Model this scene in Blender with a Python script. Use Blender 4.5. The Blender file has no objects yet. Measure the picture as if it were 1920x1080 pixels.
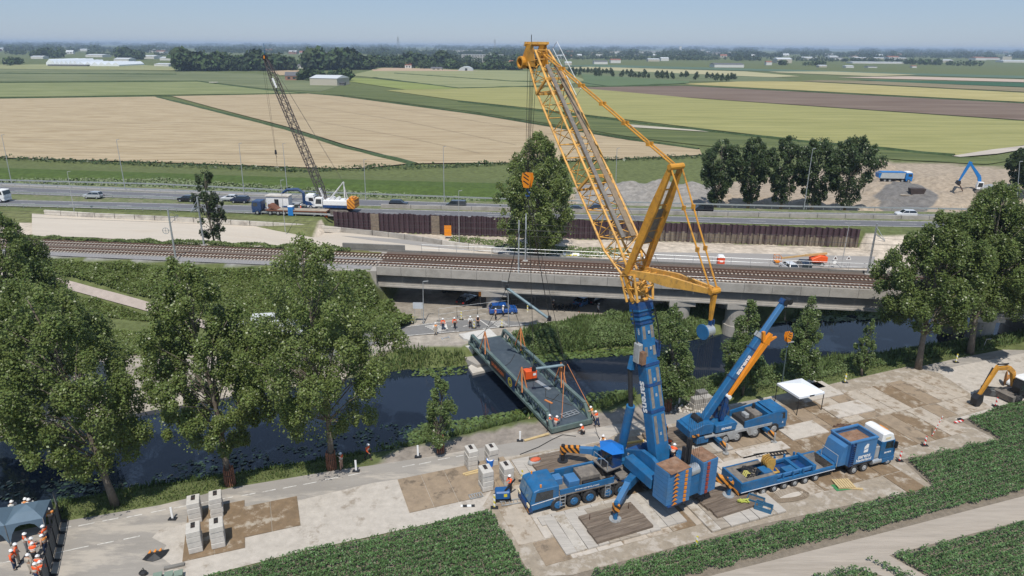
import bpy, bmesh, math, random
import numpy as np
from mathutils import Vector, Matrix
R_=math.radians
random.seed(7); RNG=np.random.default_rng(7)
S=bpy.context.scene; C=S.collection
# ---------------- camera
CH=40.0; FOC=1280.0; PIT=R_(19.55); ROL=R_(0.43)
fw=Vector((0,math.cos(PIT),-math.sin(PIT))); r0=Vector((1,0,0)); u0=Vector((0,math.sin(PIT),math.cos(PIT)))
rt=r0*math.cos(ROL)+u0*math.sin(ROL); up=u0*math.cos(ROL)-r0*math.sin(ROL); CAM=Vector((0,0,CH))
cd=bpy.data.cameras.new('camera'); cam=bpy.data.objects.new('camera',cd); C.objects.link(cam); S.camera=cam
cd.sensor_width=36; cd.lens=24; cd.clip_start=0.5; cd.clip_end=60000
mw=Matrix((( rt.x,up.x,-fw.x,0),(rt.y,up.y,-fw.y,0),(rt.z,up.z,-fw.z,CH),(0,0,0,1))); cam.matrix_world=mw
# ---------------- light
W=bpy.data.worlds.new("World"); S.world=W; W.use_nodes=True
wn=W.node_tree; bg=wn.nodes['Background']; sky=wn.nodes.new('ShaderNodeTexSky'); sky.sky_type='NISHITA'; sky.sun_disc=False
SUN_EL=R_(61); SUN_AZ=R_(183)
sky.sun_elevation=SUN_EL; sky.sun_rotation=SUN_AZ; sky.air_density=1.0; sky.dust_density=.15; sky.ozone_density=3.5; sky.altitude=0
hs=wn.nodes.new('ShaderNodeHueSaturation'); hs.inputs['Saturation'].default_value=0.95; hs.inputs['Value'].default_value=1.0
tm=wn.nodes.new('ShaderNodeMix'); tm.data_type='RGBA'; tm.blend_type='MULTIPLY'; tm.inputs[0].default_value=1; tm.inputs[7].default_value=(.97,1.0,1.16,1)
wn.links.new(sky.outputs[0],hs.inputs['Color']); wn.links.new(hs.outputs[0],tm.inputs[6]); m2=wn.nodes.new('ShaderNodeMix'); m2.data_type='RGBA'; m2.inputs[0].default_value=.62; m2.inputs[7].default_value=(3.3,4.55,6.3,1); wn.links.new(tm.outputs[2],m2.inputs[6]); wn.links.new(m2.outputs[2],bg.inputs[0]); bg.inputs[1].default_value=0.095
sd=bpy.data.lights.new('sun','SUN'); sd.energy=4.2; sd.angle=R_(0.5); sd.color=(1,0.955,0.88)
so=bpy.data.objects.new('sun',sd); C.objects.link(so); so.rotation_euler=(math.pi/2-SUN_EL,0,R_(-3))
S.view_settings.view_transform='Standard'; S.view_settings.look='None'; S.view_settings.exposure=0.0
S.cycles.max_bounces=6; S.cycles.diffuse_bounces=3; S.cycles.glossy_bounces=3; S.cycles.transmission_bounces=3; S.cycles.transparent_max_bounces=4; S.cycles.volume_bounces=0
S.cycles.caustics_reflective=False; S.cycles.caustics_refractive=False
# ---------------- pixel of the photo -> point on a plane of the place
def ray(x,y): return fw+rt*((x-960)/FOC)+up*((540-y)/FOC)
def G(x,y,z=0.0):
    d=ray(x,y); p=CAM+d*((z-CH)/d.z); return Vector((p.x,p.y,z))
def onY(x,y,Y):
    d=ray(x,y); return CAM+d*(Y/d.y)
def onplane(x,y,B,n):
    d=ray(x,y); return CAM+d*((B-CAM).dot(n)/d.dot(n))
# ---------------- materials
MATS={}
def lin(c): return tuple((v/12.92 if v<=.04045 else ((v+.055)/1.055)**2.4) for v in c)
def mat(name,col,rough=.6,metal=0,var=.12,scale=1.0,bump=0,bscale=None,col2=None,spec=.5,coat=0,world=False,island=0,trans=0,det=4,mixlo=.4,mixhi=.6,dirt=None,dscale=.3,dlo=.5,dhi=.7,stretch=None,em=0):
    if name in MATS: return MATS[name]
    m=bpy.data.materials.new(name); m.use_nodes=True; t=m.node_tree; N=t.nodes; L=t.links
    b=N['Principled BSDF']; b.inputs['Roughness'].default_value=rough; b.inputs['Metallic'].default_value=metal
    b.inputs['Specular IOR Level'].default_value=spec; b.inputs['Coat Weight'].default_value=coat
    if world: co=N.new('ShaderNodeNewGeometry').outputs['Position']
    else: co=N.new('ShaderNodeTexCoord').outputs['Object']
    if stretch:
        mp=N.new('ShaderNodeMapping'); mp.inputs['Rotation'].default_value=(0,0,stretch[0]); mp.inputs['Scale'].default_value=(stretch[1],stretch[2],stretch[3] if len(stretch)>3 else 1); mp.vector_type='TEXTURE' if False else 'POINT'
        L.new(co,mp.inputs[0]); cs=mp.outputs[0]
    else: cs=co
    nz=N.new('ShaderNodeTexNoise'); nz.inputs['Scale'].default_value=scale; nz.inputs['Detail'].default_value=det; nz.inputs['Roughness'].default_value=.65; L.new(cs,nz.inputs['Vector'])
    mr=N.new('ShaderNodeMapRange'); mr.inputs[1].default_value=mixlo-.1; mr.inputs[2].default_value=mixhi+.1; L.new(nz.outputs[0],mr.inputs[0])
    mx=N.new('ShaderNodeMix'); mx.data_type='RGBA'
    c1=tuple(min(1,v*(1-var)) for v in col)+(1,); c2=(tuple(col2) if col2 else tuple(min(1,v*(1+var)) for v in col))+(1,)
    mx.inputs[6].default_value=c1; mx.inputs[7].default_value=c2; L.new(mr.outputs[0],mx.inputs[0]); out=mx.outputs[2]
    if dirt:
        n2=N.new('ShaderNodeTexNoise'); n2.inputs['Scale'].default_value=dscale; n2.inputs['Detail'].default_value=6; n2.inputs['Roughness'].default_value=.7; L.new(cs,n2.inputs['Vector'])
        r2=N.new('ShaderNodeMapRange'); r2.inputs[1].default_value=dlo; r2.inputs[2].default_value=dhi; L.new(n2.outputs[0],r2.inputs[0])
        m2=N.new('ShaderNodeMix'); m2.data_type='RGBA'; L.new(r2.outputs[0],m2.inputs[0]); L.new(out,m2.inputs[6]); m2.inputs[7].default_value=tuple(dirt)+(1,); out=m2.outputs[2]
    if island:
        g=N.new('ShaderNodeNewGeometry'); h=N.new('ShaderNodeHueSaturation'); a=N.new('ShaderNodeMapRange'); a.inputs[3].default_value=1-island; a.inputs[4].default_value=1+island
        L.new(g.outputs['Random Per Island'],a.inputs[0]); L.new(a.outputs[0],h.inputs['Value']); L.new(out,h.inputs['Color'])
        a2=N.new('ShaderNodeMapRange'); a2.inputs[3].default_value=.485; a2.inputs[4].default_value=.515; L.new(g.outputs['Random Per Island'],a2.inputs[0]); L.new(a2.outputs[0],h.inputs['Hue']); out=h.outputs[0]
    L.new(out,b.inputs['Base Color'])
    if bump:
        n3=N.new('ShaderNodeTexNoise'); n3.inputs['Scale'].default_value=bscale or scale*4; n3.inputs['Detail'].default_value=5; L.new(cs,n3.inputs['Vector'])
        bp=N.new('ShaderNodeBump'); bp.inputs['Strength'].default_value=1; bp.inputs['Distance'].default_value=bump; L.new(n3.outputs[0],bp.inputs['Height']); L.new(bp.outputs[0],b.inputs['Normal'])
    if trans:
        tr=N.new('ShaderNodeBsdfTranslucent'); L.new(out,tr.inputs[0]); ms=N.new('ShaderNodeMixShader'); ms.inputs[0].default_value=trans
        L.new(b.outputs[0],ms.inputs[1]); L.new(tr.outputs[0],ms.inputs[2]); L.new(ms.outputs[0],N['Material Output'].inputs[0])
    MATS[name]=m; return m
# ---------------- mesh builder
class MB:
    def __init__(s): s.v=[]; s.f=[]; s.m=[]; s.M=None; s.mi=0
    def add(s,vs,fs):
        o=len(s.v)
        if s.M is not None: vs=[s.M@Vector(v) for v in vs]
        s.v+= [tuple(v) for v in vs]; s.f+=[tuple(i+o for i in f) for f in fs]; s.m+=[s.mi]*len(fs); return s
    def box(s,c,d,rz=0,ry=0,rx=0,taper=(1,1)):
        c=Vector(c); x,y,z=d[0]/2,d[1]/2,d[2]/2
        vs=[Vector((sx*x*(taper[0] if sz>0 else 1),sy*y*(taper[1] if sz>0 else 1),sz*z)) for sz in(-1,1) for sx,sy in((-1,-1),(1,-1),(1,1),(-1,1))]
        if rz or ry or rx:
            q=Matrix.Rotation(rz,3,'Z')@Matrix.Rotation(ry,3,'Y')@Matrix.Rotation(rx,3,'X'); vs=[q@v for v in vs]
        return s.add([v+c for v in vs],[(0,3,2,1),(4,5,6,7),(0,1,5,4),(1,2,6,5),(2,3,7,6),(3,0,4,7)])
    def b2(s,x0,x1,y0,y1,z0,z1): return s.box(((x0+x1)/2,(y0+y1)/2,(z0+z1)/2),(abs(x1-x0),abs(y1-y0),abs(z1-z0)))
    def beam(s,p,q,w,h=None,upv=(0,0,1),w2=None,h2=None):
        p=Vector(p);q=Vector(q);h=h or w; d=(q-p)
        if d.length<1e-6: return s
        d.normalize(); u=Vector(upv)
        if abs(d.dot(u))>.995: u=Vector((0,1,0))
        a=d.cross(u).normalized(); b=a.cross(d).normalized(); w2=w2 or w; h2=h2 or h
        vs=[p+a*sx*w/2+b*sy*h/2 for sx,sy in((-1,-1),(1,-1),(1,1),(-1,1))]+[q+a*sx*w2/2+b*sy*h2/2 for sx,sy in((-1,-1),(1,-1),(1,1),(-1,1))]
        return s.add(vs,[(0,3,2,1),(4,5,6,7),(0,1,5,4),(1,2,6,5),(2,3,7,6),(3,0,4,7)])
    def cyl(s,p,q,r,r2=None,n=10,caps=True):
        p=Vector(p);q=Vector(q); r2=r if r2 is None else r2; d=(q-p).normalized(); u=Vector((0,0,1)) if abs(d.z)<.9 else Vector((1,0,0))
        a=d.cross(u).normalized(); b=a.cross(d).normalized(); vs=[]
        for c,rr in((p,r),(q,r2)):
            for i in range(n): t=2*math.pi*i/n; vs.append(c+a*rr*math.cos(t)+b*rr*math.sin(t))
        fs=[(i,(i+1)%n,n+(i+1)%n,n+i) for i in range(n)]
        if caps: fs+=[tuple(range(n))[::-1],tuple(range(n,2*n))]
        return s.add(vs,fs)
    def tube(s,pts,r,n=6):
        pts=[Vector(p) for p in pts]
        k=len(pts); vs=[]
        for i,p in enumerate(pts):
            d=(pts[min(i+1,k-1)]-pts[max(i-1,0)]).normalized(); u=Vector((0,0,1)) if abs(d.z)<.9 else Vector((1,0,0)); a=d.cross(u).normalized(); b=a.cross(d)
            rr=r[i] if isinstance(r,(list,tuple)) else r
            for j in range(n): t=2*math.pi*j/n; vs.append(p+a*rr*math.cos(t)+b*rr*math.sin(t))
        fs=[(i*n+j,i*n+(j+1)%n,(i+1)*n+(j+1)%n,(i+1)*n+j) for i in range(k-1) for j in range(n)]
        fs+=[tuple(range(n))[::-1],tuple(range((k-1)*n,k*n))]
        return s.add(vs,fs)
    def ell(s,c,d,n=10,k=6,zmin=-1):
        c=Vector(c); vs=[];fs=[]
        for i in range(k+1):
            t=math.pi*i/k; z=math.cos(t)
            z=max(z,zmin); 
            for j in range(n): a=2*math.pi*j/n; vs.append((c.x+d[0]*math.sin(t)*math.cos(a),c.y+d[1]*math.sin(t)*math.sin(a),c.z+d[2]*z))
        for i in range(k):
            for j in range(n): fs.append((i*n+j,(i+1)*n+j,(i+1)*n+(j+1)%n,i*n+(j+1)%n))
        return s.add(vs,fs)
    def prism(s,poly,z0,z1):   # poly xy list ccw
        n=len(poly); return s.add([(p[0],p[1],z0) for p in poly]+[(p[0],p[1],z1) for p in poly],[tuple(range(n))[::-1],tuple(range(n,2*n))]+[(i,(i+1)%n,n+(i+1)%n,n+i) for i in range(n)])
    def xprof(s,poly,y0,y1,ins=0):   # poly (x,z) extruded along y ; 
        n=len(poly); return s.add([(p[0],y0,p[1]) for p in poly]+[(p[0],y1,p[1]) for p in poly],[tuple(range(n)),tuple(range(n,2*n))[::-1]]+[(i,n+i,n+(i+1)%n,(i+1)%n) for i in range(n)])
    def build(s,name,mt,parent=None,smooth=False,bevel=0):
        me=bpy.data.meshes.new(name); me.from_pydata(s.v,[],s.f)
        mts=mt if isinstance(mt,(list,tuple)) else [mt]
        for m in mts: me.materials.append(m)
        if len(mts)>1: me.polygons.foreach_set('material_index',s.m)
        if smooth: me.polygons.foreach_set('use_smooth',[True]*len(s.f))
        me.update(); o=bpy.data.objects.new(name,me); C.objects.link(o)
        if parent is not None:
            o.parent=parent; r=parent
            while r.parent: r=r.parent
            if r.name in WORLDROOT: me.transform(Matrix.Translation(-r.location))
        if bevel:
            bm=bmesh.new(); bm.from_mesh(me); bmesh.ops.bevel(bm,geom=list(bm.edges),offset=bevel,segments=1,affect='EDGES',clamp_overlap=True); bm.to_mesh(me); bm.free()
        return o
WORLDROOT=set()
def tag(o,label=None,cat=None,group=None,kind=None):
    if label: o['label']=label
    if cat: o['category']=cat
    if group: o['group']=group
    if kind: o['kind']=kind
    return o
def thing(name,label,cat,loc=(0,0,0),rz=0,group=None,world=False):
    o=bpy.data.objects.new(name,None); C.objects.link(o); o.location=loc; o.rotation_euler=(0,0,rz); o.empty_display_size=.2
    tag(o,label,cat,group)
    if world: WORLDROOT.add(o.name)
    return o
def dup(root,loc,rz,label=None,group=None,scale=None):
    def cp(o,par):
        c=o.copy(); C.objects.link(c)
        if par: c.parent=par
        for ch in o.children: cp(ch,c)
        return c
    r=cp(root,None); r.location=loc; r.rotation_euler=(0,0,rz)
    if label: r['label']=label
    if group: r['group']=group
    if scale: r.scale=scale if isinstance(scale,tuple) else (scale,)*3
    return r
def quads(name,V,m,parent=None,n=4,mi=None):   # V (N,n,3) loose faces
    V=np.asarray(V,dtype=np.float32); N=len(V); me=bpy.data.meshes.new(name)
    me.vertices.add(N*n); me.vertices.foreach_set('co',V.reshape(-1)); me.loops.add(N*n); me.loops.foreach_set('vertex_index',np.arange(N*n,dtype=np.int32))
    me.polygons.add(N); me.polygons.foreach_set('loop_start',np.arange(0,N*n,n,dtype=np.int32)); me.polygons.foreach_set('loop_total',np.full(N,n,dtype=np.int32))
    me.materials.append(m); me.update(calc_edges=True); me.validate() if False else None
    o=bpy.data.objects.new(name,me); C.objects.link(o)
    if parent is not None: o.parent=parent
    return o
def sheet(name,pts,m,kind='structure',z=None,sub=False):
    b=MB(); n=len(pts); b.add([(p[0],p[1],p[2] if z is None else z) for p in pts],[tuple(range(n))]); o=b.build(name,m)
    bm=bmesh.new(); bm.from_mesh(o.data); bmesh.ops.triangulate(bm,faces=bm.faces[:])
    for f in bm.faces:
        if f.normal.z<0: f.normal_flip()
    bm.to_mesh(o.data); bm.free()
    if kind: o['kind']=kind
    return o
def inpoly(px,py,poly):
    r=np.zeros(px.shape,bool); n=len(poly)
    for i in range(n):
        x1,y1=poly[i][0],poly[i][1]; x2,y2=poly[(i+1)%n][0],poly[(i+1)%n][1]
        c=((y1>py)!=(y2>py)); 
        with np.errstate(divide='ignore',invalid='ignore'): xx=(x2-x1)*(py-y1)/(y2-y1+1e-12)+x1
        r^=c&(px<xx)
    return r
def sdist(px,py,poly,closed=True):
    d=np.full(px.shape,1e9); n=len(poly)
    for i in range(n if closed else n-1):
        x1,y1=poly[i][0],poly[i][1]; x2,y2=poly[(i+1)%n][0],poly[(i+1)%n][1]; dx,dy=x2-x1,y2-y1; L=dx*dx+dy*dy+1e-12
        t=np.clip(((px-x1)*dx+(py-y1)*dy)/L,0,1); d=np.minimum(d,np.hypot(px-x1-t*dx,py-y1-t*dy))
    return d
def vnoise(x,y,s,seed=0):   # cheap value noise
    x=np.asarray(x)/s; y=np.asarray(y)/s; xi=np.floor(x).astype(np.int64); yi=np.floor(y).astype(np.int64); fx=x-xi; fy=y-yi; fx=fx*fx*(3-2*fx); fy=fy*fy*(3-2*fy)
    def h(a,b): 
        n=(a*374761393+b*668265263+seed*974634777)&0x7fffffff; n=((n^(n>>13))*1274126177)&0x7fffffff; return (n^(n>>16))%10007/10007.0
    return (h(xi,yi)*(1-fx)+h(xi+1,yi)*fx)*(1-fy)+(h(xi,yi+1)*(1-fx)+h(xi+1,yi+1)*fx)*fy
ROADA=R_(20.7); U=Vector((math.cos(ROADA),math.sin(ROADA),0)); V_=Vector((-math.sin(ROADA),math.cos(ROADA),0))
# ================= TERRAIN
WZ=-1.8
near=[G(x,y,WZ) for x,y in((110,950),(270,920),(423,897),(613,867),(700,851),(771,839),(860,819),(960,794),(1085,770),(1180,745),(1300,722),(1440,697),(1540,681),(1640,673),(1740,657),(1865,640),(1920,632))]
near=[near[0]-Vector((60,21,0)),near[0]-Vector((25,9,0))]+near+[near[-1]+Vector((60,8,0))]
farl=[G(x,y,WZ) for x,y in((763,693),(873,686),(1007,667),(1063,660),(1180,653),(1300,638),(1420,612),(1540,592),(1665,590),(1700,585))]
f0=farl[0]; left=[f0-U*90+V_*-3,f0-U*60-V_*2,f0-U*40-V_*1,f0-U*20]
farl=left+farl+[Vector((80,116,WZ)),Vector((140,124,WZ))]
CANAL=[(p.x,p.y) for p in near]+[(p.x,p.y) for p in reversed(farl)]
RZ=6.4   # rail bed level
def rl(x):   # near edge of the railway
    return np.where(x<-21.5,102.7-(x+21.5)*.112,102.7-(x+21.5)*.127)
RW=10.4
def zback(x): return np.interp(x,[-120,-60,-42,300],[3.2,1.9,.55,.4])
_w=[G(x,y,.5) for x,y in((640,431.7),(927,443),(1280,452.5),(1597,463))]
_n=[G(x,y,3.7) for x,y in((-300,384),(-50,391),(300,399),(600,408))]
_n=_n+[w for w in _w if w.x>_n[-1].x]+[_w[-1]+Vector((120,-9,0))]
WALL=_w
def hwn(x): return np.interp(x,[p.x for p in _n],[p.y for p in _n])   # near edge of the motorway bank
def hwf(x): return np.interp(x,[-400,-127,-48,85,400],[215,179.5,168.8,156,146])+1.5
HZ=3.7
MOUNDS=[]
for (x,y,r,h) in ((1130,355,7,3),(1180,352,8,3.4),(1240,350,8,3.6),(1300,352,7,3.2),(1215,365,6,2.4),(1110,368,6,2),(1290,368,6,2.2),(1350,365,6,2.5),(1400,368,6,2.2),(1450,372,7,2.4),(1510,375,6,2.2),(1590,372,5,1.8),
                  (1660,322,7,4.2),(1680,335,6,3.),(1700,352,11,3.0),(1745,332,9,2.6),(1775,338,10,3.4),(1810,335,9,3.0),(1840,352,8,2.2),(1660,378,6,2.2),(1620,385,6,2),(1870,345,8,2),(1760,360,8,1.6)):
    g=G(x,y,1.0); MOUNDS.append((g.x,g.y,r,h))
def hgt(x,y):
    x=np.asarray(x,float); y=np.asarray(y,float)
    h=np.zeros(x.shape)
    ry=rl(x)
    zb=zback(x)
    t=np.clip((y-(ry-4))/8,0,1); h=h*(1-t)+zb*t
    # embankment, only west of the abutment
    emb=RZ-np.maximum(0,np.maximum((ry-y),0)/1.5)-np.maximum(0,(y-(ry+RW)))/1.6
    emb=np.where(x>-22.5,emb-(x+22.5)*2.2,emb)
    h=np.maximum(h,emb)
    # motorway bank
    n=hwn(x); f=hwf(x); d=n-y
    wall=(x>-42)&(x<73.5)
    t=np.clip(np.where(wall,(-d-.45)/.9,1-d/7.5),0,1)
    hh=zb*(1-t)+HZ*t
    h=np.where(y>n-8,np.maximum(h,hh),h)
    t=np.clip((y-f)/9,0,1); h=np.where(y>f,HZ*(1-t)-1.0*t,h)
    far=np.clip((y-f-3)/8,0,1)
    # low dyke behind the motorway
    _=0
    h=h+far*np.where(x<95,np.interp(y-f,[6,22,30,40,55],[0,.8,2.0,1.6,0])*np.interp(x,[-400,60,95],[1,1,0]),0)
    # dirt heaps
    for (mx,my,r,hm) in MOUNDS:
        q=np.hypot(x-mx,(y-my)*.8)/r; q=q+.18*(vnoise(x,y,2.5,3)-.5)
        h=np.where((q<1)&(y>f+1),np.maximum(h,-.5+hm*np.clip(1.05-q,0,1)**.9+(vnoise(x,y,1.9,9)-.5)*.9*(q<.95)),h)
    # canal
    cin=inpoly(x,y,CANAL); cdist=sdist(x,y,CANAL)
    hc=np.where(cin,WZ-.15-np.minimum(cdist*.5,1.4),WZ+cdist*.75)
    h=np.where(cdist<30,np.minimum(h,np.where(cin,hc,np.maximum(hc,-9))),h)
    h=np.where(cin,np.minimum(h,hc),h)
    dr=np.clip(np.hypot(x,y-90)/60-.2,0,1)
    h=h+np.where(cin,0,(vnoise(x,y,3,1)-.5)*.07*np.clip(cdist/3,0,1))
    return h-0.03
def axis(a,b,step,far):
    c=list(np.arange(a,b+.01,step)); s=step
    lo=[];x=a
    while x>-far: s*=1.25; x-=s; lo.append(x)
    s=step;hi=[];x=b
    while x<far: s*=1.25; x+=s; hi.append(x)
    return np.array(lo[::-1]+c+hi)
gx=axis(-135,125,.9,26000); gy=axis(38,235,.9,28000); gy=gy[gy>-60]
XX,YY=np.meshgrid(gx,gy); ZZ=hgt(XX,YY)
# ground kinds -> base colour
GR=lin((.42,.46,.25)); 
col=np.zeros(XX.shape+(4,)); col[...,3]=1
def setc(m,c): 
    for i in range(3): col[...,i]=np.where(m,c[i],col[...,i])
xs,ys=XX,YY
GRASS=(.12,.14,.055); GRASS2=(.085,.125,.038); SAND=(.50,.43,.35); DIRT=(.20,.165,.125); SANDL=(.55,.485,.41); BALL=(.27,.26,.255)
setc(np.ones(XX.shape,bool),GRASS)
bk=(ys>rl(xs)+RW+4)&(ys<hwn(xs)-.5)
setc(bk,SAND)
setc(bk&(xs<-43)&(ys>hwn(xs)-8.5),(.15,.16,.07)); 
setc((ys>rl(xs)-.0)&(ys<rl(xs)+RW-3.6)&(xs<-21),BALL)
setc((ys>rl(xs)+RW-3.6)&(ys<rl(xs)+RW+4.2)&(xs<-21),(.17,.17,.07))
setc((ys>hwf(xs)+1.5)&(ys<hwf(xs)+7),(.19,.21,.10))
dyk=(ys>hwf(xs)+16)&(ys<hwf(xs)+40)&(xs<90); setc(dyk,(.075,.11,.030))
mm=np.zeros(XX.shape,bool)
for (mx,my,r,hm) in MOUNDS: mm|=np.hypot(xs-mx,ys-my)<r*1.25
rt_=[G(x,y,-.5) for x,y in((1090,392),(1085,345),(1180,342),(1330,345),(1640,300),(1750,302),(1900,312),(2050,330),(2050,420),(1700,412))]
mm|=inpoly(xs,ys,rt_)&(ys>hwf(xs)+1)
setc(mm,(.35,.285,.215)); gm=inpoly(xs,ys,[G(x,y,.5) for x,y in((1080,395),(1080,335),(1340,335),(1340,395))])&mm; setc(gm,(.27,.25,.225))
dm=inpoly(xs,ys,[G(x,y,0) for x,y in((1640,362),(1700,345),(1760,372),(1720,400),(1650,395))])&mm; setc(dm,(.17,.16,.15))
# far bank under the viaduct: bare paved ground
fb=[G(x,y,0) for x,y in((500,655),(760,625),(800,560),(900,520),(1500,560),(1230,590),(1100,606),(940,640),(760,648),(640,690),(300,760),(0,830),(-200,860),(-250,780),(0,700),(300,640))]
setc(inpoly(xs,ys,fb)&~inpoly(xs,ys,CANAL),(.36,.32,.27))
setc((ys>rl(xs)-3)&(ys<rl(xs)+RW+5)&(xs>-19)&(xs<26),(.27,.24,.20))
cdn=sdist(xs,ys,CANAL)
pathp=[G(x,y,0) for x,y in((20,505),(180,540),(320,575),(340,590),(320,600),(150,555),(20,522))]
# dirt on the near bank where the turf was stripped
db=[G(x,y,0) for x,y in((690,875),(760,838),(1010,790),(1180,765),(1300,745),(1300,775),(1180,800),(900,850),(740,880))]
setc(inpoly(xs,ys,db)&(cdn>1.3),(.27,.235,.20))
setc(inpoly(xs,ys,[G(x,y,0) for x,y in((740,690),(740,645),(880,640),(870,665),(800,672))])&(cdn>3),(.33,.29,.25))
def field_col(c1,var): pass
nv=XX.size; me=bpy.data.meshes.new('ground'); me.vertices.add(nv); me.vertices.foreach_set('co',np.stack([XX,YY,ZZ],-1).astype(np.float32).reshape(-1))
ny,nx=XX.shape; I=np.arange(nv).reshape(ny,nx); Q=np.stack([I[:-1,:-1],I[:-1,1:],I[1:,1:],I[1:,:-1]],-1).reshape(-1,4); N=len(Q)
me.loops.add(N*4); me.loops.foreach_set('vertex_index',Q.reshape(-1).astype(np.int32)); me.polygons.add(N); me.polygons.foreach_set('loop_start',np.arange(0,N*4,4,dtype=np.int32)); me.polygons.foreach_set('loop_total',np.full(N,4,dtype=np.int32)); me.update(calc_edges=True)
me.polygons.foreach_set('use_smooth',[True]*N)
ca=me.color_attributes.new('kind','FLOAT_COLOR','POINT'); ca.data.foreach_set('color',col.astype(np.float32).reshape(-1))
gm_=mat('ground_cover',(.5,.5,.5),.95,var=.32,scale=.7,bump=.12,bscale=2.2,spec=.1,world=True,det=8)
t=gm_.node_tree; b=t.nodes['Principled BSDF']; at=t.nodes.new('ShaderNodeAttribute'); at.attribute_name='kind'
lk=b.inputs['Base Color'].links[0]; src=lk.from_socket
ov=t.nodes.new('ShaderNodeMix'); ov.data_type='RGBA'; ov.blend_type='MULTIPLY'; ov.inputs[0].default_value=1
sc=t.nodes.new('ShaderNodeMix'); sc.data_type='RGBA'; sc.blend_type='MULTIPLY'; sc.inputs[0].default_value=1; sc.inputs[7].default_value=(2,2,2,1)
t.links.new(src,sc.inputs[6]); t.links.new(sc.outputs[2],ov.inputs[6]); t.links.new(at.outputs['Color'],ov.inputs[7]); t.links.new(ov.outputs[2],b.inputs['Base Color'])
me.materials.append(gm_); go=bpy.data.objects.new('ground',me); C.objects.link(go); tag(go,kind='structure')
# water
wm=bpy.data.materials.new('canal_water'); wm.use_nodes=True; b=wm.node_tree.nodes['Principled BSDF']; b.inputs['Base Color'].default_value=(.012,.019,.033,1); b.inputs['Roughness'].default_value=.03; b.inputs['IOR'].default_value=1.46; b.inputs['Specular IOR Level'].default_value=.5
tt=wm.node_tree; nz=tt.nodes.new('ShaderNodeTexNoise'); nz.inputs['Scale'].default_value=1.6; nz.inputs['Detail'].default_value=3; ge=tt.nodes.new('ShaderNodeNewGeometry'); tt.links.new(ge.outputs['Position'],nz.inputs['Vector'])
bp=tt.nodes.new('ShaderNodeBump'); bp.inputs['Distance'].default_value=.012; bp.inputs['Strength'].default_value=.6; tt.links.new(nz.outputs[0],bp.inputs['Height']); tt.links.new(bp.outputs[0],b.inputs['Normal'])
xs_=[p[0] for p in CANAL]; ys_=[p[1] for p in CANAL]
cm=MB(); n=len(CANAL); cx=sum(xs_)/n
def off(poly,d):
    out=[]
    m_=len(poly)
    A=sum(poly[i][0]*poly[(i+1)%m_][1]-poly[(i+1)%m_][0]*poly[i][1] for i in range(m_)); sg=1 if A>0 else -1
    for i in range(m_):
        a=Vector(poly[i-1]).to_2d() if False else Vector((poly[i-1][0],poly[i-1][1])); b_=Vector((poly[i][0],poly[i][1])); c=Vector((poly[(i+1)%m_][0],poly[(i+1)%m_][1]))
        t1=(b_-a).normalized(); t2=(c-b_).normalized(); tt_=(t1+t2).normalized(); nn=Vector((tt_.y,-tt_.x))*sg; out.append((b_.x+nn.x*d,b_.y+nn.y*d))
    return out
water=sheet('canal_water',[(p[0],p[1],WZ) for p in off(CANAL,.6)],wm)
# ================= NEAR GROUND SHEETS
m_asph=mat('worn_asphalt',(.30,.275,.245),.9,var=.12,scale=.5,bump=.01,bscale=20,world=True,dirt=(.43,.385,.33),dscale=.35,dlo=.5,dhi=.6,det=10,stretch=(-ROADA,.35,1.3))
m_yard=mat('sandy_concrete',(.46,.415,.36),.95,var=.14,scale=1.2,bump=.03,bscale=5,world=True,dirt=(.30,.255,.205),dscale=.5,dlo=.56,dhi=.66,det=10,col2=(.53,.48,.42))
m_line=mat('road_paint',(.62,.60,.56),.7,var=.25,scale=3,world=True,dirt=(.40,.37,.33),dscale=2,dlo=.5,dhi=.6)
def gp(l,z=0): return [G(x,y,z) for x,y in l]
EDGE_N=[(-300,1075),(-60,1015),(115,978),(300,947),(430,915),(640,880),(700,872),(800,857),(960,830),(1130,800),(1290,772),(1410,750),(1550,722),(1680,697),(1800,671),(1920,648),(2150,605)]
EDGE_S=[(-300,1250),(385,1200),(385,1080),(560,1035),(930,955),(1290,870),(1760,800),(1810,785),(1870,765),(1990,730),(2250,660)]
sheet('work_yard',gp(EDGE_N,.02)+gp(EDGE_S[::-1],.02),m_yard)
EDGE_A=[(-250,1230),(0,1100),(60,1090),(180,1082),(300,1079),(325,1062),(300,1043),(312,1022),(285,1008),(300,992),(345,982),(460,962),(560,938),(700,905),(960,868),(1000,850),(1130,826),(1290,790),(1410,764),(1550,738),(1680,712),(1800,685),(1920,662),(2150,620)]
sheet('road',gp(EDGE_N,.026)+gp(EDGE_A[::-1],.026),m_asph)
ml=MB()
def dash(px,py,L=2.2,w=.13,z=.032,d=U):
    g=G(px,py,z); n=Vector((-d.y,d.x,0)); ml.add([g-d*L/2-n*w/2,g+d*L/2-n*w/2,g+d*L/2+n*w/2,g-d*L/2+n*w/2],[(0,1,2,3)])
for x,y in ((10,1054),(118,990),(162,983),(207,974),(252,967),(297,958),(340,950),(382,942),(424,934),(466,927),(504,920),(543,913),(581,906),(622,897),(665,889),(118,1034),(150,1027),(198,1018),(247,1008),(766,873),(797,868),(832,860),(866,854)): dash(x,y,1.25,.11)
for x,y in ((1330,768),(1380,758),(1440,745),(1500,733)): dash(x,y,1.6,.1)
o=ml.build('road_markings',m_line); tag(o,kind='structure')
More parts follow.
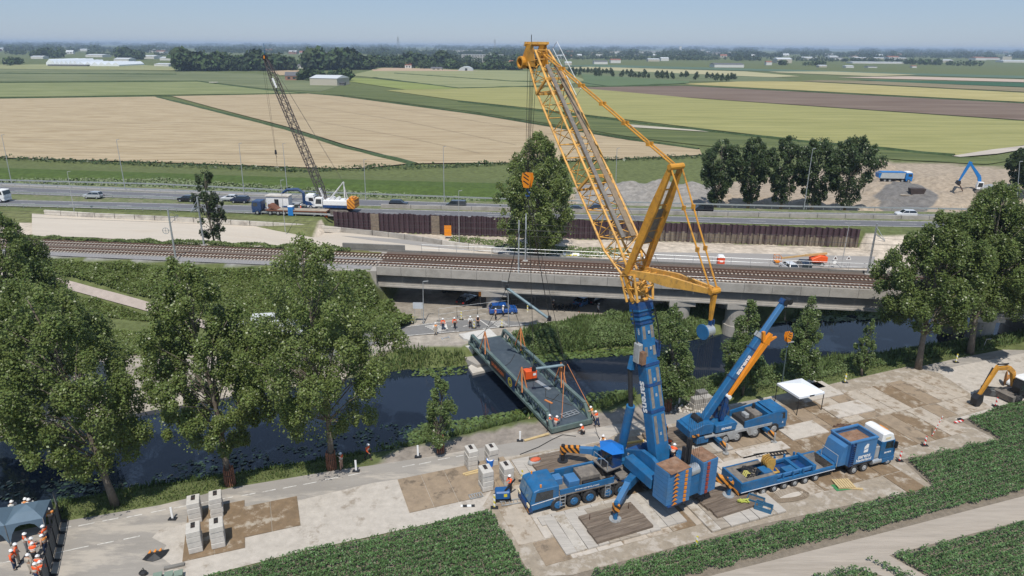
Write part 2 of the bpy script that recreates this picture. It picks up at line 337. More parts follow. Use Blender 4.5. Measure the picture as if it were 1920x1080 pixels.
# ================= POTATO FIELD SOIL + TRACK
m_soil=mat('field_soil',(.20,.165,.125),.95,var=.25,scale=2,bump=.05,bscale=6,world=True)
m_track=mat('dirt_track',(.37,.32,.265),.95,var=.12,scale=1.5,bump=.03,bscale=6,world=True,dirt=(.30,.255,.205),dscale=.5,stretch=(-R_(19),.15,1.5))
sheet('crop_soil',gp([(385,1082),(560,1037),(925,958),(1000,1068),(1060,1068),(1740,903),(1680,860),(1858,822),(1790,785),(1870,765),(2250,660),(2500,900),(2500,1400),(200,1400)],.018),m_soil)
sheet('farm_track',gp([(1130,1135),(1350,1075),(1640,1003),(1920,930),(2150,870),(2150,905),(1920,975),(1660,1043),(1590,1082),(1350,1140)],.024),m_track)
sheet('farm_path',gp([(1595,1062),(1625,1050),(1665,1040),(1745,1085),(1690,1090)],.030),m_track)
CROPS=[gp([(385,1084),(560,1037),(925,958),(1003,1086),(1010,1130),(300,1130)]),
 gp([(1075,1084),(1305,1021),(1745,914),(1692,863),(1870,824),(1805,787),(1870,766),(2050,712),(2050,890),(1920,926),(1640,998),(1350,1072),(1200,1110)]),
 gp([(1665,1042),(1920,976),(2060,935),(2060,1130),(1800,1130),(1740,1086)]),gp([(1520,1082),(1600,1062),(1660,1085),(1600,1110),(1500,1110)]),gp([(1617,1050),(1650,1053),(1720,1085),(1690,1095)])]
m_crop=mat('potato_leaves',(.080,.155,.045),.5,var=.3,scale=.7,world=True,island=.42,trans=.2,spec=.4,col2=(.11,.20,.062))
m_crop2=mat('potato_ridge',(.035,.07,.022),.9,var=.3,scale=2,bump=.12,bscale=5,world=True)
allq=[]
for poly in CROPS:
    P=[(p.x,p.y) for p in poly]; x0,x1=min(p[0] for p in P),max(p[0] for p in P); y0,y1=min(p[1] for p in P),max(p[1] for p in P)
    n=int((x1-x0)*(y1-y0)*170); X=RNG.uniform(x0,x1,n); Y=RNG.uniform(y0,y1,n)
    a=R_(19); vv=-X*math.sin(a)+Y*math.cos(a); ph=(vv/.75)%1; keep=inpoly(X,Y,P); d=sdist(X,Y,P)
    keep&=(np.abs(ph-.5)<.33+.12*RNG.random(n)+.08*vnoise(X,Y,1.2,4)); keep&=(d>.5*vnoise(X,Y,.9,5))
    X,Y,ph=X[keep],Y[keep],ph[keep]
    H_=(.30+.30*(1-np.abs(ph-.5)*2.2)+.16*(vnoise(X,Y,.8,7)-.4))*RNG.uniform(.55,1.05,len(X)); n=len(X)
    s=RNG.uniform(.055,.115,n); th=RNG.uniform(0,6.28,n); ti=RNG.uniform(-.75,.75,n); ti2=RNG.uniform(-.75,.75,n)
    ax=np.stack([np.cos(th)*np.cos(ti),np.sin(th)*np.cos(ti),np.sin(ti)],-1); bx=np.stack([-np.sin(th)*np.cos(ti2),np.cos(th)*np.cos(ti2),np.sin(ti2)],-1)
    c=np.stack([X,Y,H_],-1); q=np.stack([c-ax*s[:,None],c-bx*s[:,None]*.7,c+ax*s[:,None],c+bx*s[:,None]*.7],1); allq.append(q)
o=quads('potato_crop',np.concatenate(allq),m_crop); tag(o,'dense rows of green potato plants beside the matting','crop',kind='stuff')
print('crop quads',sum(len(q) for q in allq))
# ================= FIELDS
def fld(name,pts,c,z=-.9,c2=None,ang=-10,sx=.004,sy=.08,rough=.95,dirt=None,dl=.55,dh=.75,bump=0):
    m=mat(name+'_cover%d'%len(MATS),c,rough,var=.14,scale=1.6,world=True,col2=c2,stretch=(-R_(ang),sx,sy),det=9,spec=.1,dirt=dirt,dscale=1.5,dlo=dl,dhi=dh,mixlo=.47,mixhi=.53,bump=bump,bscale=3)
    return sheet(name,[G(x,y,z) for x,y in pts],m)
WH=(.40,.315,.20); WH2=(.465,.375,.245)
fld('wheat_field',[(-500,190),(0,185),(290,181),(400,209),(540,244),(640,277),(770,306),(700,313),(640,316),(300,304),(0,295),(-500,283)],WH,-.55,WH2,8,.03,.25,dirt=(.31,.235,.14),dl=.5,dh=.62)
fld('wheat_field',[(322,180),(590,175),(640,181),(900,216),(1180,263),(1312,280),(1316,290),(1200,296),(1000,304),(785,306),(650,272),(545,239),(410,204)],WH,-.55,WH2,-42,.02,.35,dirt=(.30,.225,.135),dl=.5,dh=.6)
tl=MB()
for q in ([(560,196),(760,228),(967,272)],[(560,222),(760,258),(900,288)],[(620,186),(860,222),(1130,268)],[(30,262),(260,266),(520,262)],[(20,228),(250,231),(430,229)],[(-20,282),(250,288),(600,290)]):
    for o_ in (0,1.8):
        Q=[G(x,y,-.53)+Vector((0,o_,0)) for x,y in q]
        for a_,c_ in zip(Q,Q[1:]): n_=(c_-a_).normalized().cross(Vector((0,0,1)))*.22; tl.add([a_-n_,c_-n_,c_+n_,a_+n_],[(0,1,2,3)])
tag(tl.build('wheat_tramlines',mat('wheat_track',(.27,.205,.125),.95,var=.2,scale=.3,world=True)),kind='structure')
fld('grass_field',[(-500,158),(0,156),(370,153),(500,168),(572,174),(290,178),(0,182),(-500,187)],(.185,.215,.09),-.7,(.24,.255,.12),3,.01,.05)
fld('pasture',[(-500,130),(0,127),(330,134),(480,138),(640,160),(600,172),(500,166),(370,151),(0,153),(-500,155)],(.13,.155,.075),-.8,(.195,.21,.11),3,.006,.03)
fld('pasture',[(-500,122),(0,121),(240,120),(320,125),(330,132),(0,129),(-500,132)],(.26,.27,.13),-.6,(.30,.30,.15),3,.004,.02)
fld('barley_field',[(722,169),(960,163),(1100,165),(1300,184),(1920,227),(2400,262),(2400,300),(1920,272),(1800,291),(1500,262),(1310,240),(1000,203),(860,188)],(.27,.265,.10),-.7,(.335,.315,.13),-18,.01,.12,dirt=(.21,.22,.085),dl=.55,dh=.68)
fld('ploughed_field',[(1075,164),(1150,160),(1275,160),(1920,194),(2400,222),(2400,258),(1920,225),(1280,182),(1180,173)],(.165,.115,.085),-.68,(.21,.16,.125),-12,.006,.05)
fld('rapeseed_field',[(1285,157),(1400,152),(1500,153),(1920,174),(2400,195),(2400,216),(1920,191),(1290,158)],(.37,.32,.13),-.66,(.43,.37,.165),-10,.01,.05)
fld('barley_field',[(655,141),(700,131),(800,131),(950,132),(1060,137),(1100,150),(1060,160),(960,162),(860,165),(700,145)],(.235,.255,.12),-.64,(.30,.30,.155),-6,.004,.04)
fld('grass_field',[(650,145),(690,147),(870,165),(840,167),(760,168),(650,152)],(.22,.25,.08),-.62,None,-8,.004,.04)
fld('stubble_field',[(697,130),(720,127),(790,128),(900,133),(700,133)],(.42,.31,.21),-.6,None,0)
fld('stubble_field',[(505,133),(560,131),(566,139),(525,141)],(.40,.30,.19),-.6,None,0)
fld('beet_field',[(1095,152),(1090,138),(1300,147),(1290,156),(1140,162),(1085,160)],(.11,.155,.075),-.62,None,-5)
fld('pasture',[(1050,130),(1180,131),(1460,146),(1500,152),(1300,153),(1090,139)],(.13,.16,.08),-.6,(.17,.19,.1),-5,.004,.03)
fld('stubble_field',[(1030,127),(1110,125),(1400,134),(1500,143),(1450,145),(1200,134)],(.40,.37,.20),-.5,(.44,.40,.24),-5,.003,.03)
fld('beet_field',[(1030,124),(1110,121),(1500,131),(1700,137),(1920,142),(2400,155),(2400,166),(1920,147),(1500,135),(1100,125)],(.10,.15,.10),-.5,None,-5)
fld('stubble_field',[(1440,134),(1560,134),(1720,140),(1640,143),(1460,136)],(.36,.33,.19),-.45,None,-5)
fld('stubble_field',[(1570,145),(1700,143),(1920,149),(2400,162),(2400,168),(1920,154)],(.47,.37,.29),-.4,None,-5)
fld('beet_field',[(1600,149),(1920,155),(2400,169),(2400,180),(1920,163),(1660,153)],(.045,.105,.055),-.5,None,-5)
fld('stubble_field',[(1540,150),(1640,152),(1920,164),(2400,181),(2400,190),(1920,172),(1600,156),(1500,152)],(.22,.19,.11),-.5,(.27,.22,.13),-5,.004,.03)
fld('ditch_bank',[(600,176),(640,160),(722,171),(860,190),(1000,205),(1310,243),(1500,265),(1800,293),(1900,300),(1850,308),(1700,300),(1500,285),(1310,272),(1180,256),(900,211),(640,178)],(.085,.11,.042),-.72,(.13,.15,.06),-20,.01,.09,dirt=(.17,.19,.07),dl=.5,dh=.7)
m_dk=mat('ditch_weeds',(.045,.075,.025),.95,var=.4,scale=.5,world=True)
def ditch(pts,w=1.4,z=-.35,h=.5,name='ditch_weeds',m=None):
    b=MB(); P=[G(x,y,z) for x,y in pts]
    out=[]
    for i in range(len(P)-1):
        L=(P[i+1]-P[i]).length; k=max(2,int(L/12))
        for j in range(k): out.append(P[i].lerp(P[i+1],j/k))
    out.append(P[-1]); vs=[];fs=[]
    for i,p in enumerate(out):
        d=(out[min(i+1,len(out)-1)]-out[max(0,i-1)]).normalized(); n=Vector((-d.y,d.x,0)); ww=w*random.uniform(.7,1.3); hh=h*random.uniform(.6,1.5)
        vs+=[p-n*ww/2-Vector((0,0,.4)),p-n*ww/5+Vector((0,0,hh)),p+n*ww/5+Vector((0,0,hh*random.uniform(.7,1))),p+n*ww/2-Vector((0,0,.4))]
    for i in range(len(out)-1):
        for j in range(3): fs.append((i*4+j,i*4+j+1,i*4+5+j,i*4+4+j))
    b.add(vs,fs); o=b.build(name,m or m_dk); tag(o,kind='stuff'); o['label']='narrow strip of weeds along a field edge'; o['category']='weeds'; return o
for pts,w in (([(296,182),(400,207),(540,242),(645,275),(778,307)],3.4),([(0,184),(290,180),(575,175)],2.5),([(0,154),(370,152),(500,168),(640,180)],3),([(860,190),(1000,206),(1310,243),(1500,264),(1790,291)],2.2),
   ([(640,180),(900,214),(1180,260),(1310,279)],1.6),([(1085,163),(1280,160),(1920,193)],2.5),([(700,145),(860,165),(1060,160)],3),([(740,137),(960,152),(1060,155)],3),([(0,137),(330,139)],2.5),([(1075,152),(1140,162),(1290,156)],3)): ditch(pts,w)
fld('gravel_track',[(1785,292),(1860,280),(1960,268),(1960,273),(1870,288),(1800,294)],(.45,.40,.34),-.5)
fld('gravel_track',[(1180,233),(1300,243),(1330,247),(1180,238)],(.42,.38,.30),-.45)
# ================= HAZE
hz=MB(); hz.b2(-14000,14000,-120,14000,-6,62); ho=hz.build('haze',None) if False else None
hm=bpy.data.materials.new('haze'); hm.use_nodes=True; nt=hm.node_tree; nt.nodes.remove(nt.nodes['Principled BSDF']); pv=nt.nodes.new('ShaderNodeVolumePrincipled'); pv.inputs['Color'].default_value=(.62,.78,1,1); pv.inputs['Density'].default_value=.000105; pv.inputs['Anisotropy'].default_value=.0
nt.links.new(pv.outputs[0],nt.nodes['Material Output'].inputs['Volume'])
ho=hz.build('haze',hm); tag(ho,'thin blue summer haze over the whole landscape','haze',kind='stuff')
def GZ(x,y,off=0):
    z=0.0
    for _ in range(14):
        p=G(x,y,z); z=.5*z+.5*float(hgt(np.array([p.x]),np.array([p.y]))[0])
    p=G(x,y,z); return Vector((p.x,p.y,z+off))
# ---- materials
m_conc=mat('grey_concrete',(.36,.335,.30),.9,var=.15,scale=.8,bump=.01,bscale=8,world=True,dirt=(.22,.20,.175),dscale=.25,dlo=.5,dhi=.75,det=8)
m_concd=mat('weathered_shaded_concrete',(.20,.19,.175),.9,var=.2,scale=.6,world=True,dirt=(.12,.11,.10),dscale=.3)
m_steelg=mat('galvanised_steel',(.52,.54,.55),.45,.6,var=.1,scale=3)
m_dark=mat('black_rubber',(.022,.022,.023),.75,var=.3,scale=6,dirt=(.07,.06,.05),dscale=2)
m_black=mat('black_parts',(.018,.018,.02),.5,var=.3,scale=3)
m_rust=mat('rusty_rail',(.105,.055,.035),.8,var=.3,scale=2,world=True)
m_gravel=mat('track_ballast',(.135,.105,.085),.95,var=.35,scale=6,bump=.05,bscale=14,world=True)
m_gravel2=mat('clean_ballast',(.26,.25,.245),.95,var=.35,scale=5,bump=.06,bscale=9,world=True)
m_sleeper=mat('concrete_sleeper',(.50,.44,.37),.9,var=.15,scale=2,world=True)
m_hw=mat('motorway_asphalt',(.135,.135,.145),.85,var=.08,scale=.5,world=True,stretch=(R_(4),.05,1.2))
m_hw2=mat('pale_asphalt',(.30,.28,.26),.85,var=.1,scale=.5,world=True,stretch=(R_(4),.05,1.2))
m_white=mat('white_paint',(.78,.78,.77),.45,var=.05,scale=2)
m_gl=mat('vehicle_glass',(.02,.028,.035),.08,var=.1,spec=.8)
# ---- railway viaduct
XA=-21.5
def rly(x,o=0): return float(rl(np.array(float(x))))+o
def seg(mb,x0,x1,o0,o1,z0,z1,step=20):
    x=x0
    while x<x1-.01:
        xe=min(x+step,x1); a,b=rly(x),rly(xe)
        vs=[(x,a+o0,z0),(xe,b+o0,z0),(xe,b+o1,z0),(x,a+o1,z0),(x,a+o0,z1),(xe,b+o0,z1),(xe,b+o1,z1),(x,a+o1,z1)]
        mb.add(vs,[(0,3,2,1),(4,5,6,7),(0,1,5,4),(1,2,6,5),(2,3,7,6),(3,0,4,7)]); x=xe
via=thing('railway_viaduct','long grey concrete railway viaduct crossing the road and the canal on round piers','viaduct',(20,100,0),world=True)
XB=190
b=MB(); seg(b,XA,XB,.55,RW-.55,5.55,6.15); seg(b,XA,XB,.5,RW-.5,3.75,4.05); b.build('deck',m_conc,via)
b=MB(); seg(b,XA,XB,.75,1.5,4.05,5.55); seg(b,XA,XB,4.6,5.6,4.05,5.55); seg(b,XA,XB,RW-1.5,RW-.75,4.05,5.55); b.build('girder',m_concd,via)  # darker concrete: the shade of the recessed band is put into the girder colour
b=MB(); x=XA
while x<XB: seg(b,x,x+3.96,-.02,.3,5.6,6.95); x+=4.0
b.build('parapet',m_conc,via)
b=MB(); x=XA
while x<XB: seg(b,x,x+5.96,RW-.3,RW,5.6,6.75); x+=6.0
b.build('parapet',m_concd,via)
b=MB(); seg(b,XA,XB,.2,.7,3.55,3.78); b.build('edge_beam',m_conc,via)
b=MB(); seg(b,XA-9,XA+.0,-.35,RW+.3,-1,6.3); b.build('abutment',m_conc,via)
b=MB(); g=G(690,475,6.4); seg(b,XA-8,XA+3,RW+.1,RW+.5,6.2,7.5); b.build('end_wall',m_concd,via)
for (px,rad) in ((925,1.3),(1277,1.6),(1380,1.6),(1800,1.6),(1905,1.7)):
    X=G(px,560,3.6).x
    for o in (2.0,8.0):
        b=MB(); Y=rly(X,o); b.cyl((X,Y,-3),(X,Y,2.75),rad,n=24); b.cyl((X,Y,-3),(X,Y,-.1),rad+.25,n=24); p=b.build('pier',m_conc,via,smooth=False)
    b=MB(); b.box((X,rly(X,RW/2),3.2),(4.0,RW-.6,.9)); b.build('pier_cap',m_conc,via)
b=MB(); seg(b,XA,XB,.3,RW-.3,6.15,6.42); bl=b.build('ballast',m_gravel,via)
# railings
b=MB(); x=XA
while x<XB:
    b.cyl((x,rly(x,.1),6.95),(x,rly(x,.1),7.75),.02,n=5); xe=min(x+2,XB)
    for z in (7.35,7.75): b.cyl((x,rly(x,.1),z),(xe,rly(xe,.1),z),.02,n=5,caps=False)
    x+=2
b.build('railing',m_steelg,via)
b=MB(); x=XA+6
while x<XB:
    b.cyl((x,rly(x,RW-.1),6.7),(x,rly(x,RW-.1),7.9),.035,n=5); xe=min(x+3,XB)
    for z in (7.3,7.9): b.cyl((x,rly(x,RW-.1),z),(xe,rly(xe,RW-.1),z),.03,n=5,caps=False)
    x+=3
b.build('railing',m_steelg,via)
# ballast on the embankment + tracks
sheet('ballast_bed',[(x,rly(x,o),RZ+.04) for x,o in((-190,.1),(-150,.1),(-100,.1),(-60,.1),(-30.4,.1),(-30.4,2.3),(-60,2.3),(-100,2.3),(-150,2.3),(-190,2.3))],m_gravel2)
sheet('ballast_bed',[(x,rly(x,o),RZ+.045) for x,o in((-190,2.3),(-150,2.3),(-100,2.3),(-60,2.3),(-30.4,2.3),(-30.4,9.2),(-60,9.2),(-100,9.2),(-150,9.2),(-190,9.2))],m_gravel)
for k,(o,lab) in enumerate(((3.3,'railway track nearer to the canal running over the viaduct'),(7.2,'railway track farther from the canal running over the viaduct'))):
    t=thing('railway_track',lab,'railway track',(0,rly(0,o),RZ),group='railway tracks',world=True)
    for d in (-.72,.72):
        b=MB(); x=-185
        while x<185: b.beam((x,rly(x,o+d),RZ+.26),(x+5,rly(x+5,o+d),RZ+.26),.12,.17); x+=5
        b.build('rail',m_rust,t)
    b=MB()
    for i in range(620):
        x=-185+i*.6
        a=math.atan2(rly(x+1)-rly(x),1); b.box((x,rly(x,o),RZ+.12),(.26,2.5,.14),rz=a)
        if x>185: break
    s_=b.build('sleepers',mat('sleeper_mix',(.46,.40,.33),.9,var=.2,scale=2,world=True),t)
    s_['kind']='stuff'
# guard rails over the viaduct
b=MB()
for o in (3.3-.35,3.3+.35,7.2-.35,7.2+.35,5.25):
    x=XA
    while x<XB: b.beam((x,rly(x,o),RZ+.25),(x+6,rly(x+6,o),RZ+.25),.1,.14); x+=6
b.build('check_rail',m_rust,via)
b=MB()
for o in (.9,1.35): 
    x=XA
    while x<XB: b.beam((x,rly(x,o),RZ+.1),(x+6,rly(x+6,o),RZ+.1),.18,.12); x+=6
b.build('cable_duct',m_conc,via)
# catenary masts
def cmast(px,py,h,lab,arm=1,o=0):
    z=RZ; g=G(px,py,z); t=thing('catenary_mast',lab,'mast',(g.x,g.y,z),group='steel masts along the railway')
    b=MB(); b.box((0,0,h/2),(.24,.24,h),taper=(.8,.8)); b.build('pole',m_steelg,t)
    b=MB(); b.cyl((0,0,-.3),(0,0,.35),.55,.45,n=10); b.build('base',m_conc,t)
    b=MB(); b.beam((0,0,h-1.6),(0,arm*3.0,h-1.9),.07); b.beam((0,0,h-.5),(0,arm*2.9,h-1.8),.05); b.beam((0,0,h-2.5),(0,arm*3.0,h-2.0),.05); b.build('bracket_arm',m_steelg,t)
    return t
cmast(330,487,8.6,'left catenary mast with tensioning wheel in front of the tracks, on a round concrete foot',1)
cmast(383,462,8.8,'left catenary mast standing behind the tracks beside the thin tree',-1)
cmast(972,517,8.8,'catenary mast at the near parapet of the viaduct above the lifting beam',1)
cmast(985,492,8.2,'catenary mast on the far side of the viaduct in front of the big poplar',-1)
cmast(1626,517,8.4,'catenary mast on the far side of the viaduct beside the right-hand poplars',-1)
g=G(330,487,RZ); t=thing('tension_wheel','round tensioning wheel with weights on the left catenary mast','wheel',(g.x-.9,g.y,RZ+4.9)); b=MB()
for i in range(16):
    a=i*math.pi/8; a2=a+math.pi/8; b.beam((.5*math.cos(a),0,.5*math.sin(a)),(.5*math.cos(a2),0,.5*math.sin(a2)),.07)
b.beam((-.5,0,0),(.5,0,0),.05); b.beam((0,0,-.5),(0,0,.5),.05); b.build('wheel_rim',m_steelg,t); b=MB(); b.beam((.3,0,0),(.9,0,.2),.06); b.build('bracket',m_steelg,t)
for o,z,lab in ((3.3,5.6,'thin contact wire over the nearer railway track'),(7.2,5.6,'thin contact wire over the farther railway track')):
    b=MB(); xs=[-185+5*i for i in range(75)]
    b.tube([(x,rly(x,o),RZ+z) for x in xs],.018,4); b.tube([(x,rly(x,o),RZ+z+.5+1.0*abs(((x/50)%1)-.5)) for x in xs],.018,4)
    w=b.build('overhead_wire',m_black); tag(w,lab,'wire','overhead wires of the railway')
# ---- motorway
def hp(l,z=HZ+.03): return [G(x,y,z) for x,y in l]
FG=[(-200,339),(-50,342),(300,351),(620,367),(1000,381),(1480,393),(1900,400),(2200,404)]
A1T=[(-200,343),(-50,347),(300,361.5),(620,372),(1000,385),(1480,397.5),(1900,404),(2200,408)]
A1B=[(-200,357),(-50,361),(300,373),(620,384),(1000,394),(1480,405),(1900,412),(2200,416)]
A2T=[(-200,370),(-50,373),(300,381),(620,389),(1000,399.5),(1480,410.5),(1900,418),(2200,422)]
A2B=[(-200,381),(-50,384.5),(300,393.5),(620,405.5),(1000,408),(1480,421.5),(1900,429),(2200,433)]
sheet('motorway_verge',hp(FG,HZ+.012)+hp(A2B[::-1],HZ+.012),mat('median_grass',(.13,.15,.06),.95,var=.3,scale=1,world=True,dirt=(.26,.22,.16),dscale=.6))
sheet('motorway',hp(A1T)+hp(A1B[::-1]),m_hw); sheet('motorway',hp(A2T)+hp(A2B[::-1]),m_hw)
sheet('motorway_shoulder',[p+Vector((0,0,.0)) for p in hp([(-50,343.5),(300,354),(620,368.5)],HZ+.02)]+hp([(620,371.5),(300,360.8),(-50,346.4)],HZ+.02),m_hw2)
b=MB()
def pline(P,w,z=HZ+.045,dashed=None):
    Q=[G(x,y,z) for x,y in P]
    for i in range(len(Q)-1):
        L=(Q[i+1]-Q[i]).length; d=(Q[i+1]-Q[i])/L; n=Vector((-d.y,d.x,0)); s=0
        while s<L:
            e=L if not dashed else min(L,s+dashed[0]); a=Q[i]+d*s; c=Q[i]+d*e; b.add([a-n*w/2,c-n*w/2,c+n*w/2,a+n*w/2],[(0,1,2,3)]); s=L if not dashed else s+dashed[0]+dashed[1]
def mid(a,b_,t): return [(p[0],p[1]*(1-t)+q[1]*t) for p,q in zip(a,b_)]
for A,B_ in ((A1T,A1B),(A2T,A2B)):
    pline(mid(A,B_,.07),.22); pline(mid(A,B_,.93),.22); pline(mid(A,B_,.5),.16,dashed=(3.5,8.5))
tag(b.build('motorway_markings',m_line),kind='structure')
def guard(P,lab,z=HZ,name='guard_rail',h=.75,step=4,m=None):
    Q=[G(x,y,z) for x,y in P]; t=thing(name,lab,'guard rail',Q[len(Q)//2],group='guard rails along the motorway',world=True)
    b=MB(); pb=MB()
    for i in range(len(Q)-1):
        b.beam(Q[i]+Vector((0,0,h-.1)),Q[i+1]+Vector((0,0,h-.1)),.12,.34); L=(Q[i+1]-Q[i]).length; k=int(L/step)
        for j in range(k): p=Q[i].lerp(Q[i+1],j/k); pb.box(p+Vector((0,.1,h/2-.1)),(.1,.1,h))
    b.build('rail',m_steelg,t); q=pb.build('posts',m_steelg,t); q['kind']='stuff'; return t
guard([(x,y-1.5) for x,y in FG],'guard rail along the far edge of the motorway beside the grass slope')
guard([(x,y-1.0) for x,y in A1T[1:4]],'guard rail between the far carriageway and the pale slip lane at the left')
guard([(x,y+1.2) for x,y in A1B[:4]],'guard rail along the grassy median, left part of the motorway')
guard([(x,y+1.8) for x,y in A2B[:4]],'guard rail along the near edge of the motorway left of the sheet piling')
b=MB(); P=[G(x,y,HZ) for x,y in ((715,390),(1000,397),(1250,402.5),(1480,407.5),(1900,415))]
bt=thing('concrete_barrier','low pale concrete barrier along the motorway median right of the crawler crane','barrier',P[2],world=True)
for i in range(len(P)-1):
    L=(P[i+1]-P[i]).length; k=int(L/6); 
    for j in range(k): a=P[i].lerp(P[i+1],j/k); c=P[i].lerp(P[i+1],(j+.985)/k); b.beam(a+Vector((0,0,.45)),c+Vector((0,0,.45)),.5,.9,w2=.5)
b.build('barrier_wall',m_conc,bt)
# sheet piling
m_pile=mat('sheet_pile_steel',(.060,.034,.042),.75,.1,var=.25,scale=.4,world=True,dirt=(.16,.12,.095),dscale=.25,dlo=.62,dhi=.78,stretch=(0,2.5,1,.25))
m_piled=mat('muddy_sheet_pile',(.20,.165,.125),.9,var=.3,scale=.6,world=True,stretch=(0,3,1,.3),dirt=(.07,.045,.045),dscale=.5,dlo=.45,dhi=.6)
WT=[(640,396.7),(927,406.5),(1280,417.5),(1597,428)]
def wz(x): 
    zs=[onY(a,b_,w.y).z for (a,b_),w in zip(WT,WALL)]; return float(np.interp(x,[w.x for w in WALL],zs))
0 and print('WALL',[(round(w.x,1),round(w.y,1),round(wz(w.x),2)) for w in WALL],hgt(np.array([-30.,-30,0,0]),np.array([145.,150,140,148])))
def wy(x): return float(np.interp(x,[w.x for w in WALL],[w.y for w in WALL]))
wt=thing('sheet_pile_wall','long dark purple-brown steel sheet pile wall holding up the motorway','retaining wall',(WALL[1].x,WALL[1].y,-.5),world=True)
x=WALL[0].x-1.5; b=MB(); c=MB(); xe=WALL[3].x; k=0
while x<xe:
    z=wz(x)+random.uniform(-.12,.12); pts=[(x,0),(x+.35,0),(x+.5,-.45),(x+1.0,-.45),(x+1.15,0)]
    for i in range(4):
        (xa,oa),(xb,ob)=pts[i],pts[i+1]; ya,yb=wy(xa)+oa-.1,wy(xb)+ob-.1
        zl=2.6 if x>20 else -9; zl+=random.uniform(-.3,.3)
        q=[(xa,ya,-1),(xb,yb,-1),(xb,yb,z),(xa,ya,z),(xa,ya+.12,-1),(xb,yb+.12,-1),(xb,yb+.12,z),(xa,ya+.12,z)]
        b.mi=0; b.add(q,[(0,1,2,3),(7,6,5,4),(3,2,6,7)])
        if x>18: 
            c.add([(xa,ya-.012,-1),(xb,yb-.012,-1),(xb,yb-.012,zl),(xa,ya-.012,zl)],[(0,1,2,3)])
    x+=1.15; k+=1
b.build('sheet_piles',m_pile,wt); c.build('mud_stain',m_piled,wt)
for px in (715,825):
    X=G(px,425,0).x; b=MB(); b.b2(X-.9,X+.9,wy(X)-.75,wy(X)-.5,.3 if px>800 else -.5,wz(X)-.1); b.build('timber_panel',mat('old_timber',(.20,.16,.12),.9,var=.3,scale=3),wt)
sheet('motorway_kerb',[Vector((X,wy(X)+o,HZ+.06)) for o in (.3,1.6) for X in ([-40,0,40,72] if o<1 else [72,40,0,-40])],m_conc)
# sandy carriageway under construction between railway and motorway
def gz(l,o): return [GZ(x,y,o) for x,y in l]
m_sandr=mat('sand_road',(.50,.44,.365),.95,var=.07,scale=.6,bump=.01,world=True,dirt=(.40,.33,.25),dscale=.3,dlo=.55,dhi=.8,stretch=(R_(5),.15,1.2),det=7)
b=MB()
top=gz([(60,401),(180,408),(330,415),(470,424),(620,434),(740,447),(830,462),(920,476),(985,489)],.1); bot=gz([(60,443),(180,446),(330,458),(470,468),(600,476),(690,478),(760,482),(850,487),(930,489)],.1)
vs=[];n=len(top)
for a,c in zip(top,bot): vs+=[a,a.lerp(c,.5),c]
b.add(vs,[(i*3+j,i*3+j+1,i*3+4+j,i*3+3+j) for i in range(n-1) for j in (0,1)]); tag(b.build('sand_carriageway',m_sandr),kind='structure')
m_cb=mat('pale_concrete',(.55,.51,.45),.9,var=.12,scale=1.2,world=True,dirt=(.30,.27,.24),dscale=.4)
t=thing('low_concrete_wall','low pale concrete wall of short blocks along the far edge of the sandy carriageway','wall',GZ(470,424),world=True)
for k,(P,mm_) in enumerate((([(85,403),(180,409),(330,416),(470,424),(600,432),(640,436)],m_cb),([(640,436),(700,442),(760,449),(830,460)],m_conc),([(830,460),(880,468),(925,475)],m_cb))):
    b=MB(); Q=gz(P,0)
    for i in range(len(Q)-1):
        L=(Q[i+1]-Q[i]).length; kk=max(1,int(L/4))
        for j in range(kk):
            a=Q[i].lerp(Q[i+1],j/kk); c=Q[i].lerp(Q[i+1],(j+.97)/kk); b.beam(a+Vector((0,0,.5)),c+Vector((0,0,.5)),.4,1.3)
    b.build('wall_section',mm_,t)
sheet('sand_haul_road',gz([(1180,484),(1300,502),(1640,504),(1640,482),(1400,476),(1230,474)],.12),m_hw2)
sheet('construction_road',gz([(640,443),(760,450),(850,458),(960,463),(1060,478),(1180,497),(1100,497),(1000,484),(900,472),(830,466),(700,452)],.13),m_hw2)
# far bank road with crossing
RD=[(700,640),(752,628),(830,617),(880,605),(930,600),(1000,592),(1060,588),(1105,586)]; RDb=[(700,640),(755,629),(860,622),(905,616),(1000,607),(1040,602),(1100,600),(1180,598)]
sheet('far_road',[G(x,y,.05) for x,y in [(560,650),(700,620),(760,612),(850,600),(900,597),(980,589),(1100,585),(1200,580),(1300,577),(1300,592),(1150,600),(1090,603),(1000,609),(905,617),(860,622),(752,631),(640,662),(560,690)]],mat('grey_asphalt',(.19,.185,.18),.9,var=.1,scale=1,world=True,dirt=(.30,.27,.23),dscale=.25,dlo=.55,dhi=.75))
b=MB()
def wl(p,q,w=.18,z=.065):
    a=G(*p,z); c=G(*q,z); d=(c-a).normalized(); n=Vector((-d.y,d.x,0)); b.add([a-n*w/2,c-n*w/2,c+n*w/2,a+n*w/2],[(0,1,2,3)])
wl((750,614),(850,601));wl((850,601),(905,597));wl((905,597),(1000,590)); wl((752,630),(860,621)); wl((905,616),(1000,607)); wl((1000,607),(1040,603)); wl((900,600),(917,612)); wl((833,603),(838,619),.4)
for i in range(6): wl((797+i*4,612+i*1.9),(820+i*4,608.5+i*1.9),.3)
for i in range(5): wl((920+i*3,603+i*2.4),(944+i*3,601.5+i*2.4),.25)
for x in (846,868,880): wl((x,612),(x+8,610.5),.2)
tag(b.build('far_road_markings',m_line),kind='structure')
PT=[(-40,496),(20,507),(60,513),(100,521),(140,531),(180,542),(220,552),(260,563),(300,575),(330,586),(380,602),(440,622)]; PB_=[(-40,512),(20,524),(60,531),(100,538),(140,548),(180,559),(220,570),(260,581),(300,593),(330,602),(380,617),(440,636)]
PTW=[GZ(x,y,.22) for x,y in PT]; PBW=[GZ(x,y,.22) for x,y in PB_]; PATHP=[(q.x,q.y) for q in PTW]+[(q.x,q.y) for q in PBW[::-1]]
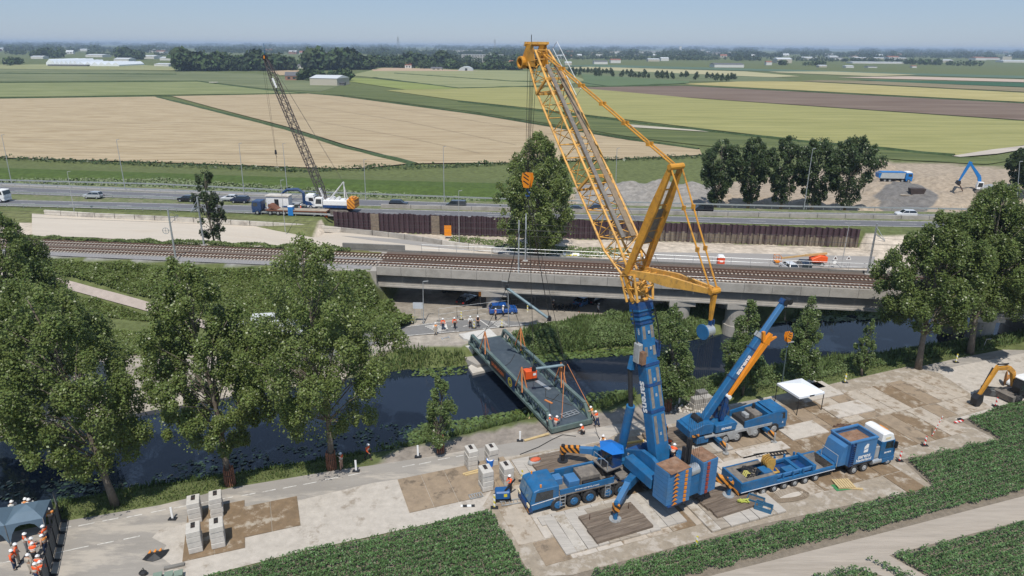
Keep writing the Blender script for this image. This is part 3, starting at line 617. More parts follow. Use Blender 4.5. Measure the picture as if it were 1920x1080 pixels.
b=MB(); n=len(PTW); b.add([q for a_,c_ in zip(PTW,PBW) for q in (a_,a_.lerp(c_,.5),c_)],[(i*3+j,i*3+j+3,i*3+j+4,i*3+j+1) for i in range(n-1) for j in (0,1)]); tag(b.build('cycle_path',mat('red_path',(.38,.32,.28),.9,var=.12,scale=1,world=True)),kind='structure')
# ---- matting
m_pl=[mat('steel_plate_rust',(.21,.145,.085),.75,var=.25,scale=1.1,world=True,dirt=(.40,.345,.275),dscale=.55,dlo=.53,dhi=.63,det=10),
 mat('steel_plate_brown',(.29,.22,.15),.75,var=.2,scale=1.1,world=True,dirt=(.15,.115,.08),dscale=.6,dlo=.54,dhi=.64,det=10),
 mat('dusty_plate',(.42,.36,.29),.9,var=.15,scale=1.0,world=True,dirt=(.24,.18,.12),dscale=.6,dlo=.51,dhi=.61,det=10),
 mat('pale_plate',(.48,.43,.37),.9,var=.12,scale=1.2,world=True,dirt=(.27,.215,.155),dscale=.55,dlo=.55,dhi=.65,det=10)]
m_tim=mat('pale_timber_mat',(.42,.385,.34),.9,var=.14,scale=1.2,world=True,stretch=(-ROADA-math.pi/2,.5,5),dirt=(.24,.19,.15),dscale=.8,dlo=.6,dhi=.8)
m_tims=[m_tim,m_tim,mat('brown_timber_mat',(.33,.285,.23),.9,var=.22,scale=1.2,world=True,stretch=(-ROADA-math.pi/2,.5,5),dirt=(.19,.15,.11),dscale=.9,dlo=.52,dhi=.7),mat('dusty_timber_mat',(.46,.42,.365),.9,var=.14,scale=1.2,world=True,dirt=(.28,.23,.17),dscale=.7,dlo=.5,dhi=.62)]
m_timd=mat('dark_timber_mat',(.145,.11,.082),.85,var=.35,scale=1.0,world=True,stretch=(-ROADA,.6,6),dirt=(.26,.21,.16),dscale=.6)
m_timd2=mat('mat_plank',(.145,.11,.082),.85,var=.35,scale=1.0,stretch=(0,.6,6),dirt=(.26,.21,.16),dscale=.6)
MATP=gp([(905,950),(925,915),(945,858),(1130,828),(1160,812),(1290,790),(1350,775),(1480,748),(1560,720),(1700,688),(1762,700),(1860,765),(1790,785),(1868,824),(1690,862),(1747,913),(1400,990),(1075,1078),(1000,1082)],0)
MP=[(p.x,p.y) for p in MATP]
sheet('platform_soil',[(p.x,p.y,.036) for p in MATP],mat('platform_soil_mix',(.30,.25,.19),.95,var=.2,scale=1.5,bump=.03,world=True,dirt=(.42,.37,.31),dscale=.7,dlo=.5,dhi=.6,det=9))
def uv(p): return (p.x*U.x+p.y*U.y, p.x*V_.x+p.y*V_.y)
def xy(u,v,z=0): return Vector((U.x*u+V_.x*v,U.y*u+V_.y*v,z))
pu=[uv(p) for p in MATP]; u0_,u1_=min(p[0] for p in pu),max(p[0] for p in pu); v0_,v1_=min(p[1] for p in pu),max(p[1] for p in pu)
protos={}
def plate(kind,u,v,L,Wd,rz,z,th,lab,grp,mt,name,cat):
    key=(kind,round(L,2),round(Wd,2),id(mt)); c=xy(u,v,z)
    if key not in protos:
        b=MB(); b.box((0,0,th/2),(L,Wd,th)); o=b.build(name,mt); protos[key]=o
    else: o=protos[key].copy(); C.objects.link(o)
    o.location=c; o.rotation_euler=(0,0,ROADA+rz); tag(o,lab,cat,grp); return o
LB=('rust-brown steel road plate laid edge to edge with others on the crane platform','brown stained steel road plate laid on the crane platform','dusty tan road plate laid on the crane platform','pale dusty road plate laid on the crane platform')
cnt=0; v=v0_; row=0
def inall(cs): return all(inpoly(np.array([q.x]),np.array([q.y]),MP)[0] for q in cs)
NUM=['first','second','third','fourth','fifth','sixth','seventh','eighth','ninth','tenth','eleventh','twelfth','thirteenth','fourteenth','fifteenth','sixteenth','seventeenth','eighteenth','nineteenth','twentieth','twenty-first','twenty-second','twenty-third','twenty-fourth','twenty-fifth','twenty-sixth','twenty-seventh','twenty-eighth','twenty-ninth','thirtieth']
CN=['rust-brown','brown','dusty tan','pale dusty']
while v<v1_:
    u=u0_+(row%2)*1.2; k_=0
    while u<u1_:
        Wd=2.42
        for (v0q,L) in ((v,5.9),) if inall([xy(u+a,v+bb) for a in(.1,Wd-.1) for bb in (.1,5.8)]) else ((v,2.92),(v+2.98,2.92)):
            if not inall([xy(u+a,v0q+bb) for a in(.25,Wd-.25) for bb in (.25,L-.25)]): continue
            cc=xy(u+Wd/2,v0q+L/2); f=vnoise(np.array([cc.x]),np.array([cc.y]),9,5)[0]
            k=int(np.clip((f*1.2+random.uniform(-.4,.4))*3.2+(-1.3 if cc.x>30 else -.2),0,3)); k_+=1
            plate('p',u+Wd/2,v0q+L/2,Wd-.07,L-.07,random.uniform(-.006,.006),.04+random.uniform(0,.014),.035,'%s road plate, %s from the left in the %s row counted from the crops'%(CN[k],NUM[min(29,k_-1)],NUM[row]),'road plates of the crane platform',m_pl[k],'road_plate','plate'); cnt+=1
        u+=Wd
    v+=5.95; row+=1
print('plates',cnt)
for poly,kk in (([(745,900),(862,876),(905,932),(770,946)],1),([(455,952),(556,936),(564,986),(460,1003)],0),([(352,960),(455,945),(460,1028),(350,1045)],0),([(870,872),(945,858),(930,915),(905,925)],1)):
    P=gp(poly,0); pu=[uv(p) for p in P]; a0,a1=min(p[0] for p in pu),max(p[0] for p in pu); b0,b1=min(p[1] for p in pu),max(p[1] for p in pu); n=max(1,round((a1-a0)/2.6)); w=(a1-a0)/n
    for i in range(n): plate('q%d%d'%(poly[0][0],i),a0+w*(i+.5),(b0+b1)/2,w-.05,b1-b0-.05,0,.05+(.012 if poly[0][0] in (455,870) else 0),.03,('rusty plate in the row laid left of the platform, '+NUM[i]+' from the left') if poly[0][0]==745 else ('brown plate laid under the left group of concrete block stacks' if poly[0][0]==352 else 'brown plate lying right of the left block stacks' if poly[0][0]==455 else 'brown plate under the right group of concrete block stacks')+(', '+NUM[i]+' from the left'),'loose road plates west of the platform',m_pl[kk],'road_plate','plate')
# timber mats (pale layers) and dark mats under the outriggers
def timber(px,py,n,L,w=1.0,th=.16,z=.085,lab='',dv=0):
    g=G(px,py,z); u,v=uv(g)
    for i in range(n): plate('t',u+(i-(n-1)/2)*w*1.02,v+dv,w-.02,L,random.uniform(-.02,.02),z+random.uniform(0,.01),th,lab+', '+NUM[i]+' from the left','timber mats under the large crane',random.choice(m_tims),'timber_mat','mat')
timber(1128,985,9,4.8,lab='pale timber mat under the near outrigger')
timber(1215,960,5,4.8,lab='pale timber mat right of the near outrigger')
timber(1035,875,7,4.6,lab='pale timber mat under the outrigger by the block stacks')
timber(1375,950,8,4.6,lab='pale timber mat under the striped outrigger')
timber(1290,835,8,4.6,lab='pale timber mat behind the counterweight')
timber(1135,913,12,1.2,w=1.3,th=.12,lab='pale mat strip beside the large crane wheels',dv=-2.6)
for px,py,lab in ((1153,980,'dark plank mat under the near outrigger foot of the large crane'),(1050,868,'dark plank mat under the outrigger foot beside the block stacks'),(1366,936,'dark plank mat under the striped outrigger foot next to the trailer'),(1262,822,'dark plank mat under the far outrigger of the large crane behind the boom')):
    g=G(px,py,.3); t=thing('outrigger_mat',lab,'mat',(g.x,g.y,.25),ROADA+random.uniform(-.05,.05),'dark outrigger mats')
    b=MB(); 
    for i in range(6): b.box((0,-1.5+i*.6,.12),(5.6+random.uniform(-.3,.3),.57,.26))
    b.build('planks',m_timd2,t); b=MB(); 
    b=MB(); b.cyl((-2,1.0,.2),(-2,1.0,.8),.04,n=6); b.build('lifting_pin',m_rust,t); b=MB(); b.cyl((2,1.0,.2),(2,1.0,.8),.04,n=6); b.build('lifting_pin',m_rust,t)
for px,py,L,Wd,lab in ((1508,722,4,3,'pale plate beside the white canopy'),(1525,735,6,3.6,'large pale slab between the white canopy and the small crane truck'),(1505,808,5,2.6,'pale slab right of the small crane\'s front wheels'),(1430,845,6,1.4,'long slab in front of the small mobile crane'),(1590,768,5.5,2.6,'pale slab with a small black cap behind the ballast truck'),(1395,868,6,1.4,'narrow slab lying behind the low loader')):
    g=G(px,py,.08); plate('s%d'%px,uv(g)[0],uv(g)[1],L,Wd,0,.085,.14,lab,'raised slabs on the platform',m_pl[3],'road_slab','slab')
# ================= CRANES AND TRUCKS
BLUE=(.014,.115,.27); 
m_blue=mat('blue_paint',BLUE,.48,var=.22,scale=1.2,dirt=(.06,.12,.20),dscale=1.6,dlo=.52,dhi=.72,det=9)
m_blue2=mat('faded_blue_paint',(.05,.17,.36),.5,var=.1,scale=.8,dirt=(.09,.16,.24),dscale=1.0,dlo=.5,dhi=.8)
m_blued=mat('dark_blue_paint',(.008,.05,.17),.5,var=.2,scale=2,dirt=(.06,.07,.08),dscale=1.5)
m_yel=mat('yellow_crane_paint',(.68,.36,.075),.5,var=.15,scale=1.2,dirt=(.33,.18,.07),dscale=2,dlo=.5,dhi=.7)
m_yeld=mat('ochre_crane_paint',(.56,.26,.03),.55,var=.2,scale=1.0,dirt=(.22,.10,.03),dscale=1.3,dlo=.5,dhi=.75)
m_or=mat('orange_paint',(.72,.24,.012),.45,var=.1,scale=2)
m_grey=mat('grey_grating',(.17,.155,.14),.8,var=.2,scale=3,dirt=(.26,.22,.17),dscale=1.5)
m_gp=mat('grey_paint',(.33,.34,.34),.5,var=.1,scale=2,dirt=(.2,.18,.16),dscale=1.5)
m_rope=mat('steel_rope',(.05,.045,.04),.6,.3,var=.3,scale=5)
m_dirtb=mat('dirty_deck',(.16,.14,.12),.85,var=.3,scale=1.5,dirt=(.28,.24,.19),dscale=1.2)
m_rustp=mat('rusty_floor',(.22,.12,.07),.9,var=.35,scale=1.6,dirt=(.30,.20,.14),dscale=1.0)
m_or2=mat('sling_orange',(.52,.19,.06),.8,var=.2,scale=3)
m_led=mat('lamp_lens',(.7,.6,.4),.2,var=.05)
def stripes(name,c1,c2,sc,rot=(0,R_(45),0)):
    m=bpy.data.materials.new(name); m.use_nodes=True; t=m.node_tree; b=t.nodes['Principled BSDF']; b.inputs['Roughness'].default_value=.5
    co=t.nodes.new('ShaderNodeTexCoord'); mp=t.nodes.new('ShaderNodeMapping'); mp.inputs['Rotation'].default_value=rot; t.links.new(co.outputs['Object'],mp.inputs[0])
    sx=t.nodes.new('ShaderNodeSeparateXYZ'); t.links.new(mp.outputs[0],sx.inputs[0]); m1=t.nodes.new('ShaderNodeMath'); m1.operation='MULTIPLY'; m1.inputs[1].default_value=sc; t.links.new(sx.outputs[0],m1.inputs[0])
    m2=t.nodes.new('ShaderNodeMath'); m2.operation='FRACT'; t.links.new(m1.outputs[0],m2.inputs[0]); m3=t.nodes.new('ShaderNodeMath'); m3.operation='GREATER_THAN'; m3.inputs[1].default_value=.5; t.links.new(m2.outputs[0],m3.inputs[0])
    mx=t.nodes.new('ShaderNodeMix'); mx.data_type='RGBA'; t.links.new(m3.outputs[0],mx.inputs[0]); mx.inputs[6].default_value=(*c1,1); mx.inputs[7].default_value=(*c2,1); t.links.new(mx.outputs[2],b.inputs['Base Color']); return m
m_haz=stripes('orange_black_stripes',(.62,.24,.03),(.02,.02,.02),2.2)
m_rw=stripes('red_white_stripes',(.6,.03,.02),(.75,.75,.73),2.6)
m_yw=stripes('yellow_white_stripes',(.6,.5,.05),(.7,.7,.66),2.6)
def frame(o,x,y):   # matrix with axes x,y
    x=Vector(x).normalized(); y=Vector(y).normalized(); z=x.cross(y); return Matrix(((x.x,y.x,z.x,o[0]),(x.y,y.y,z.y,o[1]),(x.z,y.z,z.z,o[2]),(0,0,0,1)))
_txt={}
def text(s,size,M,m,parent,name='lettering',bold=.012,space=1.0,xs=1.0):
    cu=bpy.data.curves.new('txt','FONT'); cu.body=s; cu.size=size; cu.offset=bold*size; cu.align_x='CENTER'; cu.align_y='CENTER'; cu.space_character=space; cu.resolution_u=2
    o=bpy.data.objects.new('txt',cu); C.objects.link(o); dg=bpy.context.evaluated_depsgraph_get(); me=bpy.data.meshes.new_from_object(o.evaluated_get(dg)); bpy.data.objects.remove(o)
    me.transform(Matrix.Diagonal((xs,1,1,1))); me.transform(M); me.materials.clear(); me.materials.append(m); me.name=name
    t=bpy.data.objects.new(name,me); C.objects.link(t); t.parent=parent; r=parent
    while r.parent: r=r.parent
    if r.name in WORLDROOT: me.transform(Matrix.Translation(-r.location))
    return t
def wheel(par,M,x,y,z,r,w,rim=None,side=1,twin=False):
    b=MB(); b.M=M; k=18; c=Vector((x,y,z)); vs=[]
    prof=[(-w/2,r*.58),(-w/2,r*.90),(-w/2*.8,r),(w/2*.8,r),(w/2,r*.90),(w/2,r*.58)]
    for (dy,rr) in prof:
        for i in range(k): a=2*math.pi*i/k; vs.append((x+rr*math.cos(a),y+dy,z+rr*math.sin(a)))
    fs=[(i*k+j,i*k+(j+1)%k,(i+1)*k+(j+1)%k,(i+1)*k+j) for i in range(5) for j in range(k)]
    b.add(vs,fs); wo=b.build('wheel',m_dark,par)
    b=MB(); b.M=M; s=side*w/2
    b.cyl((x,y-w/2*.9,z),(x,y+w/2*.9,z),r*.6,n=14)
    b.cyl((x,y+s*.9,z),(x,y+s*1.12,z),r*.56,r*.5,n=14); b.cyl((x,y+s*1.1,z),(x,y+s*1.35,z),r*.22,r*.18,n=10); b.build('rim',rim or m_gp,wo); return wo
def lattice(par,name,M,st,wa,ha,rc,rl,m,n,x_sign=1):
    """st: list of (p, w, h) stations ; chords run between"""
    P=[]
    for (p,w,h) in st: P.append([Vector(p)+wa*sx*w/2+ha*sy*h/2 for sx,sy in((-1,-1),(1,-1),(1,1),(-1,1))])
    for c in range(4):
        b=MB(); b.M=M
        for i in range(len(P)-1): b.cyl(P[i][c],P[i+1][c],rc,n=7)
        b.build('chord',m,par)
    b=MB(); b.M=M; 
    for i in range(len(P)-1):
        L=(Vector(st[i+1][0])-Vector(st[i][0])).length; k=max(1,round(L/ n))
        for j in range(k):
            A=[P[i][c].lerp(P[i+1][c],j/k) for c in range(4)]; B=[P[i][c].lerp(P[i+1][c],(j+1)/k) for c in range(4)]
            for c in range(4):
                d=(c+1)%4
                if j%2: b.cyl(A[c],B[d],rl,n=4,caps=False)
                else: b.cyl(A[d],B[c],rl,n=4,caps=False)
                b.cyl(B[c],B[d],rl,n=4,caps=False)
    b.build(name,m,par)
    return P
# ---------------- LARGE CRANE
T=Vector((12.8,56.7,0)); dB=Vector((-.512,.859,0)).normalized(); nB=Vector((dB.y,-dB.x,0))
FB=frame(T,dB,-nB); FC=frame(T,-U,-V_)
big=thing('mobile_crane','very large blue mobile crane with steep boom and long yellow lattice jib','crane',T,world=True)
b=MB(); b.M=FC
b.b2(-6.2,9.3,-.75,.75,.75,1.45); b.b2(-5.5,3.0,-1.3,1.3,1.2,1.6); b.build('chassis',m_blued,big)
b=MB(); b.M=FC; b.b2(3.5,9.5,-1.45,1.45,1.5,1.62); b.build('deck',m_dirtb,big); b=MB(); b.M=FC; b.b2(-6.2,-1.8,-1.45,1.45,1.5,1.62); b.build('deck',m_dirtb,big)
for sy in (1,-1):
    b=MB(); b.M=FC; b.xprof([(3.9,1.6),(9.4,1.5),(9.4,2.1),(3.9,2.2)],sy*1.30,sy*1.42); b.build('side_panel',m_blue,big)
    b=MB(); b.M=FC; b.b2(3.6,9.4,sy*1.1,sy*1.42,1.40,1.5)
    for x in (8.8,7.2,5.45,3.85): b.b2(x-.06,x+.06,sy*1.1,sy*1.42,.95,1.5)
    b.build('mudguard',m_black,big)
b=MB(); b.M=FC; b.xprof([(3.9,1.57),(9.4,1.47),(12.2,1.2),(12.2,1.26),(9.4,1.53),(3.9,1.63)],1.43,1.445); b.build('white_stripe',m_white,big)
# cab
b=MB(); b.M=FC; prof=[(9.5,.75),(12.15,.55),(12.3,1.35),(12.0,2.55),(11.5,2.7),(9.5,2.7)]; b.xprof(prof,-1.42,1.42); cabb=b.build('cab',m_blue,big,bevel=.07)
b=MB(); b.M=FC
def q3(b,pts): b.add([Vector(p) for p in pts],[(0,1,2,3)])
for y0,y1 in ((-1.3,-.05),(.05,1.3)): q3(b,[(12.33,y0,1.42),(12.33,y1,1.42),(12.05,y1*.97,2.48),(12.05,y0*.97,2.48)])
b.build('windscreen',mat('bright_glass',(.12,.2,.28),.06,var=.05,spec=1),cabb)
for sy in (1.43,-1.43):
    b=MB(); b.M=FC; q3(b,[(10.1,sy,1.5),(11.9,sy,1.45),(11.72,sy,2.4),(10.1,sy,2.4)]); b.build('side_window',m_gl,cabb)
b=MB(); b.M=FC; b.b2(12.05,12.4,-1.4,1.4,.45,.95); b.build('bumper',m_blued,cabb)
for y in (-1.1,1.1):
    b=MB(); b.M=FC; b.b2(12.35,12.46,y-.25,y+.25,.95,1.2); b.build('headlight',m_led,cabb)
b=MB(); b.M=FC; b.box((12.42,1.15,.62),(.06,.5,.3)); b.build('warning_plate',m_haz,cabb)
for y in (1.1,-1.1):
    b=MB(); b.M=FC; b.cyl((11.2,y,2.7),(11.2,y,2.95),.09,n=8); b.build('beacon',m_or,cabb)
text('www.sarens.com',.30,frame(T+FC.to_3x3()@Vector((6.7,1.45,1.86)),U,(0,0,1)),m_white,big,xs=1.2)
text('s',.5,frame(T+FC.to_3x3()@Vector((9.95,1.46,1.4)),U,(0,0,1)),m_white,big,'emblem')
# deck equipment
for (x0,x1,y0,y1,z0,z1,m,nm) in ((8.5,9.3,-.9,.0,1.6,2.3,m_blue2,'tool_box'),(7.2,8.3,-.4,.9,1.6,2.4,m_blue2,'oil_tank'),(5.0,7.0,-1.0,.7,1.6,2.45,m_dirtb,'engine_cover'),(5.1,6.9,.7,1.05,1.6,2.1,m_black,'exhaust_box'),(3.2,4.5,-1.0,.2,1.7,2.75,m_black,'radiator'),(4.7,8.8,-1.35,-1.15,1.6,2.5,m_blue,'far_locker'),(1.7,3.2,-1.3,1.3,1.6,1.85,m_grey,'grating')):
    b=MB(); b.M=FC; b.b2(x0,x1,y0,y1,z0,z1); b.build(nm,m,big,bevel=.04)
b=MB(); b.M=FC
b.tube([(4.4,-.9,1.6),(4.4,-.9,2.9),(3.6,-.3,3.1),(2.6,.4,2.7)],.1); b.build('pipe_arm',m_blue,big)
b=MB(); b.M=FC; b.tube([(9.2,.8,1.6),(8.0,1.1,1.8),(6,1.2,1.75),(4.2,.9,2.0),(3.0,1.2,1.7),(1.5,.9,1.9)],.09); b.build('hose',m_black,big)
for x in (4.6,9.2):
    b=MB(); b.M=FC
    for i in range(4): b.beam((x-.25,1.55,.5+i*.35),(x+.25,1.55,.5+i*.35),.05)
    for s in(-.25,.25): b.beam((x+s,1.55,.4),(x+s,1.55,1.7),.05)
    b.build('ladder',m_steelg,big)
for x in (9.6,8.0,6.4,4.5,3.1,.1,-1.6,-3.2,-4.8):
    for sy in (1,-1): wheel(big,FC,x,sy*1.28,.70,.70,.5,m_blue,side=sy)
# outriggers
feet=[Vector((9.3,50.2,.5)),Vector((5.25,59.2,.5)),Vector((20.4,53.8,.5)),Vector((16.3,63.3,.5))]
for i,f in enumerate(feet):
    hd=Vector((f.x-T.x,f.y-T.y,0)); L=hd.length; hd/=L; a=T+hd*1.6+Vector((0,0,1.75)); c=T+hd*(L*.62)+Vector((0,0,2.35)); e=T+hd*(L-.12)+Vector((0,0,1.95))
    b=MB(); b.beam(a,c,.72,.85,w2=.66,h2=.8); ar=b.build('outrigger_beam',m_blue,big)
    b=MB(); b.beam(c-hd*.3,e,.52,.62,w2=.45,h2=.5); b.build('extension',m_blue2 if i!=2 else m_haz,ar)
    if i in(1,2):
        b=MB(); b.beam(c.lerp(e,.45),e+hd*.02,.56,.64,w2=.5,h2=.54); b.build('warning_stripes',m_haz,ar)
    b=MB(); b.cyl((f.x,f.y,.55),(f.x,f.y,2.35),.2,n=12); b.build('jack',m_blue if i!=1 else m_black,ar)
    b=MB(); b.box((f.x,f.y,1.75),(.5,.5,.75),rz=ROADA); b.build('jack_guard',m_haz,ar)
    b=MB(); b.cyl((f.x,f.y,.44),(f.x,f.y,.58),.55,n=18); b.build('foot_plate',m_gp if i!=1 else m_black,ar)
    if i in (0,2):
        b=MB(); b.cyl((f.x,f.y,.45),(f.x,f.y,.46),.75,n=20); b.build('foot_ring',m_conc,ar)
# superstructure (local x = towards the load, y = left of the boom)
b=MB(); b.M=FB; b.cyl((0,0,1.5),(0,0,2.1),1.5,n=24); b.b2(-5.0,1.9,-1.1,1.1,2.0,2.7); b.build('slewing_frame',m_blued,big)
for sy in (1,-1):
    b=MB(); b.M=FB; b.xprof([(-5.6,2.2),(-.5,2.1),(1.8,2.2),(1.4,3.1),(-1.2,4.5),(-2.6,4.5),(-5.4,3.4)],sy*1.05,sy*1.45); b.build('side_frame',m_blue,big)
b=MB(); b.M=FB; b.box((-2.0,2.0,2.95),(3.8,1.0,1.1),ry=-.08); b.build('machinery_housing',m_blue,big,bevel=.06)
b=MB(); b.M=FB; b.box((-3.4,-2.2,3.0),(3.2,1.3,1.3)); b.build('machinery_housing',m_blue,big,bevel=.06)
text('5',.75,frame(FB@Vector((.5,1.47,3.0)),-FB.to_3x3().col[0],(0,0,1)),m_white,big,'number')
# operator cab with flared roof
oc=FB@Vector((.9,3.2,0)); FO=frame(oc,dB,-nB)
b=MB(); b.M=FO; b.xprof([(-.9,2.6),(.8,2.6),(1.05,3.3),(.8,4.4),(-.9,4.4)],-.5,.55); ocab=b.build('operator_cab',m_blued,big)
b=MB(); b.M=FO; q3(b,[(.85,-.45,2.7),(.85,.5,2.7),(1.08,.5,3.35),(1.08,-.45,3.35)]); q3(b,[(1.08,-.45,3.35),(1.08,.5,3.35),(.84,.5,4.3),(.84,-.45,4.3)]); q3(b,[(-.7,.57,2.9),(.7,.57,2.9),(.7,.57,4.2),(-.7,.57,4.2)]); b.build('cab_window',m_gl,ocab)
b=MB(); b.M=FO; pts=[(1.35*math.cos(a)*1.1,.05+1.15*math.sin(a)) for a in [i*math.pi/3+.3 for i in range(6)]]; b.add([(p[0],p[1],4.3) for p in pts]+[(0.1,0,4.75)],[(i,(i+1)%6,6) for i in range(6)]+[tuple(range(6))[::-1]]); b.build('cab_roof',mat('bright_blue_paint',(.012,.15,.5),.4,var=.05),ocab)
b=MB(); b.M=FO; b.b2(-1.0,1.2,-.6,1.3,2.5,2.62); b.build('cab_platform',m_grey,ocab)
b=MB(); b.M=FO
for x in(-1,0,1.1): b.cyl((x,1.25,2.6),(x,1.25,3.6),.03,n=5)
b.tube([(-1,1.25,3.6),(1.1,1.25,3.6)],.03,5); b.build('handrail',m_steelg,ocab)
b=MB(); b.M=FO; b.beam((-.2,-1.6,2.4),(0,.2,2.5),.5,.4); b.build('cab_arm',m_blue,big)
# counterweight
for k,(y0,y1,xx) in enumerate(((.3,2.7,(-6.5,-4.4)),(-2.9,-1.1,(-6.5,-4.4)))):
    cw=None; n=8; h=.42; b=MB(); b.M=FB
    b.b2(xx[0]+.15,xx[1],y0+.1,y1-.1,1.9,2.0); st=b.build('counterweight_stack',m_blued,big)
    for i in range(n):
        z=2.0+i*h; b=MB(); b.M=FB
        b.prism([(xx[0],y0+.0),(xx[0],y1-.0),(xx[1],y1),(xx[1],y0)] if k==1 else [(xx[0],y0),(xx[0]+.35,y1),(xx[1],y1),(xx[1],y0)],z+.015,z+h-.015)
        sl=b.build('counterweight_slab',m_blue2 if i<n else m_rustp,st)
        b=MB(); b.M=FB; yt=y0+.95 if k==0 else y0+.4; xf=xx[0]-.03+( .12 if k==0 else 0)
        b.add([(xf,yt+1.05,z+.06),(xf,yt+.35,z+.06),(xf,yt+.7,z+.37)],[(0,1,2)]) ; 
        if k==0: b.build('orange_triangle',m_or,sl)
        b=MB(); b.M=FB; yy=y0+.55 if k==0 else y1-.6; b.b2(xf-.06,xf+.1,yy-.16,yy+.12,z+.07,z+.35); b.build('lifting_lug',m_or if k==0 else mat('red_oxide',(.3,.05,.03),.7),sl)
    b=MB(); b.M=FB; b.b2(xx[0]+.1,xx[1]-.05,y0+.05,y1-.05,2.0+n*h,2.0+n*h+.05); b.build('top_plate',m_rustp,st)
b=MB(); b.M=FB; b.b2(-6.3,-4.6,-.95,.15,2.2,4.2); b.build('counterweight_carrier',m_blue,big)
b=MB(); b.M=FB; b.cyl((-5.9,-.9,4.6),(-5.9,.1,4.6),.5,n=16); b.build('rope_winch',m_steelg,big)
b=MB(); b.M=FB; b.b2(-5.3,-4.9,-.7,-.4,4.2,7.3); b.b2(-5.3,-4.9,-.1,.1,4.2,6.6); b.build('rope_guide',m_black,big)
b=MB(); b.M=FB; b.b2(-2.4,-.4,-1.9,-1.2,3.2,4.2); b.build('hydraulic_unit',m_gp,big)
# telescopic boom
b0=Vector((-2.0,0,3.9)); b1=Vector((2.1,0,18.0)); ax=(b1-b0).normalized(); hv=Vector((0,-1,0)).cross(ax)   # hv: towards rear/up side
def bp(t,y=0,h=0): return b0.lerp(b1,t)+Vector((0,y,0))+hv*h
bm_=None
b=MB(); b.M=FB
def bsec(b,t0,t1,w,h,ch=.25):
    P=[(-w/2+ch,-h/2),(w/2-ch,-h/2),(w/2,-h/2+ch),(w/2,h/2-.05),(w/2-.05,h/2),(-w/2+.05,h/2),(-w/2,h/2-.05),(-w/2,-h/2+ch)]; n=8
    vs=[bp(t0,y,z) for y,z in P]+[bp(t1,y,z) for y,z in P]; b.add(vs,[tuple(range(n)),tuple(range(n,2*n))[::-1]]+[(i,n+i,n+(i+1)%n,(i+1)%n) for i in range(n)])
bsec(b,-.03,.62,1.6,1.45); boom=b.build('boom_base_section',m_blue,big,bevel=.02)
b=MB(); b.M=FB; bsec(b,.62,.955,1.45,1.25); b.build('inner_section',m_blue,boom)
for t in (.3,.47,.6): b=MB(); b.M=FB; bsec(b,t,t+.018,1.66,1.6); b.build('boom_collar',m_blued,boom)
for k in range(5):
    b=MB(); b.M=FB; t=.865+k*.027; bsec(b,t,t+.012,1.7+.1*(k%2),1.5+.1*(k%2)); b.build('section_collar',m_blue if k%2 else m_blued,boom)
b=MB(); b.M=FB; bsec(b,.955,1.0,1.75,1.6); b.build('boom_head',m_blued,boom)
sgn=1  # which side of hv faces the camera is the rear side
rear=1 if (FB.to_3x3()@hv).y<0 else -1
for t0,t1,w0 in ((.1,.28,.34),(.33,.58,.34),(.66,.72,.3),(.77,.85,.28)):
    for sy in (-1,1):
        b=MB(); b.M=FB; y0=sy*.48; hh=(.735 if t0<.6 else .635)*rear
        b.add([bp(t0,y0-.17,hh),bp(t0,y0+.17,hh),bp(t1,y0*.95+.17,hh),bp(t1,y0*.95-.17,hh)],[(0,1,2,3)]); b.build('walkway_strip',m_grey,boom)
b=MB(); b.M=FB
for t in (.15,.4,.5,.7,.8): b.add([bp(t,-.12,.745*rear),bp(t,.12,.745*rear),bp(t+.02,.1,.745*rear),bp(t+.02,-.1,.745*rear)],[(0,1,2,3)])
b.build('scuff_mark',m_steelg,boom)
# side equipment
b=MB(); b.M=FB; c=bp(.69,1.12,.2*rear); b.box(c,(.8,.45,1.9)); b.build('winch_box',m_gp,boom,bevel=.05)
b=MB(); b.M=FB; c=bp(.66,1.05,.7*rear); b.box(c,(.5,.45,1.2)); b.build('valve_box',m_rustp,boom)
b=MB(); b.M=FB; c=bp(.69,-1.1,.1); b.box(c,(.8,.5,1.5)); b.build('hose_reel_box',m_blued,boom)
b=MB(); b.M=FB; b.tube([bp(.6,1.15,.5*rear),bp(.75,1.2,.4*rear),bp(.97,1.25,.3*rear)],.05,5); b.build('hydraulic_hose',m_black,boom)
b=MB(); b.M=FB; b.tube([bp(.72,-1.0,.9*rear),bp(.85,-1.0,.9*rear),bp(.96,-.8,.9*rear)],.07,5); b.build('hydraulic_hose',m_black,boom)
cy0=bp(0.0); 
# lettering on the left side (faces camera left)
tx=FB.to_3x3()@(-ax); ty=FB.to_3x3()@(hv*rear); ctr=FB@bp(.40,.85,.0)
text('sarens',1.15,frame(ctr,tx,ty),m_white,boom,bold=.03,xs=1.02)
text('1000',.32,frame(FB@bp(.82,.74,.2*rear),tx,ty),m_white,boom,'number')
# luffing cylinder (left of the boom in the photo)
b=MB(); b.M=FB; b.cyl((1.7,1.5,2.3),bp(.34,1.45,-1.35*rear),.42,n=14); cyl=b.build('luffing_cylinder',m_blue,big)
b=MB(); b.M=FB; b.cyl(bp(.34,1.45,-1.35*rear),bp(.60,1.25,-1.0*rear),.22,n=12); b.build('piston_rod',m_black,cyl)
b=MB(); b.M=FB; b.beam(bp(.58,1.3,-.9*rear),bp(.66,1.0,-.6*rear),.5,.5); b.build('cylinder_bracket',m_blue,boom)
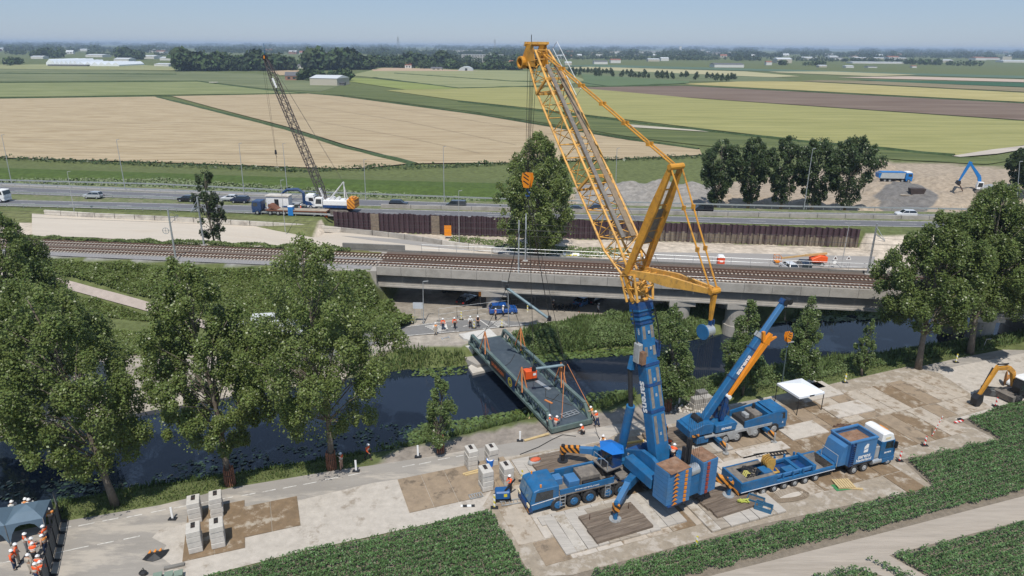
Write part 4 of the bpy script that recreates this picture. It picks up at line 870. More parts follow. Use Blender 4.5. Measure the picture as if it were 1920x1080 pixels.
# lattice jib
wy_=Vector((0,1,0))
K=Vector((3.1,0,20.4)); J0=b1; tipp=Vector((20.6,0,39.6)); jd=(tipp-K).normalized(); jh=Vector((0,-1,0)).cross(jd)
ho=Vector((0,0,0))
jr=1 if (FB.to_3x3()@jh).z>0 else -1; jh=jh*jr
st=[(J0+ax*.2,1.7,1.5),(K+ax*.3,2.3,2.0)]
ad=thing_=None
ja=MB(); ja.M=FB; ja.b2(0,0,0,0,0,0)
adp=MB(); adp.M=FB; adp.cyl(J0+Vector((0,-.9,.1)),J0+Vector((0,.9,.1)),.18,n=8); adapter=adp.build('jib_adapter',m_yel,big)
lattice(adapter,'lacing',FB,[(J0+ax*.1,1.8,1.5),(J0+ax*2.6,2.2,1.9)],wy_,hv,.12,.07,m_yel,1.1)
for sy in (-.85,.85):
    b=MB(); b.M=FB; b.beam(J0+Vector((0,sy,.2)),K+Vector((0.3,sy*1.2,.4)),.28,.34); b.build('foot_leg',m_yeld,adapter)
b=MB(); b.M=FB; b.box(J0+ax*1.2,(.8,.9,1.1)); b.build('winch',m_yel,adapter)
base=K+jd*.2
mid1=K+jd*3.2; L=(tipp-K).length
jm=MB(); jm.M=FB; jm.cyl(base-wy_*1.1,base+wy_*1.1,.16,n=8); jib=jm.build('lattice_jib',m_yel,big)
P=lattice(jib,'lacing',FB,[(base,1.9,1.0),(mid1,2.5,2.25),(K+jd*(L*.52),2.5,2.25),(K+jd*(L-4.5),2.4,2.2),(K+jd*(L-.8),1.6,1.7)],wy_,jh,.115,.048,m_yel,1.45)
# thick middle frames
for s in (.38,.82):
    b=MB(); b.M=FB; p=K+jd*L*s
    for sy in(-1,1): b.beam(p+wy_*sy*1.28-jh*1.15,p+wy_*sy*1.28+jh*1.2,.22)
    b.beam(p-wy_*1.28+jh*1.17,p+wy_*1.28+jh*1.17,.22); b.beam(p-wy_*1.28-jh*1.17,p+wy_*1.28-jh*1.17,.2); b.build('cross_frame',m_yel,jib)
for sy,w,a0,a1 in ((.55,.42,3.2,L-3),(-.62,.55,3.2,L-3)):
    b=MB(); b.M=FB; p=K+jd*a0+jh*1.28+wy_*sy; q=K+jd*a1+jh*1.25+wy_*sy*.9; b.beam(p,q,w,.1,upv=tuple(jh)); b.build('walkway',m_grey if sy>0 else mat('tan_grating',(.24,.18,.12),.85,var=.25,scale=2),jib)
# jib head
hd=K+jd*(L-.6); 
b=MB(); b.M=FB
for sy in (-.8,.8):
    b.xprof([(hd.x-.8,hd.z-1.2),(hd.x+1.3,hd.z-1.1),(hd.x+1.6,hd.z-.3),(hd.x+.9,hd.z+.9),(hd.x-.3,hd.z+1.0)],sy-.06,sy+.06)
head=b.build('jib_head',m_yeld,jib)
b=MB(); b.M=FB
for x,z in ((hd.x+1.0,hd.z+.9),(hd.x-.2,hd.z+1.0),(hd.x+1.4,hd.z-.5)): b.cyl((x,-1.0,z),(x,1.0,z),.12,n=8)
b.build('head_crossbar',m_yel,head); b=MB(); b.M=FB; b.beam((hd.x+.9,-1,hd.z+1.1),(hd.x+.9,1,hd.z+1.1),.25,.25); b.build('head_crossbar',m_yel,head); b=MB(); b.M=FB; b.beam((hd.x-.4,-1,hd.z+1.1),(hd.x-.4,1,hd.z+1.1),.25,.25); b.build('head_crossbar',m_yel,head)
for y in (-.45,-.15,.15,.45):
    b=MB(); b.M=FB; b.cyl((hd.x+1.0,y-.06,hd.z-.9),(hd.x+1.0,y+.06,hd.z-.9),.55,n=16); b.build('sheave',m_black,head)
b=MB(); b.M=FB; c=Vector((hd.x+1.5,.9,hd.z-.8))
vs=[];k=16
for (dy,r) in ((-.35,.45),(-.35,.62),(.35,.62),(.35,.45)):
    for i in range(k): a=2*math.pi*i/k; vs.append(c+Vector((r*math.cos(a),dy,r*math.sin(a))))
b.add(vs,[(i*k+j,i*k+(j+1)%k,((i+1)%4)*k+(j+1)%k,((i+1)%4)*k+j) for i in range(4) for j in range(k)]); b.build('guide_drum',m_yeld,head)
b=MB(); b.M=FB; a_=K+jd*(L-7)+jh*1.3-wy_*1.2; c_=K+jd*(L-1)+jh*1.2-wy_*1.0
for off in (jh*.15,jh*1.1): b.cyl(a_+off,c_+off,.035,n=4)
for i in range(7): p=a_.lerp(c_,i/6); b.cyl(p,p+jh*1.1,.03,n=4)
b.build('handrail',m_steelg,jib)
b=MB(); b.M=FB; b.cyl((hd.x,0.8,hd.z+1),(hd.x,.8,hd.z+1.9),.04,n=5); b.build('aerial',m_black,head)
# A-frame struts (V shaped) and rear strut
S1=Vector((-1.0,0,30.8)); S2=Vector((-6.45,0,21.7)); SB=Vector((3.0,0,20.6))
for sy in (-1,1):
    b=MB(); b.M=FB; m1=SB+Vector((0,sy*1.05,0)); m2=S1+Vector((0,sy*.55,0)); b.beam(m1,m1.lerp(m2,.62),.3,.55,w2=.3,h2=.8); b.beam(m1.lerp(m2,.62),m2,.3,.8,w2=.25,h2=.4); b.build('mast_leg',m_yeld,big)
    b=MB(); b.M=FB; m1=SB+Vector((-.3,sy*.95,.2)); m2=S2+Vector((0,sy*.3,0)); b.beam(m1,m1.lerp(m2,.5),.25,.45,w2=.25,h2=.95); b.beam(m1.lerp(m2,.5),m2,.25,.95,w2=.22,h2=.4); b.build('rear_mast_leg',m_yel,big)
b=MB(); b.M=FB
for t in (.12,.3,.42,.54,.66,.8,.93):
    w=1.05+(.55-1.05)*t; p=SB.lerp(S1,t); b.beam(p-Vector((0,w,0)),p+Vector((0,w,0)),.12)
for t,t2 in ((.12,.3),(.3,.42)): w=1;b.beam(SB.lerp(S1,t)-Vector((0,w,0)),SB.lerp(S1,t2)+Vector((0,w,0)),.1)
b.build('mast_bracing',m_yeld,big)
b=MB(); b.M=FB; 
for t,t2 in ((.3,.62),): b.beam(SB.lerp(S1,t),SB.lerp(S1,t2),1.1,.1,upv=(1,0,0),w2=.9)
b.build('mast_floor',m_grey,big)
b=MB(); b.M=FB
for i in range(8):
    t=.06+i*.12; w=.95+(.3-.95)*t; p=SB.lerp(S2,t)+Vector((-.2,0,.15)); q=SB.lerp(S2,t+.1)+Vector((-.2,0,.15)); b.beam(p-Vector((0,w,0)),p+Vector((0,w,0)),.09); b.beam(p-Vector((0,w,0)),q+Vector((0,w,0)),.07)
b.build('rear_mast_bracing',m_yel,big)
for pt,w in ((S1,.75),(S2,.5)):
    b=MB(); b.M=FB; b.cyl(pt-Vector((0,w,0)),pt+Vector((0,w,0)),.26,n=10); b.build('mast_head',m_yeld,big)
b=MB(); b.M=FB; b.tube([(3.2,-1.0,20.2),(-.2,-1.0,20.3),(-5.0,-.4,21.0)],.03,4); 
for i in range(6): b.cyl((2.2-i*1.1,-1.0,20.25),(2.2-i*1.1,-.95,21.3),.03,n=4)
b.build('rear_mast_handrail',m_steelg,big)
# pendants
tipl=K+jd*(L-1.2)+jh*.9
pa=S1.lerp(tipl,.36)
for sy in (-.3,.3):
    b=MB(); b.M=FB; a=S1+Vector((0,sy*.6,0)); c=tipl+Vector((0,sy*.7,0)); n_=6
    for i in range(n_): b.cyl(a.lerp(c,i/n_+.01),a.lerp(c,(i+1)/n_-.01),.075,n=6); b.box(a.lerp(c,(i+1)/n_ if i<n_-1 else .99),(.34,.2,.34))
    b.build('jib_pendant_bar',m_yeld,big)
    b=MB(); b.M=FB; a=S1+Vector((0,sy*2.0,0)); c=S2+Vector((0,sy*1.2,0)); n_=3
    for i in range(n_): b.cyl(a.lerp(c,i/n_+.01),a.lerp(c,(i+1)/n_-.01),.075,n=6); b.box(a.lerp(c,(i+1)/n_ if i<n_-1 else .99),(.3,.18,.4))
    b.build('back_pendant_bar',m_yeld,big)
# rear adjusting link + sheave block + ropes down to the counterweight
R1=Vector((-6.45,0,21.4)); R2=Vector((-6.4,0,19.2))
b=MB(); b.M=FB; b.beam(R1,R2,.3,.45,w2=.2,h2=.25); b.build('link_plate',m_yeld,big)
b=MB(); b.M=FB; c=Vector((-6.4,0,18.3)); b.cyl(c+Vector((0,-.25,0)),c+Vector((0,.7,0)),.45,n=18); blk=b.build('rope_block',m_steelg,big)
b=MB(); b.M=FB; b.cyl(c+Vector((0,.7,0)),c+Vector((0,.8,0)),.65,n=18); b.build('block_cheek',m_blue,blk)
b=MB(); b.M=FB; b.beam(c+Vector((0,-.3,.9)),c+Vector((0,-.3,-.6)),.3,.1); b.beam(c+Vector((0,0,.9)),c+Vector((0,0,.3)),.3,.1); b.build('block_frame',m_blued,blk)
for i in range(8):
    b=MB(); b.M=FB; y=-.25+i*.12; b.cyl((-6.4+(.35 if i%2 else -.35),y,18.2),(-5.9+(.45 if i%2 else -.3),y-.35,4.6),.016,n=4,caps=False); b.build('rope',m_rope,big)
b=MB(); b.M=FB; b.tube([K+jd*(L-2)+jh*1.0,(5,-1.2,25.5),(3.6,-1.2,20.5)],.025,4) if False else b.cyl(K+jd*(L*.80)-wy_*1.3,(-.5,-1.6,19.5),.022,n=4); b.build('rope',m_rope,big)
# hoist ropes, hook block
HB=Vector((1.66,75.9,25.9)); hs=FB@Vector((hd.x+1.0,0,hd.z-.9))
b=MB()
for i in range(6):
    o=nB*(-.4+.16*i)+dB*(.5 if i%2 else -.5); b=MB(); b.cyl(hs+o,Vector((HB.x,HB.y,HB.z+.9))+o*.55,.022,n=4,caps=False); b.build('hoist_rope',m_rope,big)
def hookblock(loc,lab,s=1,rz=0):
    t=thing('hook_block',lab,'hook block',loc,rz,'hook blocks')
    b=MB()
    for y in(-.32,.32): b.xprof([(-.35*s,-.9*s),(.35*s,-.9*s),(.62*s,.1*s),(.5*s,.8*s),(-.5*s,.8*s),(-.62*s,.1*s)],(y-.06)*s,(y+.06)*s)
    b.b2(-.3*s,.3*s,-.3*s,.3*s,-.95*s,-.5*s); b.build('block_housing',m_or,t)
    b=MB()
    for y in(-.39,.39):
        for z in(-.3,.2,.6): b.box((0,y*s,z*s),(.8*s,.02,.12*s),ry=.5)
    b.build('warning_bars',m_black,t)
    b=MB(); b.tube([(0,0,-.9*s),(0,0,-1.35*s),(.28*s,0,-1.55*s),(.22*s,0,-1.9*s),(-.1*s,0,-2.0*s),(-.3*s,0,-1.8*s)],[.1*s,.12*s,.13*s,.12*s,.09*s,.04*s],6); b.build('hook',m_blued if s<1 else m_or,t); return t
hookblock(HB,'orange hook block with dark stripes hanging before the big round poplar',.95,R_(-30))
# ---------------- LIFTED BRIDGE
zb_=.75
n1=G(1030,800,zb_); n2=G(1112,786,zb_); f1=G(886,641,zb_+.3); f2=G(936,629,zb_+.3)
ax_b=((f1+f2)-(n1+n2)); Lb=ax_b.length/2; ax_b.normalize(); sb=Vector((ax_b.y,-ax_b.x,0)).normalized(); ctr=(n1+n2+f1+f2)/4; Wb=5.2
print('bridge',Lb,(n2-n1).length,(f2-f1).length,ctr)
FBr=frame(Vector((ctr.x,ctr.y,zb_+.15)),ax_b,ax_b.cross(Vector((0,0,1)))*-1)
m_bg=mat('grey_green_steel',(.10,.145,.135),.5,var=.12,scale=1,dirt=(.17,.20,.185),dscale=1)
m_bd=mat('bridge_decking',(.050,.068,.085),.65,var=.12,scale=2,dirt=(.08,.10,.12),dscale=.6)
br=thing('steel_bridge','dark grey-green steel truss bridge hanging in slings over the canal','bridge',(ctr.x,ctr.y,zb_),world=True)
b=MB(); b.M=FBr; b.b2(-Lb/2,Lb/2,-Wb/2+.45,Wb/2-.45,-.12,.02); b.build('deck',m_bd,br)
b=MB(); b.M=FBr
for i in range(14): x=-Lb/2+i*Lb/13; b.b2(x-.1,x+.1,-Wb/2+.1,Wb/2-.1,-.55,-.12)
b.b2(-Lb/2-.25,-Lb/2+.05,-Wb/2,Wb/2,-.55,.0); b.b2(Lb/2-.05,Lb/2+.25,-Wb/2,Wb/2,-.55,.0); b.build('cross_beams',m_bg,br)
for s in (-1,1):
    y=s*(Wb/2-.2); x0,x1=-Lb/2+1.3,Lb/2-.8
    b=MB(); b.M=FBr; b.b2(x0,x1,y-.2,y+.2,1.15,1.42); ch=b.build('truss_top_chord',m_bg,br)
    b=MB(); b.M=FBr; b.b2(-Lb/2,Lb/2,y-.22,y+.22,-.45,-.12); b.build('truss_bottom_chord',m_bg,br)
    b=MB(); b.M=FBr; n=11; dx=(x1-x0)/n
    for i in range(n):
        xa=x0+i*dx; b.beam((xa,y,1.2),(xa+dx/2,y,-.2),.13); b.beam((xa+dx/2,y,-.2),(xa+dx,y,1.2),.13); b.beam((xa+dx/2,y+.02,-.2),(xa+dx/2,y+.02,1.2),.1)
    b.beam((x0,y,1.25),(-Lb/2+.2,y,-.2),.36,.3); b.beam((x1,y,1.25),(Lb/2-.1,y,-.2),.3,.3); b.build('truss_diagonals',m_bg,br)
# banner on the near-left truss
def onbr(x,y,z): return FBr@Vector((x,y,z))
sL=None
for s in(-1,1):
    if onbr(0,s*2,0).x<ctr.x: sL=s
yb_=sL*(Wb/2-.2+.24)
tdir=-ax_b   # reads from far to near, seen from the left/water side
b=MB(); b.M=FBr; b.b2(-.4,4.6,yb_-.015,yb_+.015,-.1,1.15); ban=b.build('banner',mat('dark_banner',(.02,.018,.016),.7),br)
text('DE BRUGGEN',.62,frame(onbr(2.1,yb_+sL*.03,.5),tdir,(0,0,1)),mat('banner_orange',(.6,.14,.03),.6),ban,bold=.02)
b=MB(); b.M=FBr; b.b2(-3.0,-.5,yb_-.015,yb_+.015,-.15,1.2); ban=b.build('banner',mat('blue_banner',(.01,.03,.10),.6),br)
b=MB(); b.M=FBr
for r in (.62,.40):
    vs=[];k=20; 
    for i in range(k):
        a=2*math.pi*i/k
        for rr in (r,r-.13): vs.append((-1.7+rr*math.cos(a),yb_+sL*.03,.5+rr*.95*math.sin(a)))
    b.add(vs,[(2*i,2*i+1,2*((i+1)%k)+1,2*((i+1)%k)) for i in range(k)])
b.build('yellow_rings',mat('banner_yellow',(.6,.5,.02),.6),ban)
# slings & spreader beams
sp1=(Vector((-.63,76,13.01)),Vector((4.51,76,9.11)))
s_far=FBr@Vector((5.5,0,4.6)); 
def onV(px,py,P): d=ray(px,py); return CAM+d*((P-CAM).dot(Vector((0,1,0)))/d.y)
A1=onV(950,540,Vector((0,78.5,0))); A2=onV(1030,598,Vector((0,76.5,0)))
B1=onV(1001,692,Vector((0,72.0,0))); B2=onV(1059,684,Vector((0,72.8,0)))
m_spr=mat('spreader_tube',(.16,.23,.26),.5,var=.15,scale=2)
for (p,q,lab) in ((A1,A2,'tilted blue-grey spreader beam high above the far half of the bridge'),(B1,B2,'small level blue-grey spreader beam above the near half of the bridge beside the orange generator')):
    t=thing('spreader_beam',lab,'lifting beam',(p+q)/2,group='lifting beams',world=True)
    b=MB(); b.cyl(p,q,.17,n=12); b.build('tube',m_spr,t)
    for e in (p,q): b=MB(); b.cyl(e-Vector((0,0,.25)),e+Vector((0,0,.4)),.16,n=8); b.box(e,(.5,.35,.45)); b.build('end_fitting',m_black,t)
HK=HB-Vector((0,0,1.8))
def sling(p,q,lab,r=.045,m=None): 
    b=MB(); b.cyl(p,q,r,n=5); o=b.build('lifting_sling',m or m_rope); tag(o,lab,'sling','slings and ropes of the lift'); return o
sling(HK,A1,'dark sling from the hook block to the high end of the tilted spreader beam'); sling(HK,A2,'dark sling from the hook block to the low end of the tilted spreader beam')
sling(HK+Vector((.1,0,0)),B1,'long sling from the hook block to the near spreader beam by the generator',.03); sling(HK+Vector((.2,0,0)),B2,'long sling from the hook block to the spreader beam end over the right truss',.03)
tops=[]
yT=Wb/2-.2
for (apx,x,s,e,lab) in (((922,632),6.8,sL,A1,'left far'),((976,622),6.0,-sL,A1,'right far'),((996,700),-4.4,sL,B1,'left near'),((1058,692),-5.2,-sL,B2,'right near')):
    P0=FBr@Vector((x,s*yT,1.42)); ap=P0+Vector((0,0,2.3))
    t=thing('sling_tripod','orange webbing slings spread over the %s part of the bridge truss'%lab,'sling',ap,group='orange webbing slings',world=True)
    for dx in (-.9,.9):
        for dy in(-.35,.35):
            b=MB(); b.beam(ap+Vector((0,0,0)),FBr@Vector((x+dx,s*yT+dy,.9)),.13,.07); b.build('webbing',m_or2,t)
    sling(e,ap,'dark sling down to the %s orange webbing'%lab,.03)
sling(A2,FBr@Vector((4.0,-sL*yT,3.4)),'thin sling dropping from the low end of the tilted spreader beam',.03)
# guide ropes held by workers
sling(B2+Vector((.3,0,.1)),Vector((9.2,66.9,1.3)),'pale orange guide rope running to the workers at the right bridge corner',.03,m_or2)
sling(B2,Vector((5.6,66.2,1.3)),'orange guide rope held by the workers at the left bridge corner',.035,m_or2)
sling(A1+Vector((.3,0,-3)),G(888,637,1),'guide rope from the far slings to the far left bridge corner',.025)
# bridge load: generator, frame, planks
g=FBr@Vector((-1.2,-sL*.3,.02)); t=thing('generator','bright orange generator box standing on the bridge deck','generator',g,math.atan2(U.y,U.x))
b=MB(); b.b2(-.75,.75,-.5,.5,.25,1.35); b.build('housing',mat('signal_orange',(.75,.10,.015),.45,var=.08),t,bevel=.05); b=MB(); b.b2(-.9,.9,-.6,.6,0,.2); b.build('skid',m_black,t); b=MB(); b.b2(.2,.6,-.515,-.5,.7,1.0); b.build('label_plate',m_white,t); b=MB(); b.b2(.76,.775,-.35,.35,.45,1.1); b.build('vent',m_black,t)
b=MB(); b.M=FBr; b.beam((-2.0,-sL*.8,.08),(-4.6,-sL*1.3,.08),.5,.1); tag(b.build('metal_ramp',m_steelg),'flat silver metal ramp lying on the bridge deck beside the generator','ramp')
b=MB(); b.M=FBr; b.beam((-6.6,sL*.4,.08),(-7.7,sL*.0,.08),.25,.08); tag(b.build('plank',m_or2),'short orange plank lying on the near half of the bridge deck','plank')
t=thing('drain_grid','small flat steel grid lying on the near end of the bridge deck','grid',FBr@Vector((-Lb/2+1.6,-sL*.7,.03)),ROADA+.2)
b=MB()
for y in(-.4,0,.4): b.beam((-1,y,.1),(1,y,.1),.08)
for x in(-1,-.3,.4,1): b.beam((x,-.45,.12),(x,.45,.12),.08)
b.build('frame_bars',m_steelg,t)
b=MB(); b.M=FBr; b.tube([(6,-1.6,.06),(4,0,.06),(3.2,1.2,.06)],.03,4); b.tube([(-6,-1.8,.06),(-7.5,.3,.06),(-9.5,1.2,.06)],.03,4); b.tube([(-3,-1.6,.06),(-6,0,.06),(-9,-1.9,.06)],.03,4); tag(b.build('loose_rope',m_rope),'thin dark ropes lying loose across the bridge deck','rope')
# ---------------- SECOND CRANE (frame: x=+U forward, y=+V away from camera)
def uvp(u,v,z=0): return xy(u,v,z)
c2=thing('mobile_crane','four-axle blue mobile crane with orange folded jib beside its raised boom','crane',uvp(46,52.3,0),world=True)
F2=frame(uvp(40.4,52.3,0),U,V_)
b=MB(); b.M=F2; b.b2(.2,9.6,-.6,.6,.7,1.35); b.build('chassis',m_blued,c2)
b=MB(); b.M=F2; b.b2(.6,9.3,-1.36,1.36,1.35,1.55); b.xprof([(1.9,1.2),(9.2,1.2),(9.2,1.5),(1.9,1.5)],-1.37,1.37); 
b.build('carrier_deck',m_gp,c2,bevel=.03)
for x0,x1 in ((3.8,4.4),(6.3,6.95)):
    b=MB(); b.M=F2; b.xprof([(x0,.55),(x1,.55),(x1+.5,1.35),(x0-.5,1.35)],-1.38,-1.2); b.build('fender_box',m_gp,c2)
b=MB(); b.M=F2; b.b2(-.3,1.2,-1.2,1.2,.7,1.5); b.build('rear_frame',m_blue,c2,bevel=.05)
for x in (3.22,4.71,7.1,9.6):
    for sy in (-1,1): wheel(c2,F2,x,sy*1.15,.68,.68,.45,m_blue2 if False else m_gp,side=sy)
b=MB(); b.M=F2; b.xprof([(9.3,1.3),(11.2,.75),(11.35,1.6),(11.2,2.6),(10.9,2.75),(9.3,2.75)],-1.32,1.32); b.b2(10.2,11.3,-1.32,1.32,.6,1.2); cab2=b.build('cab',m_blue,c2,bevel=.06)
b=MB(); b.M=F2; q3(b,[(9.75,-1.335,1.75),(11.0,-1.335,1.75),(10.9,-1.335,2.5),(9.75,-1.335,2.5)]); b.build('side_window',m_gl,cab2)
b=MB(); b.M=F2; q3(b,[(11.36,-1.2,1.65),(11.36,1.2,1.65),(11.25,1.2,2.5),(11.25,-1.2,2.5)]); b.build('windscreen',m_gl,cab2)
b=MB(); b.M=F2; b.xprof([(5.6,1.55),(10.6,1.55),(10.6,2.3),(9.9,2.75),(7.3,2.5),(5.6,2.3)],-1.34,-1.2); b.xprof([(5.6,1.55),(10.6,1.55),(10.6,2.3),(9.9,2.75),(7.3,2.5),(5.6,2.3)],1.2,1.34); b.b2(8.8,9.4,-1.2,1.2,1.55,2.6); b.b2(9.2,11.0,-1.25,1.25,2.74,2.8); b.build('engine_housing',m_blue,c2)
for (x0,x1,y0,y1,z0,z1,m,nm) in ((5.8,7.0,-1.1,1.1,1.55,2.1,m_dark,'engine'),(7.2,8.2,-.9,.9,1.55,2.6,m_dirtb,'engine'),(6.3,6.8,-.5,.3,2.1,2.6,m_gp,'air_filter'),(7.9,8.2,.3,.6,2.3,3.2,m_black,'exhaust')):
    b=MB(); b.M=F2; b.b2(x0,x1,y0,y1,z0,z1); b.build(nm,m,c2,bevel=.06)
text('s',.5,frame(F2@Vector((10.7,-1.36,1.35)),U,(0,0,1)),m_white,c2,'emblem')
# outriggers
for x,y,s in ((2.2,-1.3,-1),(8.4,-1.3,-1),(2.0,1.3,1),(8.3,1.3,1)):
    b=MB(); b.M=F2; b.beam((x,y*.4,1.0),(x,y+s*.7,.95),.4,.4); ob=b.build('outrigger_beam',m_blue,c2)
    b=MB(); b.M=F2; b.beam((x,y+s*.7,.95),(x,y+s*1.6,.95),.34,.34); b.build('extension',m_haz,ob)
    b=MB(); b.M=F2; b.cyl((x,y+s*1.6,.25),(x,y+s*1.6,1.3),.1,n=8); b.build('jack',m_gp,ob)
    b=MB(); b.M=F2; b.cyl((x,y+s*1.6,.14),(x,y+s*1.6,.24),.32,n=12); b.build('foot_plate',m_gp,ob)
# superstructure
b=MB(); b.M=F2; b.cyl((3.6,0,1.5),(3.6,0,1.8),1.0,n=18); b.b2(-.6,5.0,-.9,.9,1.8,2.1); b.xprof([(-.9,1.8),(1.6,1.8),(1.6,2.9),(.4,3.0),(-.9,2.6)],-1.3,1.3) ; sup=b.build('superstructure',m_blue,c2,bevel=.05)
b=MB(); b.M=F2; b.b2(1.8,4.4,-1.45,-.75,1.75,2.65); b.build('side_housing',m_blue,sup,bevel=.06)
text('sarens',.5,frame(F2@Vector((3.1,-1.47,2.2)),U,(0,0,1)),m_white,sup,bold=.03)
b=MB(); b.M=F2; b.xprof([(3.2,2.2),(4.6,2.2),(4.9,3.0),(4.6,3.8),(3.2,3.8)],.6,1.4); oc=b.build('operator_cab',m_blued,sup); 
b=MB(); b.M=F2; q3(b,[(3.4,.58,2.5),(4.6,.58,2.5),(4.5,.58,3.6),(3.4,.58,3.6)]); b.build('cab_window',m_gl,oc)
b=MB(); b.M=F2; b.box((-1.0,0,2.1),(.6,2.5,.8)); b.build('counterweight',m_blue,sup); b=MB(); b.M=F2; b.box((-.6,-1.32,1.9),(.9,.05,.3)); b.build('warning_stripes',m_haz,sup)
b=MB(); b.M=F2; b.cyl((.3,-.6,3.1),(.3,.6,3.1),.35,n=12); b.build('winch',m_black,sup)
# boom
ob0=Vector((1.0,0,2.6)); tipW=uvp(*uv(Vector((28.63,66.25,0))),15.24); tl=F2.inverted()@Vector((28.63,66.25,15.24)); tl.y=0; 
bx=(tl-ob0).normalized(); Lc=(tl-ob0).length
def seg2(b,s0,s1,w,h): b.beam(ob0+bx*s0,ob0+bx*s1,w,h)
b=MB(); b.M=F2; seg2(b,-.3,Lc*.71,.72,.82); bo=b.build('boom_base_section',m_blue,c2,bevel=.08)
b=MB(); b.M=F2; seg2(b,Lc*.71,Lc*.97,.5,.56); bi=b.build('inner_boom_section',m_blue2,bo,bevel=.05)
b=MB(); b.M=F2
for s in (.36,.6,.705): seg2(b,Lc*s,Lc*s+.12,.8,.92)
b.build('boom_collar',m_blued,bo)
b=MB(); b.M=F2; seg2(b,Lc*.69,Lc*.725,.85,1.0); b.build('boom_end_plate',m_gp,bo)
b=MB(); b.M=F2; seg2(b,Lc*.965,Lc*1.0,.6,.8); he=b.build('boom_head',m_blued,bi)
b=MB(); b.M=F2; hp_=ob0+bx*Lc
for dx in (-.1,.45): b.cyl(hp_+Vector((dx,-.35,-.2)),hp_+Vector((dx,.35,-.2)),.33,n=12)
b.build('head_sheave',m_black,he)
up2=Vector((0,1,0)).cross(bx)*-1; 
if up2.z<0: up2=-up2
tx=F2.to_3x3()@bx; ty=F2.to_3x3()@up2
text('sarens',.8,frame(F2@(ob0+bx*Lc*.475+Vector((0,-.37,0.08))),tx,ty),m_white,bo,bold=.04,space=1.0,xs=1.15)
text('Demag',.4,frame(F2@(ob0+bx*Lc*.88+Vector((0,-.37,0))),tx,ty),m_white,bi,bold=.01) if False else None
b=MB(); b.M=F2; b.cyl((3.4,0,2.2),ob0+bx*4.6-up2*.3,.24,n=10); cy=b.build('luffing_cylinder',m_blued,c2)
# folded orange jib on the side nearest the camera
jo=Vector((0,-.55,0))-up2*.55
P0=ob0+bx*(Lc*.25)+jo; P1=ob0+bx*(Lc*.70)+jo
jb=MB(); jb.M=F2; jb.beam(P0,P1,.3,.34,w2=.4,h2=.7); jj=jb.build('folded_jib',m_or,c2,bevel=.03)
jb=MB(); jb.M=F2; jb.beam(P1-bx*.3,P1+bx*.9+up2*.1,.45,.9,w2=.35,h2=.3); jb.beam(P1,P1+Vector((1.2,0,.3)),.35,.5,w2=.2,h2=.12); jb.beam(P1-bx*.2+up2*.4,P1+bx*.6+up2*1.1,.3,.3); jb.build('jib_end',m_or,jj)
jb=MB(); jb.M=F2; jb.cyl(P0-bx*.1-Vector((0,.3,0)),P0-bx*.1+Vector((0,.3,0)),.22,n=10); jb.build('jib_pin',m_white,jj)
jb=MB(); jb.M=F2; jb.beam(P0-bx*.2,(3.0,-.7,2.7),.28,.3); jb.build('jib_support',m_blued,jj)
hw=F2@(hp_+Vector((.3,0,-.4)))
hb=onV(1478,631,Vector((0,hw.y+.8,0)))
b=MB(); b.cyl(hw,Vector((hw.x+.05,hw.y+.1,hw.z-1.6)),.02,n=4); b.box(Vector((hw.x+.05,hw.y+.1,hw.z-1.8)),(.12,.12,.35)); o=b.build('whip_line',m_rope,c2)
b=MB(); q=hw+Vector((-.5,0,-.1)); b.cyl(q,Vector((hb.x,hb.y,hb.z+.4)),.018,n=4); b.build('hoist_rope',m_rope,c2)
hookblock(Vector(hb),'small orange and black hook block hanging above the dark lamp post',.62,ROADA)
for o_ in (ob0+bx*Lc*.98,): 
    b=MB(); b.M=F2; b.cyl(o_+up2*.5,ob0+bx*2+up2*.9,.02,n=4); b.build('boom_rope',m_rope,c2)
# ---------------- TRAILER
tr=thing('low_loader','long blue seven-axle low loader trailer coupled behind the ballast truck','trailer',uvp(44,43.8,0),world=True)
Ft=frame(uvp(38.9,43.85,0),U,V_)
b=MB(); b.M=Ft; b.b2(.0,11.2,-1.4,1.4,.85,1.1); b.b2(.1,10.6,-.5,.5,.55,.85); b.build('chassis',m_blued,tr)
b=MB(); b.M=Ft; b.b2(0,3.9,-1.4,1.4,1.1,1.16); b.build('platform',m_dirtb,tr); b=MB(); b.M=Ft; b.b2(8.9,11.2,-1.4,1.4,1.1,1.3); b.build('platform',m_dirtb,tr)
for y0,y1 in ((-1.45,-1.25),(1.25,1.45)):
    b=MB(); b.M=Ft; b.b2(0,4.1,y0,y1,1.0,1.95); b.build('side_wall',m_blue,tr)
    b=MB(); b.M=Ft; b.b2(4.1,11.2,y0-.02 if y0<0 else y0,y1 if y0<0 else y1+.02,1.0,1.32); b.build('side_beam',m_blue,tr)
b=MB(); b.M=Ft; b.b2(-.05,.15,-1.45,1.45,.95,1.98); b.build('end_wall',m_blue,tr); b=MB(); b.M=Ft; b.b2(4.0,4.2,-1.25,1.25,1.1,1.8); b.build('bulkhead',m_blue,tr)
b=MB(); b.M=Ft; b.b2(.15,4.0,-1.3,-.85,1.86,1.95); b.b2(.15,4.0,.85,1.3,1.86,1.95); b.b2(.15,1.0,-.85,.85,1.86,1.95); b.build('box_top',m_dirtb,tr)
for (x0,x1,y0,y1,z1) in ((3.0,4.0,-.85,.2,2.05),(4.4,4.8,-1.0,1.0,1.5),(7.0,7.4,-1.2,1.2,1.6),(5.6,6.8,-.9,-.1,1.65),(8.7,9.0,-1.2,1.2,1.8)):
    b=MB(); b.M=Ft; b.b2(x0,x1,y0,y1,1.1,z1); b.build('cross_member',m_blue,tr)
for y in (-1.0,1.0):
    b=MB(); b.M=Ft; b.beam((4.3,y,1.45),(9.0,y,1.5),.18,.3); b.build('loading_beam',m_blue2 if y<0 else m_blue,tr)
